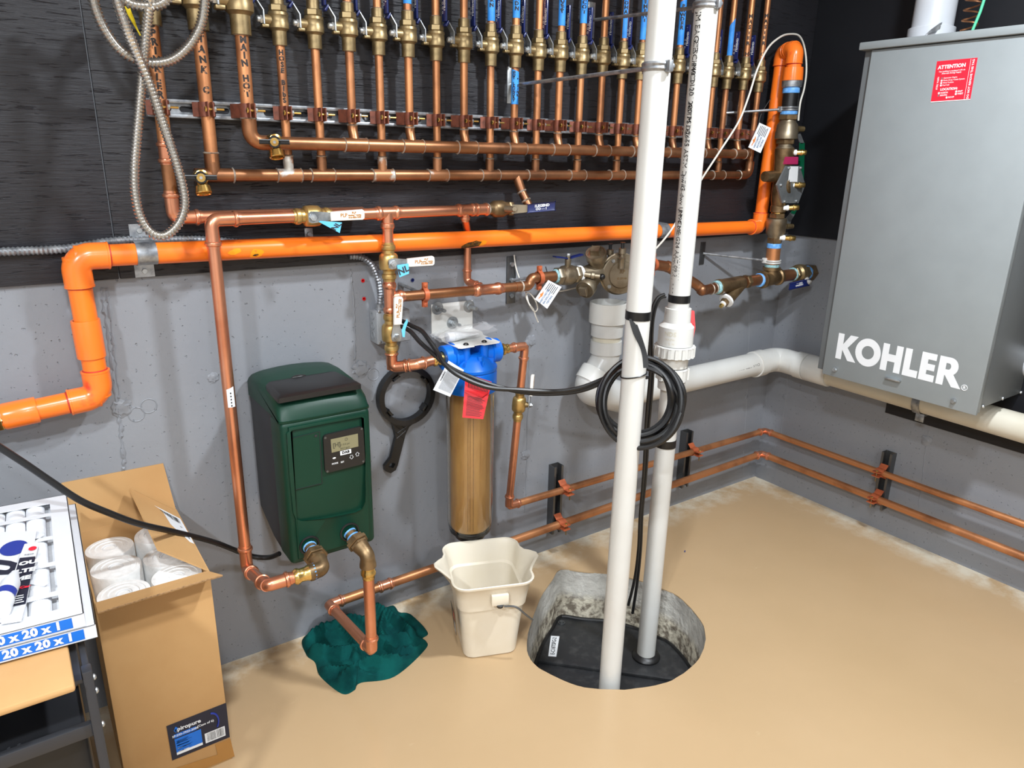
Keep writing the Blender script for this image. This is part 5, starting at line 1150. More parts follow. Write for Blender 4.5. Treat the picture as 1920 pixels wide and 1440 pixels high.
# outlet loop from the pump down to the low pipe along the walls
rl = .0145
t = thing('copper_low_line', 'copper loop from the pump outlet over the towel, then the lower line along both walls', 'copper pipe', (-1.5, -.06, .03))
U2 = Y(689, 1040, -.355); PU2 = Y(655, 998, -.285); bt = Y(688, 1226, -.357); bt.x = U2.x
union(t, U2+(PU2-U2).normalized()*.03, PU2, .0165); cast_elbow(t, U2, PU2-U2, (0, 0, -1), .0175)
MB().lathe(U2+V((0, 0, -.03)), (0, 0, -1), [(0, rl*1.15), (.014, rl*1.18), (.018, rl*1.34), (.026, rl*1.34), (.03, rl*1.14), (.038, rl*1.12)], 18).part('press_adapter', 'brass_y', t)
yw = -.058; zlo = lambda x: .130+(.150-.130)*(x+2.09)/2.0
bk = V((U2.x-.012, yw, zlo(-2.09)))
bt = V((U2.x, U2.y, Y(688, 1222, U2.y).z)); bk = Y(617, 1134, yw)
pipe(t, U2+V((0, 0, -.06)), bt, rl); press_elbow(t, bt, (0, 0, 1), bk-bt, rl, .022, sock=1.7); pipe(t, bt, bk, rl)
c1 = Y(1420, 851, yw); c1 = V((-yw*-1, yw, (Y(1410, 855, yw).z+X(1437, 856, -.058).z)/2)); axl = (c1-bk).normalized()
press_elbow(t, bk, bt-bk, axl, rl, .022, sock=1.7); pipe(t, bk, c1, rl, 'cu_old')
press_coupling(t, bk+axl*((Y(722, 1092, yw)-bk).dot(axl)), axl, rl, .05)
e1 = X(1920, 1044, -.058); ar = (e1-c1).normalized(); press_elbow(t, c1, -axl, ar, rl, .02, sock=1.6); pipe(t, c1, e1+ar*.4, rl, 'cu_old')
low_c1, low_ar, low_axl = c1, ar, axl
# filter outlet and upper low line
t = thing('copper_filter_line', 'copper line from the filter outlet down to the upper line along both walls', 'copper pipe', (-1.45, -.06, .2))
zo = Y(962, 652, -.145).z; EO = Y(984, 655, -.145); EO.z = zo
pipe(t, (-1.56, -.145, zo), EO, .0125); MB().lathe((-1.565, -.145, zo), (1, 0, 0), [(0, .016), (.02, .016), (.022, .0185), (.03, .0185), (.034, .0155), (.045, .015)], 18).part('press_adapter', 'brass_y', t)
ub = Y(966, 945, -.075); dB = V((EO.x+.0, -.075, ub.z)); press_elbow(t, EO, (-1, 0, 0), dB-EO, .0125, .026, sock=1.8)
pipe(t, EO, dB, .0125)
vv = EO.lerp(dB, (EO.z-Y(975, 757, -.12).z)/(EO.z-dB.z)); press_valve(t, vv, (EO-dB), (.75, -.75, 0), (.05, .0, 1), .0125, .058, L=.10)
c2 = V((yw, yw, .5*(Y(1420, 812, yw).z+X(1447, 812, -.058).z))); st_ = dB+V((.0, 0, 0)); k0 = V((dB.x+.02, yw, Y(985, 942, yw).z)); axu = (c2-dB).normalized()
press_elbow(t, dB, EO-dB, axu, .0125, .024, sock=1.8); pipe(t, dB, c2, .0125, 'cu_old')
e2 = X(1920, 983, -.058); au = (e2-c2).normalized(); press_elbow(t, c2, -axu, au, .0125, .02, sock=1.7); pipe(t, c2, e2+au*.4, .0125, 'cu_old')
# dark strut brackets with clamps
def vstrut(lab, c, nrm, along, z0, z1):
    s = thing('strut_bracket', lab, 'strut channel', (c[0], c[1], z0)); w = .0206; d = .034
    fr = M(((along.x, nrm.x, 0, c[0]), (along.y, nrm.y, 0, c[1]), (0, 0, 1, z0), (0, 0, 0, 1)))
    pr = [(-w, 0), (-w, d), (-w+.009, d), (-w+.009, d-.006), (-w+.007, d-.006), (-w+.007, d-.002), (-w+.0022, d-.002), (-w+.0022, .0022), (w-.0022, .0022), (w-.0022, d-.002), (w-.007, d-.002), (w-.007, d-.006), (w-.009, d-.006), (w-.009, d), (w, d), (w, 0)]
    mb = MB(); a = [mb.bm.verts.new(fr @ V((p[0], p[1], 0))) for p in pr]; b = [mb.bm.verts.new(fr @ V((p[0], p[1], z1-z0))) for p in pr]
    for k in range(len(pr)): mb.bm.faces.new((a[k], a[(k+1) % len(pr)], b[(k+1) % len(pr)], b[k]))
    for q in (a, b):
        for i, j in ((0, 7), (7, 8)): pass
        mb.bm.faces.new((q[0], q[1], q[6], q[7])); mb.bm.faces.new((q[0], q[7], q[8], q[15])); mb.bm.faces.new((q[15], q[8], q[9], q[14])); mb.bm.faces.new((q[1], q[2], q[5], q[6])); mb.bm.faces.new((q[2], q[3], q[4], q[5])); mb.bm.faces.new((q[14], q[9], q[10], q[13])); mb.bm.faces.new((q[10], q[11], q[12], q[13]))
    mb.part('channel', 'steel_dark', s)
def hclamp(lab, c, ax, nrm, r):
    s = thing('pipe_clamp', lab, 'pipe clamp', c, 'orange-brown clamps on the low wall pipes'); ax = V(ax).normalized(); up = V((0, 0, 1)); n = V(nrm)
    for sg in (1, -1):
        mb = MB(); pr = []
        for k in range(9):
            a = PI-.35-(PI-.75)*k/8; pr.append((math.cos(a), sg*math.sin(a)))
        pr = [(p*(r+.001), q*(r+.001)) for p, q in pr]; pr = [(-(r+.010), sg*(r+.014)), (-(r*.6), sg*(r*.95))]+[p for p in pr if p[0] > -r*.6]+[(r+.006, sg*.007), (r+.024, sg*.007)]
        rows = [[mb.bm.verts.new(V(c)+n*p+up*q+ax*h) for p, q in pr] for h in (-.015, .015)]
        out = [[mb.bm.verts.new(V(c)+n*(p*1.0+.0)+up*(q+sg*.0026)+ax*h) for p, q in pr] for h in (-.015, .015)]
        m_ = len(pr)
        for k in range(m_-1):
            mb.bm.faces.new((rows[0][k], rows[0][k+1], rows[1][k+1], rows[1][k])); mb.bm.faces.new((out[0][k], out[0][k+1], out[1][k+1], out[1][k]))
            for j in (0, 1): mb.bm.faces.new((rows[j][k], rows[j][k+1], out[j][k+1], out[j][k]))
        for k in (0, m_-1): mb.bm.faces.new((rows[0][k], rows[1][k], out[1][k], out[0][k]))
        mb.part('clamp_strap', 'clamporange', s)
    MB().cyl(V(c)+n*(r+.016)+up*.014, V(c)+n*(r+.016)-up*.03, .0024, 8).part('clamp_bolt', 'brass', s); MB().hexn(V(c)+n*(r+.016), up, .009, .015, .005).part('clamp_nut', 'brass_y', s)
onl = lambda a, ax, val, i: a+ax*((val-a[i])/ax[i])
for px, which in ((1046, 'left'), (1290, 'right')):
    cx = Y(px, 900 if which == 'left' else 840, -.03).x
    za = onl(dB, axu, cx, 0); zb_ = onl(bk, low_axl, cx, 0)
    vstrut('dark strut bracket on the back wall, '+('left of the white pipes' if which == 'left' else 'right of the white pipes'), (cx, 0), V((0, -1, 0)), V((1, 0, 0)), zb_.z-.05, za.z+.075)
    hclamp('clamp on the upper low pipe, '+('left' if which == 'left' else 'right')+' of the white pipes', za, (1, 0, 0), (0, -1, 0), .0125)
    if which == 'left': hclamp('clamp on the lower low pipe, left of the white pipes', zb_, (1, 0, 0), (0, -1, 0), rl)
cy = X(1655, 900, -.03).y; za, zb_ = onl(c2, au, cy, 1), onl(low_c1, low_ar, cy, 1)
vstrut('dark strut bracket on the right wall under the grey enclosure', (0, cy), V((-1, 0, 0)), V((0, 1, 0)), zb_.z-.05, za.z+.075)
hclamp('clamp on the upper low pipe, right wall', za, (0, 1, 0), (-1, 0, 0), .0125); hclamp('clamp on the lower low pipe, right wall', zb_, (0, 1, 0), (-1, 0, 0), rl)

# ================================================================ WATER FILTER
fx, fy = FH.x, FH.y
zc_ = Y(884, 722, fy).z; zh = Y(880, 692, fy).z; zb0 = Y(878, 985, fy).z
t = thing('filter_housing', 'tall clear filter housing with tan cartridge and bright blue head', 'water filter', (fx, fy, zb0-.04))
MB().lathe((fx, fy, zb0), (0, 0, 1), [(-.004, .052), (.0, .0605), (.012, .061), (zc_-zb0-.01, .061), (zc_-zb0, .055)], 40).part('cartridge', 'media', t)
for a_ in (-.10, .0, .16):
    f_ = FACE(fx, fy, 0); an = math.atan2(f_.y, f_.x)+a_; p = V((fx+.0612*math.cos(an), fy+.0612*math.sin(an), 0)); MB().cyl((p.x, p.y, zb0+.01), (p.x, p.y, zc_-.03), .0008, 5).part('cartridge_seam', 'card_in', t)
MB().lathe((fx, fy, 0), (0, 0, 1), [(zb0-.01, .030), (zb0-.012, .062), (zb0+.004, .068), (zb0+.02, .0705), (zc_, .0725), (zc_, .0690), (zb0+.02, .0672), (zb0+.004, .0645), (zb0-.006, .058)], 48, cap=False).part('clear_sump', 'clear', t)
MB().lathe((fx, fy, zb0), (0, 0, 1), [(-.040, .035), (-.036, .047), (-.022, .051), (-.014, .064), (-.004, .0655), (.0, .062)], 40).part('sump_foot', 'blackp', t)
ha = (fx, fy, zh)
MB().lathe(ha, (0, 0, 1), [(zc_-zh-.012, .074), (zc_-zh-.010, .0775), (zc_-zh+.004, .0785), (-.004, .0785), (.0, .076), (.004, .079), (.012, .079), (.018, .074), (.034, .058), (.046, .046), (.05, .03)], 48).part('filter_head', 'bluep', t)
for s in (-1, 1):
    MB().lathe((fx, fy, FH.z), (s, 0, 0), [(.02, .034), (.058, .036), (.060, .041), (.066, .041), (.068, .036), (.092, .036), (.094, .034), (.094, .020), (.06, .019)], 32).part('head_port', 'bluep', t)
zpl = Y(880, 644, fy-.01).z
for dx in (-.032, .030): MB().cyl((fx+dx, fy-.028, zh+.02), (fx+dx, fy-.028, zpl-.001), .0125, 16).part('mounting_post', 'bluep', t)
for dx in (-.032, .030): MB().cyl((fx+dx, fy+.028, zh+.02), (fx+dx, fy+.028, zpl-.001), .0125, 16).part('mounting_post', 'bluep', t)
MB().lathe((fx+.002, fy-.05, zh+.018), (0, 0, 1), [(0, .015), (.012, .0145), (.0125, .009), (.03, .0085), (.032, .006)], 14).part('vent_button', 'bluep', t)
for i in range(8): 
    an = 2*PI*i/8; MB().box((fx+.05*math.cos(an), fy+.05*math.sin(an), zh+.028), (.04, .004, .02), R=M.Rotation(an, 3, 'Z')).part('head_rib', 'bluep', t)
# bracket
bx0, bx1 = Y(809, 600, -.004).x, Y(886, 600, -.004).x; bz1 = Y(848, 567, -.004).z
t = thing('filter_bracket', 'white steel L-bracket bolted to the wall above the blue filter head', 'bracket', ((bx0+bx1)/2, 0, zpl))
MB().box(((bx0+bx1)/2, -.003, (zpl+bz1)/2), (bx1-bx0, .004, bz1-zpl), bev=.001).part('back_plate', 'bracket', t)
ty = M(((1, 0, 0, 0), (0, 1, 0, 0), (0, 0, 1, zpl), (0, 0, 0, 1)))
op = [(bx0, -.001), (bx1, -.001), (bx1, -.06), (fx+.074, -.10), (fx+.074, fy-.045), (fx+.066, fy-.052), (fx+.016, fy-.052), (fx+.010, fy-.040), (fx-.012, fy-.040), (fx-.018, fy-.052), (fx-.060, fy-.052), (fx-.068, fy-.045), (fx-.068, -.10), (bx0, -.06)]
MB().prism(op, ty, .003, .0008).part('shelf_plate', 'bracket', t)
for dx in (-.032, .030): MB().lathe((fx+dx, fy-.028, zpl+.003), (0, 0, 1), [(0, .0085), (.001, .0085), (.005, .006), (.006, .003)], 14).part('screw', 'blackp', t)
for p in ((820, 578), (879, 574), (848, 605)):
    c = Y(*p, -.005); MB().lathe(c, (0, -1, 0), [(0, .0195), (.002, .0195), (.0022, .006)], 24).part('washer', 'steel', t)
    mb = MB(); mb.hexn(c, (0, -1, 0), .002, .014, .0105); mb.cyl(c, c+V((0, -.045, 0)), .0055, 10); mb.part('anchor_bolt', 'steel', t)
# bag with grease tube
bc = V((fx-.012, fy+.03, zpl+.014)); a, b = bc+V((-.055, -.01, .004)), bc+V((.050, -.004, .004)); d = (b-a).normalized()
t = thing('grease_tube', 'small white capped tube lying on the bracket inside the clear bag', 'tube', bc-V((0, 0, .01)))
MB().lathe(a, d, [(0, .013), (.001, .0145), (.022, .0145), (.023, .013)], 20).part('cap', 'white', t)
mb = MB(); rows = []
for k in range(7):
    q = k/6; x_ = perp(d); y_ = d.cross(x_); rows.append([mb.bm.verts.new(a+d*(.023+.08*q)+x_*(.0145*math.cos(j*PI/8)*(1+.15*q))+y_*(.0145*(1-.85*q)*math.sin(j*PI/8))) for j in range(16)])
mb.skin(rows); tb_ = mb.part('tube_body', 'white', t)
t = thing('plastic_bag', 'crumpled clear plastic bag on the white filter bracket', 'bag', bc-V((0, 0, .012)))
rnd = random.Random(3); mb = MB(); ng = 13; tp = []; bo = []
for lay, sg in ((0, 1), (1, -1)):
    g = [[None]*ng for _ in range(ng)]
    for i in range(ng):
        for j in range(ng):
            u_, v_ = i/(ng-1)*2-1, j/(ng-1)*2-1; e = max(abs(u_), abs(v_)); h = (1-e**2)*.024 if sg > 0 else -.006*(1-e**2)
            g[i][j] = mb.bm.verts.new(bc+V((.005+u_*.098+.01*v_, v_*.05-.005, .006+h+rnd.uniform(-.005, .005)*(1 if sg > 0 else .2)+.018*max(0, u_-.3)+.012*max(0, -v_+.1)*(sg > 0))))
    for i in range(ng-1):
        for j in range(ng-1): mb.bm.faces.new((g[i][j], g[i+1][j], g[i+1][j+1], g[i][j+1]))
mb.part('bag_film', 'bag', t)
# strap wrench
wc = Y(765, 740, -.02); t = thing('filter_wrench', 'black plastic filter wrench hanging on the wall between pump and filter', 'wrench', Y(735, 880, -.02))
mb = MB(); R0 = .090
rx0, rz0 = (Y(812, 745, -.02).x-Y(709, 745, -.02).x)/2, (Y(760, 685, -.02).z-Y(760, 797, -.02).z)/2
cxw, czw = (Y(812, 742, -.02).x+Y(709, 742, -.02).x)/2, (Y(760, 685, -.02).z+Y(760, 797, -.02).z)/2
R0 = (rx0+rz0)/2; wf = M(((1, 0, 0, cxw), (0, 0, -1, -.006), (0, 1, 0, czw), (0, 0, 0, 1)))
oc = [(R0*math.cos(2*PI*k/48), R0*math.sin(2*PI*k/48)) for k in range(48)]; ic = [((R0-.016)*math.cos(2*PI*k/48), (R0-.016)*math.sin(2*PI*k/48)) for k in range(48)]
plate(mb, oc, [ic], .026, wf); mb.part('ring', 'blackp', t)
for a_ in (.55, 2.1, 3.75, 5.6):
    MB().box(wf @ V(((R0-.017)*math.cos(a_), (R0-.017)*math.sin(a_), .013)), (.012, .026, .022), R=M.Rotation(-a_, 3, 'Y'), bev=.002).part('grip_lug', 'blackp', t)
hq = lambda px, py: (Y(px, py, -.02).x-cxw, Y(px, py, -.02).z-czw)
hp = [hq(728, 786), hq(738, 798), hq(742, 820), hq(733, 858), hq(721, 874), hq(722, 883), hq(732, 887), hq(742, 881), hq(746, 870), hq(760, 815), hq(767, 800), hq(782, 788), hq(757, 797)]
mb = MB(); plate(mb, hp, [[hq(728, 875), hq(737, 877), hq(741, 869), hq(733, 867)]], .014, M(((1, 0, 0, cxw), (0, 0, -1, -.008), (0, 1, 0, czw), (0, 0, 0, 1)))); hd = mb.part('handle', 'blackp', t)
for a_, b_ in (((745, 812), (766, 797)), ((744, 822), (760, 808)), ((742, 800), (760, 812)), ((750, 797), (762, 806)), ((741, 810), (757, 822))):
    MB().cyl(Y(*a_, -.022), Y(*b_, -.022), .0016, 6).part('handle_rib', 'blackp', hd)
hh_ = Y(759, 684, 0); tag(MB().cyl(hh_, hh_+V((0, -.035, 0)), .004, 8).part('hook_screw', 'steel_dark'), 'dark hook screw holding the black filter wrench', 'screw')

# cord tags
def note(px4, ref, m, lab, nm, title):
    c = Card(*[Q(*p, ref) for p in px4]); o = c.body(nm, m); tag(o, lab, 'tag'); return c, o
ref = Y(850, 700, -.235); c, o = note([(812, 731), (841, 676), (870, 694), (844, 744)], ref, 'paper', 'white printed card tied to the cord in front of the blue head', 'cord_tag', '')
mb = MB(); c.text(mb, 'WARNING', .5, .87, .0042, .04); mb.part('lettering', 'ink', o); mb = MB(); c.lines(mb, .1, .92, .06, .80, 20, .4); mb.part('print_lines', 'ink', o)
ref = Y(895, 740, -.25); c, o = note([(873, 700), (922, 716), (906, 786), (867, 783)], ref, 'redcard', 'red printed warning tag hanging from the cord in front of the cartridge', 'cord_tag', '')
mb = MB(); c.lines(mb, .12, .95, .70, .97, 14, .45, .05, vert=True); mb.part('print_lines', 'ink', o); mb = MB(); c.lines(mb, .14, .92, .05, .52, 15, .42); mb.part('print_lines', 'ink', o)
mb = MB(); mb.slab([c.at(.0, .62, .003), c.at(.75, .55, .012), c.at(1, .72, .003), c.at(.55, .66, .014)], c.n, .0008); mb.part('folded_corner', 'redcard', o)

# ================================================================ FLOOR OBJECTS
# --- bucket
bo = V((-1.700, -.318, 0)); ang = math.radians(-21); bxx, byy = V((math.cos(ang), math.sin(ang), 0)), V((-math.sin(ang), math.cos(ang), 0)); BH = .268
t = thing('bucket', 'ivory plastic cleaning bucket with two pouring spouts beside the sump pit', 'bucket', bo)
def rsq(hx, hy, cr, sp, n=7):
    o = []
    for qx, qy, a0 in ((1, 1, 0), (-1, 1, PI/2), (-1, -1, PI), (1, -1, 3*PI/2)):
        for k in range(n):
            a = a0+PI/2*k/(n-1); o.append([qx*(hx-cr)+cr*math.cos(a), qy*(hy-cr)+cr*math.sin(a)])
        m = 9; p, q = o[-1], [[-hx, hy-cr], [-hx+cr, -hy], [hx, -hy+cr], [hx-cr, hy]][0 if a0 == PI/2 else 0]
        nx = {0: (-(hx-cr), hy), 1: (-hx, -(hy-cr)), 2: (hx-cr, -hy), 3: (hx, hy-cr)}[int(round(a0/(PI/2)))]
        for k in range(1, m):
            w = k/m; x, y = p[0]+(nx[0]-p[0])*w, p[1]+(nx[1]-p[1])*w
            if int(round(a0/(PI/2))) in (1, 3) and sp: x += math.copysign(sp*max(0, 1-abs(w-.5)/.34), x)
            o.append([x, y])
    return o
lv = [(0, .076, .076, .03, 0), (.004, .080, .080, .03, 0), (.06, .085, .086, .032, 0), (.175, .096, .100, .034, 0), (.178, .101, .107, .036, 0), (.215, .105, .112, .036, .006), (.255, .112, .124, .04, .034), (.262, .118, .131, .042, .042), (BH, .119, .132, .042, .044), (BH+.002, .117, .130, .041, .043), (BH, .113, .126, .04, .040), (.255, .108, .120, .04, .032), (.205, .100, .108, .036, .004), (.20, .094, .101, .034, 0), (.06, .081, .082, .03, 0), (.006, .074, .074, .03, 0)]
mb = MB(); rows = []
for z, hx, hy, cr, sp in lv: rows.append([mb.bm.verts.new(bo+bxx*p[0]+byy*p[1]+V((0, 0, z+(.010*max(0, 1-abs(p[1])/.07) if abs(p[0]) > hx+.01 else 0)))) for p in rsq(hx, hy, cr, sp)])
mb.skin(rows); mb.part('bucket_body', 'bucket', t)
for sx__ in (1, -1): 
    for sy__ in (1, -1): MB().box(bo+bxx*(sx__*.055)+byy*(sy__*.055)+V((0, 0, .002)), (.03, .03, .004), R=M.Rotation(ang, 3, 'Z'), bev=.001).part('foot', 'bucket', t)
fc = bo+byy*-.124+V((0, 0, .222)); mb = MB(); mb.box(fc+bxx*.012, (.05, .016, .034), R=M.Rotation(ang, 3, 'Z'), bev=.003); mb.part('handle_clip', 'bucket', t)
MB().cyl(fc+bxx*.012+V((0, 0, -.02)), fc+bxx*.012+byy*-.004+V((0, 0, -.012)), .011, 12).part('handle_pivot', 'blackp', t)
w0 = fc+bxx*.022+byy*-.01+V((0, 0, -.018)); MB().tube(catmull([w0, Q(967, 1138, w0+V((.02, -.015, 0))), Q(985, 1152, w0+V((.04, -.02, 0))), Q(999, 1163, w0+V((.06, -.02, 0)))], 6), .003, 8).part('wire_handle', 'steel_dark', t)
bl = V((.0, 0, 0)); k_ = .0055
def bp(l, z): return bo+bxx*(-.0975-.0001*0+.0-(z-.06)*.09+.0)+byy*l+V((0, 0, z))
lcx = [bp(-.02, .166), bp(-.083, .166), bp(-.076, .085), bp(-.03, .085)]
c = Card(*[p-bxx*.0045 for p in lcx]); o = c.body('bucket_label', 'blackp', t, label='black product label')
mb = MB(); c.rect(mb, .62, .62, .98, .95); mb.part('red_panel', 'red', o); mb = MB(); c.rect(mb, .6, .08, .98, .5); mb.part('barcode', 'white', o)
# --- towel
outl = [Z(*p, .012) for p in ((566, 1190), (574, 1222), (590, 1236), (600, 1262), (640, 1294), (664, 1288), (676, 1274), (740, 1262), (800, 1208), (792, 1192), (802, 1180), (774, 1150), (750, 1144), (736, 1130), (690, 1124), (668, 1130), (630, 1136), (596, 1160))]
for p in outl: p.y = min(p.y, -.012)
from mathutils import noise as mn
folds = [(((575, 1195), (640, 1160), (700, 1170)), .024, .016), (((585, 1215), (640, 1222), (700, 1205), (760, 1195)), .026, .015), (((640, 1270), (690, 1240), (760, 1232), (795, 1205)), .024, .014), (((620, 1150), (660, 1185), (668, 1230)), .020, .014), (((700, 1135), (740, 1160), (770, 1185)), .026, .017), (((600, 1250), (650, 1255), (700, 1262)), .020, .013), (((720, 1150), (715, 1185), (735, 1215), (775, 1215)), .018, .011)]
FP = [([Z(p.x, p.y, .03) for p in catmull([V((*q, 0)) for q in pl_], 8)], h_, w_) for pl_, h_, w_ in folds]
def theight(x, y):
    h = .020+.007*mn.noise(V((x*14, y*14, 3.1)))
    for P_, h_, w_ in FP:
        d2 = min((x-p.x)**2+(y-p.y)**2 for p in P_)**.5; d2 *= 1+.35*mn.noise(V((x*25, y*25, h_*90))); h = max(h, .014+(h_+.012)*math.exp(-(d2/w_)**2))
    return h+.0025*mn.noise(V((x*60, y*60, 2)))
mb = MB(); cx = sum(outl, V())/len(outl); OL = catmull(outl, 8, True); nr = 34; rows = []
for k in range(nr+1):
    q = k/nr; ring_ = []
    for j, p in enumerate(OL):
        x, y = cx.x+(p.x-cx.x)*(1-q), cx.y+(p.y-cx.y)*(1-q)
        h = theight(x, y)*min(1, (q*7)**.5)
        ring_.append(mb.bm.verts.new((x, min(-.006, y), max(.0005, h))))
    rows.append(ring_)
mb.skin(rows[:-1]); o = mb.part('towel', 'towel'); tag(o, 'crumpled dark teal towel on the floor under the copper loop', 'towel')
o.data.polygons.foreach_set('use_smooth', [True]*len(o.data.polygons))
# --- cardboard box with filter rolls
bx0, bx1, by0, by1, bz = -2.690, -2.464, -.364, -.014, .522; th = .004
t = thing('cardboard_box', 'tall open cardboard box of white filter rolls against the wall', 'box', ((bx0+bx1)/2, (by0+by1)/2, 0))
mb = MB(); mb.box(((bx0+bx1)/2, by0+th/2, bz/2), (bx1-bx0, th, bz), bev=.001); fpan = mb.part('front_panel', 'card', t)
MB().box(((bx0+bx1)/2, by1-th/2, bz/2), (bx1-bx0, th, bz), bev=.001).part('back_panel', 'card', t)
for x in (bx0+th/2, bx1-th/2): MB().box((x, (by0+by1)/2, bz/2), (th, by1-by0-2*th, bz), bev=.001).part('side_panel', 'card', t)
MB().box(((bx0+bx1)/2, (by0+by1)/2, .004), (bx1-bx0-2*th, by1-by0-2*th, .006)).part('bottom_panel', 'card', t)
def flap(pts, nm='flap', **k):
    n = (V(pts[1])-V(pts[0])).cross(V(pts[2])-V(pts[1])).normalized(); o = MB().slab(pts, n, th*.9).part(nm, 'card', t, **k); return o, n
flap([(bx0+.002, by1-.003, bz), (bx1-.002, by1-.003, bz), Y(306, 869, -.004), Y(115, 906, -.004)])
ff = [(bx1-.002, by0+.001, bz), (bx0+.002, by0+.001, bz), Y(183, 1149, -.412), Y(417, 1078, -.412)]; flap(ff)
mb = MB(); e0, e1_ = V(ff[2]), V(ff[3]); mb.tube([e0.lerp(e1_, k/40)+V((0, -.0005, -.001+.0012*(k % 2))) for k in range(41)], .0016, 5); mb.part('corrugated_edge', 'card_in', t)
rf_ = [(bx1-.002, by0+.008, bz), (bx1-.002, by1-.01, bz)]
fA, fB_ = Q(297, 1030, V((-2.53, -.26, .56))), Q(244, 916, V((-2.53, -.06, .58)))
o, n = flap([rf_[0], rf_[1], fB_, fA], 'labelled_flap')
c0, c1_, c2_, c3_ = V(rf_[1]), V(rf_[0]), fA, fB_
nn = (c0-c3_).cross(c2_-c3_).normalized(); nn = nn if nn.dot(tocam(c0)) > 0 else -nn
bil = lambda u, v: c3_.lerp(c0, u).lerp(c2_.lerp(c1_, u), v)+nn*.003
lc = Card(bil(.30, .12), bil(.92, .10), bil(.88, .80), bil(.22, .80))
lc = Card(bil(.10, .14), bil(.95, .19), bil(.97, .62), bil(.15, .60))
if lc.n.dot(tocam(c0)) < 0: lc.n = -lc.n
lo = lc.body('shipping_label', 'white', o, label='white shipping label')
mb = MB(); lc.bars(mb, .08, .92, .72, .93, 24); mb.part('barcode', 'ink', lo); mb = MB(); lc.bars(mb, .25, .95, .12, .28, 34); mb.part('barcode', 'ink', lo)
mb = MB(); lc.rect(mb, .10, .36, .2, .62); lc.lines(mb, .45, .9, .38, .58, 3, .4); mb.part('print_lines', 'ink', lo)
flap([(bx0+.001, by1-.02, bz), (bx0+.001, by0+.02, bz), (bx0-.004, by0+.03, bz+.075), (bx0-.004, by1-.03, bz+.075)])
# product label on the front
L3 = lambda px, py: Y(px, py, by0-.0012)
lc = Card(L3(312, 1362), L3(424, 1318), L3(431, 1382), L3(323, 1426)); lo = lc.body('product_label', 'navy', fpan, label='navy product label with a barcode')
mb = MB(); lc.text(mb, 'spiropure', .33, .80, .0105, .04); lc.text(mb, '(Case of 6)', .62, .66, .006, .03); lc.lines(mb, .12, .34, .13, .5, 4, .22, .6); mb.part('lettering', 'white', lo)
mb = MB(); lc.rect(mb, .09, .10, .53, .56); lc.rect(mb, .09, .59, .46, .69, .0002); mb.poly([lc.at(.10, .80, .0004), lc.at(.135, .90, .0004), lc.at(.17, .84, .0004), lc.at(.13, .72, .0004)]); bp_ = mb.part('blue_panel', 'blueprint', lo)
mb = MB(); lc.text(mb, 'SP-DD-7925-2088', .275, .64, .0055, .03, off=.0006); lc.rect(mb, .09, .10, .53, .17, .0006); lc.lines(mb, .11, .34, .24, .52, 4, .25, .5); mb.part('lettering', 'white', bp_)
mb = MB(); lc.lines(mb, .11, .40, .19, .47, 4, .14, .5); mb.part('print_lines', 'navy', bp_)
mb = MB(); lc.rect(mb, .58, .10, .93, .38, .0004); wb = mb.part('barcode_panel', 'white', lo); mb = MB(); lc.bars(mb, .61, .91, .13, .36, 28); mb.part('barcode', 'ink', wb)
mb = MB(); mb.tube([lc.at(.72+.12*math.sin(a_), .62+.28*math.cos(a_)*.9, .0006) for a_ in (.0+k*.18 for k in range(14))], .0022, 5); mb.part('arc_print', 'navy2', lo)
mb = MB(); mb.slab([L3(300, 1475), L3(440, 1418), L3(432, 1385), L3(404, 1396), L3(408, 1415), L3(300, 1450)], (0, -1, 0), .0004); mb.part('packing_tape', 'tapebrown', fpan)
rr = .0535; i = 0
for rw, lab_r in ((0, 'front'), (1, 'middle'), (2, 'back')):
    for cl_, lab_c in ((0, 'left'), (1, 'right')):
        x = bx0+.006+rr+cl_*(2*rr+.001); y = by0+.008+rr+rw*.1135; zt2 = bz-.030+(.006 if (rw+cl_) % 2 else 0)
        r_ = thing('filter_roll', lab_r+' '+lab_c+' white filter roll in the open cardboard box', 'filter roll', (x, y, .008), 'filter rolls in the cardboard box')
        MB().lathe((x, y, .008), (0, 0, 1), [(0, rr-.002), (.003, rr), (zt2-.012, rr), (zt2-.008, rr-.0015), (zt2-.0075, rr-.010), (zt2-.009, rr-.011), (zt2-.007, rr-.022), (zt2-.009, rr-.023), (zt2-.007, .017), (zt2-.010, .015)], 36, cap=True).part('fleece', 'roll', r_)
        MB().lathe((x, y, zt2+.0005), (0, 0, 1), [(-.012, .0155), (-.001, .0155), (-.001, .0125), (-.016, .0115)], 24, cap=True).part('core', 'white', r_)
# --- black hose-like cord over the box
pc = run([(-20, 826), (45, 868), (95, 902), (150, 938), (205, 962), (260, 982), (330, 998), (400, 1016), (452, 1036), (478, 1044), (505, 1045), (524, 1038)], -.42, -.16)
pc = [Y(px, py, y) for (px, py), y in zip([(-20, 826), (45, 868), (95, 902), (150, 938), (205, 962), (260, 982), (330, 998), (400, 1016), (452, 1036), (478, 1044), (505, 1045), (524, 1038)], [-.30, -.30, -.30, -.30, -.29, -.27, -.22, -.12, -.075, -.07, -.09, -.12])]
tag(MB().tube(catmull(pc, 8), .0068, 10).part('power_cord', 'rubber'), 'black power cord sagging over the open box to the green pump', 'cord')

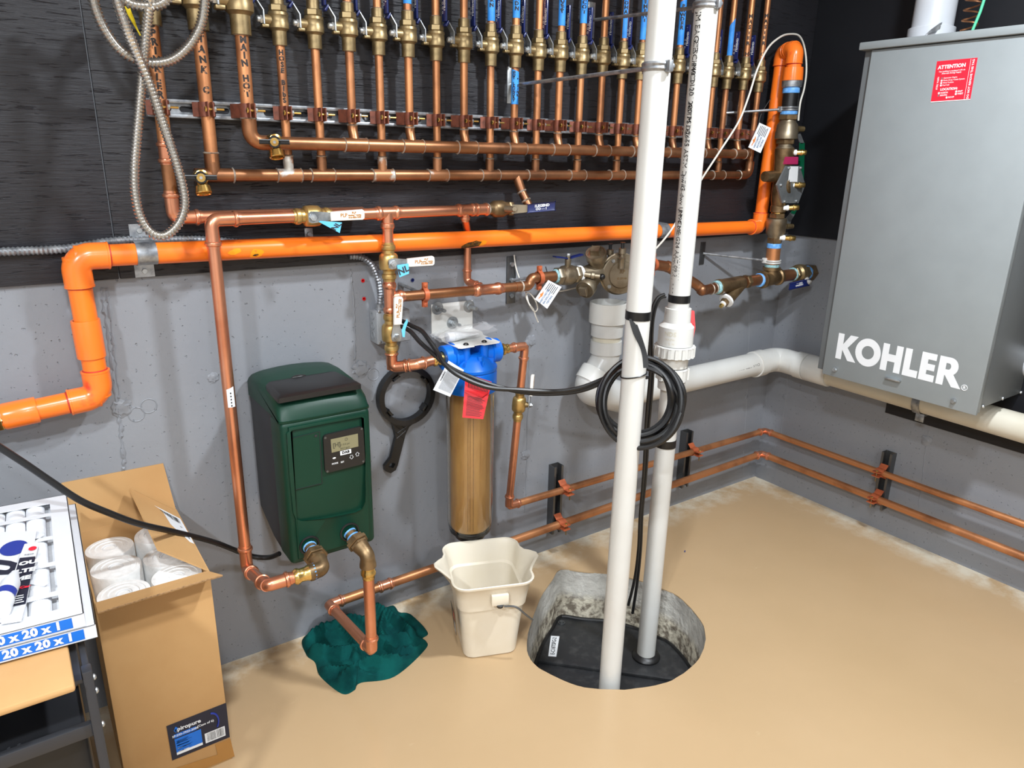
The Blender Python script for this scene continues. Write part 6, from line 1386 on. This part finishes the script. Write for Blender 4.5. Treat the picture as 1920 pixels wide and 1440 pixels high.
# ================================================================ SHELF WITH AIR FILTERS
best = min((abs((Z(157, 1150, z/1000)-Z(125, 927, z/1000)).length-.495), z/1000) for z in range(500, 950, 5)); zf = best[1]
FRc, FRb = Z(157, 1150, zf), Z(125, 927, zf); ey = (FRb-FRc).normalized(); ex = V((-ey.y, ey.x, 0)); ex = ex if ex.x < 0 else -ex
FLc = Z(0, 1190, zf); ex2 = (FLc-FRc).normalized()
ex = ex2 if abs(ex2.angle(ex)) < .2 else ex
FS = .495
def air_filter(lab, o, ex, ey, th_):
    t = thing('air_filter', lab, 'air filter', o+ex*.25+ey*.25-V((0, 0, th_)), 'pleated air filters stacked on the shelf')
    fr = M(((ex.x, ey.x, 0, o.x), (ex.y, ey.y, 0, o.y), (0, 0, 1, o.z), (0, 0, 0, 1)))
    mb = MB(); b_ = .032; plate(mb, [(0, 0), (FS, 0), (FS, FS), (0, FS)], [[(b_, b_), (FS-b_, b_), (FS-b_, FS-b_), (b_, FS-b_)]], .0015, fr @ M.Translation((0, 0, -.0015))); mb.part('top_frame', 'paper', t)
    for a, b2 in (((0, 0), (FS, 0)), ((FS, 0), (FS, FS)), ((FS, FS), (0, FS)), ((0, FS), (0, 0))):
        p, q = fr @ V((*a, 0)), fr @ V((*b2, 0)); nn_ = V((0, 0, 1)).cross(q-p).normalized(); ins_ = (fr @ V((FS/2, FS/2, 0))-p); nn_ = nn_ if nn_.dot(ins_) > 0 else -nn_
        MB().slab([p, q, q-V((0, 0, th_)), p-V((0, 0, th_))], -nn_, .0015).part('frame_side', 'paper', t)
    cs = Card(*(fr @ V(p) for p in ((FS, 0, 0), (0, 0, 0), (0, 0, -th_), (FS, 0, -th_))))
    if cs.n.y > 0: cs.n = -cs.n
    mb = MB(); cs.rect(mb, .0, .12, .965, .90, .0006); bs = mb.part('blue_strip', 'blueprint', t)
    mb = MB(); cs.text(mb, '20 x 20 x 1', .84, .53, th_*.60, .07, off=.0012, space=1.05); mb.part('lettering', 'white', bs)
    MB().slab([fr @ V((u_, v_, -th_+.003)) for u_, v_ in ((.003, .003), (FS-.003, .003), (FS-.003, FS-.003), (.003, FS-.003))], (0, 0, 1), .001).part('backing', 'pleat', t)
    def strip(a, b2, w=.012):
        a, b2 = V((*a, 0)), V((*b2, 0)); d = (b2-a).normalized(); s_ = V((-d.y, d.x, 0))*w/2; MB().prism([(a+s_)[:2], (a-s_)[:2], (b2-s_)[:2], (b2+s_)[:2]], fr @ M.Translation((0, 0, -.0012)), .001).part('cross_strip', 'paper', t)
    for k in range(4): y = b_+(FS-2*b_)*(k+.5)/4; strip((b_-.01, y), (FS-b_+.01, y), .014)
    for k in range(-3, 4):
        for s_ in (1, -1):
            x0_ = FS/2+k*.1; xa, xb = x0_-s_*.1, x0_+s_*.1
            if b_ < min(xa, xb) and max(xa, xb) < FS-b_: strip((xa, b_-.01+.1), (xb, b_+.19+.1), .010)
    for k in range(12):
        x = b_+.01+(FS-2*b_-.02)*(k+.5)/12; mb = MB(); rw = []
        for jy in range(13):
            y = b_-.01+(FS-2*b_+.02)*jy/12; rw.append([mb.bm.verts.new(fr @ V((x+.0165*math.cos(a_), y, -.0135+.0115*math.sin(a_)+.0012*mn.noise(V((x*90, y*70, 0)))))) for a_ in (PI*i/8 for i in range(9))])
        for ra, rb in zip(rw, rw[1:]):
            for i in range(8): mb.bm.faces.new((ra[i], ra[i+1], rb[i+1], rb[i]))
        mb.part('pleat', 'pleat', t)
    return fr
fr1 = air_filter('upper white pleated air filter on the shelf, under the leaflet', FRc, ex, ey, .0235)
o2 = Z(179, 1171, zf-.0245); air_filter('lower white pleated air filter on the shelf, sticking out to the right', V((o2.x, o2.y, zf-.0245)), ex, ey, .0235)
def ZP(px, py, dz=.001): return Z(px, py, zf+dz)
mb = MB()
c = Card(ZP(142, 1080), ZP(118, 1016), ZP(124, 1013), ZP(147, 1078)) 
nt = MB(); cw_ = Card(ZP(129, 1016, .0004), ZP(127, 1000, .0004), ZP(133, 999, .0004), ZP(135, 1015, .0004))
# leaflet, carton sleeve and grease tube lying on the filter
lf = Card(ZP(-60, 1000, .002), ZP(69, 995, .002), ZP(37, 1165, .002), ZP(-60, 1170, .002)); o = lf.body('leaflet', 'paper'); tag(o, 'white leaflet with blue logo lying on the air filter', 'leaflet')
mb = MB(); ccx = lf.at(.70, .78, .001); mb.poly([ccx+V((.022*math.cos(a_), .030*math.sin(a_), 0)) for a_ in (2*PI*k/24 for k in range(24))]); sb_ = .05
mb.part('logo_dot', 'navy2', o)
mb = MB(); lf.text(mb, 'U', .57, .55, .055, .10, rot=1.2, off=.001); mb.part('lettering', 'navy', o)
cz = lambda px, py: ZP(px, py, .006)
lc = Card(cz(43, 1012), cz(71, 1008), cz(40, 1164), cz(0, 1166)); bodyp = [cz(*p) for p in ((46, 1020), (70, 1015), (72, 1024), (60, 1070), (48, 1134), (40, 1162), (2, 1168), (4, 1140), (24, 1080), (38, 1040))]
mb = MB(); mb.slab(bodyp, (0, 0, 1), .003); sl = mb.part('carton_sleeve', 'paper'); tag(sl, 'white and navy printed carton sleeve lying on the air filter', 'carton')
def zpoly(pts, m, nm, par, dz=.0072): return MB().poly([ZP(px, py, dz) for px, py in pts]).part(nm, m, par)
nv = zpoly([(37, 1046), (66, 1043), (67, 1052), (58, 1084), (48, 1132), (12, 1139), (26, 1082)], 'navy', 'navy_panel', sl)
sc2 = Card(ZP(38, 1046, .0076), ZP(66, 1042, .0076), ZP(48, 1132, .0076), ZP(10, 1140, .0076))
mb = MB(); sc2.text(mb, 'OU', .62, .86, .013, .08); sc2.text(mb, 'LTE', .58, .69, .013, .08); sc2.text(mb, 'ME', .52, .53, .013, .08); sc2.lines(mb, .1, .9, .03, .20, 4, .4); mb.part('lettering', 'white', nv)
mb = MB(); sc2.text(mb, 'er Car', .55, .34, .0075, .06); mb.part('lettering', 'redlabel', nv)
mb = MB(); d_ = ZP(61, 1028, .0075); mb.poly([d_+V((.0065*math.cos(a_), .008*math.sin(a_), 0)) for a_ in (2*PI*k/18 for k in range(18))]); mb.part('red_logo', 'redlabel', sl)
mb = MB(); Card(ZP(42, 1036, .0075), ZP(70, 1032, .0075), ZP(68, 1042, .0075), ZP(38, 1046, .0075)).text(mb, 'aqua', .5, .5, .006); mb.part('lettering', 'steel_dark', sl)
ta, tb_ = ZP(4, 1132, .018), ZP(30, 1070, .018); t = thing('grease_tube', 'small white and blue tube lying on the leaflet at the left edge', 'tube', ta-V((0, 0, .016))); d = (tb_-ta).normalized()
MB().lathe(ta-d*.02, d, [(0, .014), (.001, .0155), (.028, .0155), (.029, .014)], 20).part('cap', 'white', t)
MB().lathe(ta+d*.009, d, [(0, .0145), (.05, .0145), (.075, .008), (.085, .006)], 20).part('tube_body', 'paper', t)
mb = MB(); band(mb, ta+d*.014, d, .0145, V((.2, -.2, 1)), 1.3, 0, .018, .0006); mb.part('blue_band', 'navy2', t)
# shelf unit
px_ = Y(163, 1260, -.77).x; YS = -.77; zA = zf-.051; zB = Y(120, 1400, -.79).z
t = thing('shelving_unit', 'charcoal steel shelving unit under the air filters at the left edge', 'shelf', (-3.1, -.6, 0))
for x in (px_, -3.55):
    for y in (YS, -.40): MB().box((x, y, zA/2), (.014, .022, zA), bev=.002).part('post', 'shelf', t)
for z in (zA-.02, zB, .05):
    for y in (YS, -.40):
        if z > zB+.02 and y == YS: continue
        MB().box(((px_-3.55)/2, y, z), (px_+3.55-.012, .012, .024), bev=.002).part('beam', 'shelf', t)
    for x in (px_, -3.55): MB().box((x, -.585, z-.004), (.010, .35, .022), bev=.002).part('side_beam', 'shelf', t)
MB().box(((px_-3.55)/2, -.585, zB-.016), (px_+3.55-.03, .36, .004)).part('deck', 'shelf', t)
for z in (zA-.02, zA-.045, zB):
    MB().lathe((px_+.007, YS, z), (1, 0, 0), [(0, .005), (.002, .005), (.004, .0025)], 10).part('bolt', 'steel', t)
for px, py0, py1 in ((40, 1320, 1440), (48, 1320, 1440)):
    pass
for i_, x in enumerate((-2.835, -2.822)): MB().cyl((x, -.76, zB-.01), (x-.006, -.76, zA-.10), .0028, 6).part('wire_tie', 'shelf', t)
cbx = Y(143, 1297, -.80); ct = Y(128, 1200, -.80)
bx = thing('cardboard_box', 'small brown cardboard box hanging under the air filters on the shelf', 'box', (cbx.x-.2, -.62, cbx.z))
MB().box((cbx.x-.20, -.625, (cbx.z+zA-.002)/2), (.40, .35, zA-.002-cbx.z), bev=.004).part('box_body', 'card', bx)
MB().box((cbx.x-.20, -.62, cbx.z-.006), (.42, .30, .006)).part('shelf_board', 'shelf', t)
sb_ = thing('shelf_dark_filler', 'black plastic crate added to darken the middle shelf below the brown box', 'filler', (-3.0, -.58, zB-.013)); MB().box((-3.08, -.575, (zB+cbx.z)/2-.012), (.44, .30, cbx.z-zB-.016), bev=.006).part('filler_body', 'blackp', sb_)  # black block added to stand in for the shade inside the shelf
sb_ = thing('shelf_dark_filler', 'black plastic crate added to darken the bottom shelf at the left edge', 'filler', (-3.0, -.58, .06)); MB().box((-3.02, -.575, (zB-.03+.066)/2), (.56, .32, zB-.03-.066), bev=.006).part('filler_body', 'blackp', sb_); MB().box(((px_-3.55)/2, -.585, .063), (px_+3.55-.03, .36, .004)).part('deck', 'shelf', t)  # second added block, blackens the shaded space above the bottom deck
cn_ = Y(150, 1360, -.62); t = thing('metal_canister', 'dark grey canister standing on the lower shelf behind the post', 'canister', (cn_.x-.02, -.60, zB-.02))
MB().lathe((cn_.x-.02, -.60, zB-.0135), (0, 0, 1), [(0, .042), (.002, .044), (.085, .044), (.089, .046), (.091, .044), (.089, .04)], 28).part('can_body', 'shelf', t); MB().cyl((cn_.x-.02, -.60, zB+.07), (cn_.x-.02, -.60, zB+.115), .016, 16).part('can_neck', 'shelf', t)

# ================================================================ GREY ENCLOSURE ON THE RIGHT WALL
xf = -.350; K = lambda px, py, x=xf: X(px, py, x)
y0, y1 = K(1541, 700).y, K(1830, 777).y; z0, z1 = K(1541, 700).z, K(1637, 92).z
yS = K(1533, 690, xf+.015).y; ySd = y1+.012
t = thing('generator_enclosure', 'large grey steel enclosure with KOHLER lettering on the right wall', 'electrical box', (-.15, (y0+y1)/2, z0))
MB().box((xf/2+.0005, (yS+ySd)/2, (z0+.010+z1)/2), (-xf-.0255, yS-ySd, z1-z0-.010), bev=.003).part('back_box', 'kohler_d', t)
mb = MB(); mb.box((xf+.006, (y0+y1)/2, (z0+z1)/2-.002), (.012, y0-y1, z1-z0-.002), bev=.003); mb.part('front_cover', 'kohler', t)
MB().box((xf+.016, y1+.004, (z0+z1)/2), (.02, .006, z1-z0-.01), bev=.0015).part('cover_flange', 'kohler', t)
yl = K(1611, 85, xf-.012).y; zl0, zl1 = K(1613, 94, xf-.012).z, K(1610, 80, xf-.012).z
MB().box((xf/2-.0125, (yl+y1-.01)/2, (zl0+zl1)/2), (-xf-.001, yl-y1+.01, zl1-zl0), bev=.003).part('drip_lid', 'kohler', t)
for p in ((1566, 693), (1788, 752)):
    c = K(*p, xf-.001); mb = MB(); mb.lathe(c, (-1, 0, 0), [(0, .0085), (.003, .0085), (.0032, .006)], 12); mb.hexn(c, (-1, 0, 0), .003, .010, .0065); mb.part('cover_bolt', 'steel', t)
a, b = K(1661, 708, xf-.001), K(1690, 714, xf-.001); MB().box((xf-.006, (a.y+b.y)/2, (a.z+b.z)/2), (.014, a.y-b.y, .006), bev=.002).part('hasp', 'steel', t)
for p in ((1843, 762), (1880, 747), (1914, 736)):
    d_ = ray(*p); k = (ySd-.001-CAM.y)/d_.y; c = CAM+d_*k; MB().lathe(c, (0, -1, 0), [(0, .006), (.003, .005), (.004, .002)], 10).part('side_screw', 'steel', t)
cH = CAM+ray(1932, 678)*((ySd-CAM.y)/ray(1932, 678).y)
MB().lathe(cH, (0, -1, 0), [(-.01, .052), (.004, .052), (.005, .047), (.06, .047)], 32).part('side_conduit_hub', 'pvc_pale', t)
# lettering, drawn as block letters
def arc(cx, cy, rx, ry, a0, a1, n=12): return [(cx+rx*math.cos(math.radians(a0+(a1-a0)*k/n)), cy+ry*math.sin(math.radians(a0+(a1-a0)*k/n))) for k in range(n+1)]
GL = [('K', [(0, 0), (0, 1), (.27, 1), (.27, .60), (.56, 1), (.92, 1), (.50, .50), (.95, 0), (.57, 0), (.27, .38), (.27, 0)], [], .86),
      ('O', arc(.56, .5, .56, .53, 0, 360, 36)[:-1], [arc(.56, .5, .27, .25, 0, 360, 30)[:-1]], 1.17),
      ('H', [(0, 0), (0, 1), (.27, 1), (.27, .64), (.57, .64), (.57, 1), (.84, 1), (.84, 0), (.57, 0), (.57, .37), (.27, .37), (.27, 0)], [], .94),
      ('L', [(0, 0), (0, 1), (.27, 1), (.27, .26), (.60, .26), (.60, 0)], [], .66),
      ('E', [(0, 0), (0, 1), (.58, 1), (.58, .77), (.27, .77), (.27, .62), (.56, .62), (.56, .39), (.27, .39), (.27, .24), (.60, .24), (.60, 0)], [], .69),
      ('R', [(0, 0), (0, 1), (.40, 1)]+arc(.42, .69, .31, .31, 85, -55, 10)+[(.95, 0), (.60, 0), (.29, .36), (.27, .36), (.27, 0)], [[(.27, .79), (.36, .79)]+arc(.37, .68, .09, .11, 80, -80, 6)+[(.27, .57)]], .95)]
lo, hi = K(1566, 671), K(1574, 624); re = K(1801, 729); tot = sum(g[3] for g in GL); Hh = hi.z-lo.z; sx = (lo.y-re.y)/(tot)
cx = 0
for nm, ol_, hs, adv in GL:
    fr = M(((0, 0, -1, xf-.0002), (-sx, 0, 0, lo.y-cx*sx), (0, Hh, 0, lo.z), (0, 0, 0, 1)))
    mb = MB(); vs, fs = plate2d(ol_, hs, 0); mb.add2d((vs, fs), lambda x, y, z: V((xf-.0006, lo.y-(cx+x)*sx, lo.z+y*Hh))); mb.part('letter', 'white', t); cx += adv
rc_ = K(1808, 727, xf-.0006); mb = MB(); mb.tube([rc_+V((0, .0085*math.cos(a_), .0085*math.sin(a_))) for a_ in (2*PI*k/20 for k in range(20))], .0011, 5, closed=True); mb.add2d(text2d('R', .014, .0004), lambda x, y: rc_+V((0, -x, y))); mb.part('registered_mark', 'white', t)
# red attention label
lc = Card(K(1757, 115, xf-.0008), K(1833, 108, xf-.0008), K(1819, 187, xf-.0008), K(1745, 192, xf-.0008)); lo_ = lc.body('attention_label', 'redlabel', t, label='red ATTENTION label')
mb = MB(); w = (lc.br-lc.bl).length; h = (lc.tl-lc.bl).length; q = h
lc.text(mb, 'ATTENTION', .40, .845, q*.088, .05); lc.text(mb, 'This building is equipped with an', .42, .74, q*.036, .02); lc.text(mb, 'Alternate Energy Supply', .42, .69, q*.036, .02)
for k, s in enumerate(('Generator Engine', 'Photo Array Voltaic System', 'Wind Turbine', 'Fuel Cell')):
    v_ = .575-.058*k; lc.text(mb, s, .24, v_, q*.034, .02, align='LEFT')
    if k: mb.poly([lc.at(.20, v_, .0004)+lc.ex.normalized()*(.0028*math.cos(a_))+lc.ey.normalized()*(.0028*math.sin(a_)) for a_ in (2*PI*j/12 for j in range(12))])
lc.text(mb, 'LOCATION:', .42, .30, q*.058, .05)
for s, u_, v_, dot in (('NORTH', .22, .215, 1), ('EAST', .66, .225, 1), ('SOUTH', .22, .155, 0), ('WEST', .66, .165, 1), ('ROOF', .44, .095, 1)):
    lc.text(mb, s, u_, v_, q*.038, .04, align='LEFT')
    if dot: mb.poly([lc.at(u_-.04, v_, .0004)+lc.ex.normalized()*(.003*math.cos(a_))+lc.ey.normalized()*(.003*math.sin(a_)) for a_ in (2*PI*j/12 for j in range(12))])
lc.text(mb, 'NFPA 782.8', .10, .46, q*.045, .02, rot=PI/2*-1); lc.text(mb, 'DO NOT REMOVE THIS TAG', .925, .50, q*.052, .03, rot=PI/2, space=1.02); lc.rect(mb, .845, .02, .853, .98); lc.rect(mb, 0, 0, 1, .018); mb.part('lettering', 'white', lo_)
mb = MB()
for u_, v_ in ((.20, .575), (.18, .155)): lc.rect(mb, u_-.02, v_-.02, u_+.02, v_+.02, .0005)
mb.part('punched_dot', 'kohler_d', lo_)
# conduit, clip and wires on top
zt_ = zl1; tc = Z(1744, 62, zt_); tc = V((-.17, X(1745, 66, -.17).y, zt_))
t = thing('grey_conduit', 'thick grey-white plastic conduit rising from the top of the grey enclosure', 'conduit', tc)
MB().lathe(tc, (0, 0, 1), [(0, .068), (.045, .069), (.047, .067), (.048, .0605), (.7, .0605)], 40).part('conduit_pipe', 'pvc_pale', t)
ck = Q(1748, 55, tc+V((-.07, -.04, .03))); c0_, c1__ = Q(1733, 67, ck), Q(1766, 44, ck); d = (c1__-c0_)
cl_ = thing('metal_clip', 'small bent steel clip leaning on the grey-white conduit', 'clip', c0_); mb = MB(); nn = tocam(ck); up2 = nn.cross(d.normalized())
mb.slab([c0_, c0_+d*.35-up2*.004, c0_+d*.55-up2*.014, c0_+d*.72-up2*.010, c0_+d*.80-up2*.013, c0_+d*.9-up2*.006, c1__, c1__+d*.06+up2*.003, c0_+d*.9+up2*.006, c0_+d*.4+up2*.005], nn, .006); mb.part('clip_blade', 'galv', cl_)
wx = -.16; wt = thing('ground_wire', 'coiled bare copper wire beside the green wire on the enclosure top', 'wire', X(1818, 57, wx)); cb = X(1816, 56, wx); ce = X(1828, -12, wx)
MB().tube([cb.lerp(ce, k/90)+V((.012*math.sin(2*PI*k/26), .024*math.cos(2*PI*k/26), 0)) for k in range(91)], .0028, 7).part('wire_coil', 'cu_old2', wt)
g0 = X(1822, 60, wx-.03); o = MB().tube([g0-V((0, 0, .002)), X(1838, 22, wx-.03), X(1849, -12, wx-.03)], .0042, 8).part('green_wire', 'greenwire'); tag(o, 'straight green wire rising from the enclosure top', 'wire')

# ================================================================ JUNCTION BOX AND FLEXIBLE CONDUITS
yj = -.052; jx0 = Y(707, 615, yj).x; jz0, jz1 = Y(708, 647, yj).z, Y(706, 586, yj).z
t = thing('junction_box', 'grey painted steel junction box behind the vertical copper leg', 'electrical box', (jx0+.05, 0, jz0))
MB().box((jx0+.052, yj/2, (jz0+jz1)/2), (.104, -yj, jz1-jz0), bev=.004).part('box_body', 'jbox', t)
MB().box((jx0+.052, yj-.0015, (jz0+jz1)/2), (.098, .004, jz1-jz0-.006), bev=.0015).part('box_cover', 'jbox', t)
for p in ((711, 584), (713, 641)): c = Y(*p, yj-.004); MB().lathe(c, (0, -1, 0), [(0, .004), (.002, .004), (.003, .002)], 8).part('screw', 'steel', t)
for z in (jz0+.25*(jz1-jz0), jz0+.55*(jz1-jz0), jz0+.85*(jz1-jz0)): MB().lathe((jx0-.0005, yj/2, z), (-1, 0, 0), [(0, .011), (.0012, .011), (.0014, .009), (.0004, .009)], 18, cap=False).part('knockout', 'jbox', t)
def flex(path, r, name, lab, m, cat='conduit', pitch=.0070, k=.17):
    p = resample(catmull(path, 14), pitch/2); n = len(p)
    o = MB().tube(p, [r*(1+(k if i % 2 else -k)) for i in range(n)], 12).part(name, m, None, ) ; tag(o, lab, cat); return o
jt = Y(712, 578, -.026); path = [Y(655, 480, -.022), Y(678, 482, -.026), Y(697, 497, -.03), Y(709, 525, -.032), Y(713, 552, -.028), Y(712, 572, -.026)]
flex(path, .0088, 'armoured_cable', 'grey armoured cable bending down into the junction box', 'galv', pitch=.0085, k=.14)
MB().lathe((path[-1].x, -.026, jz1-.002), (0, 0, 1), [(0, .013), (.008, .013), (.009, .0115), (.02, .0115), (.021, .009)], 14).part('cable_connector', 'galv', t)
flex([Y(-25, 473, -.026), Y(60, 470, -.025), Y(125, 466, -.024), Y(215, 452, -.023), Y(300, 450, -.023), Y(375, 449, -.023), Y(470, 458, -.022)], .0088, 'armoured_cable', 'grey armoured cable running along the black board behind the orange pipe', 'galv', pitch=.0085, k=.14)
cu = lambda L: [Y(px, py, y) for px, py, y in L]
flex(cu([(172, -25, -.15), (178, 12, -.15), (196, 55, -.15), (224, 93, -.15), (256, 112, -.15), (292, 118, -.15), (326, 110, -.15), (356, 84, -.15), (376, 48, -.15), (383, 10, -.15), (384, -25, -.15)]), .0098, 'flexible_conduit', 'stainless flexible conduit, wide U-shaped loop in front of the left risers', 'stainless')
flex(cu([(212, -30, -.20), (222, 10, -.20), (236, 50, -.20), (250, 85, -.21), (268, 128, -.22), (285, 170, -.22), (300, 215, -.21), (316, 262, -.20), (331, 308, -.20), (343, 352, -.20), (346, 388, -.20), (334, 420, -.20), (308, 442, -.20), (281, 434, -.20), (262, 404, -.20), (253, 360, -.20), (252, 315, -.20), (256, 260, -.195), (261, 205, -.19), (266, 150, -.185), (270, 100, -.18), (275, 50, -.175), (280, 10, -.17), (286, -30, -.16)]), .0092, 'flexible_conduit', 'stainless flexible conduit hanging in a long narrow loop to the orange pipe', 'stainless')
flex(cu([(218, -22, -.17), (232, 0, -.17), (254, 9, -.17), (282, 11, -.17), (306, 5, -.17), (322, -14, -.17), (328, -30, -.17)]), .0098, 'flexible_conduit', 'short arch of stainless flexible conduit at the top edge of the photo', 'stainless')
a_ = [Y(236, 6, -.1), Y(243, 26, -.1), Y(247, 34, -.1), Y(257, 55, -.1), Y(266, 72, -.1)]; tag(MB().tube(a_, [.0055, .005, .0045, .0018, .0016], 6).part('cable_tie', 'yellowtie'), 'yellow cable tie beside the stainless conduit loops', 'cable tie')
# white sensor wires
w1 = [Y(*p, y) for *p, y in ((1497, 226, -.15), (1498, 212, -.15), (1501, 190, -.15), (1508, 165, -.13), (1512, 130, -.10), (1509, 92, -.085), (1499, 68, -.085), (1480, 64, -.09), (1462, 70, -.11), (1440, 90, -.13), (1420, 130, -.15), (1404, 180, -.15), (1385, 228, -.145), (1352, 280, -.14), (1318, 332, -.13), (1290, 378, -.12), (1258, 432, -.10), (1226, 470, -.08), (1200, 492, -.06))]
tag(MB().tube(catmull(w1, 8), .0034, 7).part('sensor_wire', 'whitewire'), 'white wire looping over the orange top elbow and down behind the white pipes', 'wire')
w1 = [Y(*p, y) for *p, y in ((964, 478, -.012), (967, 500, -.014), (974, 522, -.02), (984, 542, -.04), (988, 556, -.06), (992, 570, -.07), (1002, 584, -.07), (1008, 578, -.07), (1003, 562, -.07), (992, 549, -.06), (986, 553, -.06), (991, 568, -.065), (1000, 580, -.065), (1004, 592, -.07), (1009, 604, -.07))]
tag(MB().tube(catmull(w1, 7), .0022, 6).part('sensor_wire', 'whitewire'), 'thin white wire bundle dangling behind the white service tag', 'wire')
w1 = [Y(*p, y) for *p, y in ((1003, 541, -.055), (1020, 544, -.05), (1050, 546, -.04), (1078, 540, -.03), (1100, 535, -.03))]
tag(MB().tube(catmull(w1, 7), .0022, 6).part('sensor_wire', 'whitewire'), 'thin white wire running right behind the nickel-bronze valve', 'wire')
# barcode sticker on the pump drop
c = V((A0.x, A0.y, Y(428, 745, A0.y).z)); mb = MB(); band(mb, c, (0, 0, 1), r1, FACE(c.x, c.y, 0)+V((.25, 0, 0)), .6, -.022, .024, .0005, 8, .006); o = mb.part('barcode_sticker', 'white'); tag(o, 'white barcode sticker on the copper drop left of the pump', 'sticker')
mb = MB()
for k in range(5): band(mb, c, (0, 0, 1), r1, FACE(c.x, c.y, 0)+V((.25, 0, 0)), .10, -.02+.008*k, -.016+.008*k, .0009, 3)
mb.part('barcode', 'ink', o)
# crumb on the floor
c = Z(1284, 1035, .0); o = MB().box(c+V((0, 0, .003)), (.008, .004, .005), R=M.Rotation(.6, 3, 'Z'), bev=.001).part('plastic_crumb', 'bluebit'); tag(o, 'tiny blue plastic crumb on the tan floor near the corner', 'crumb')
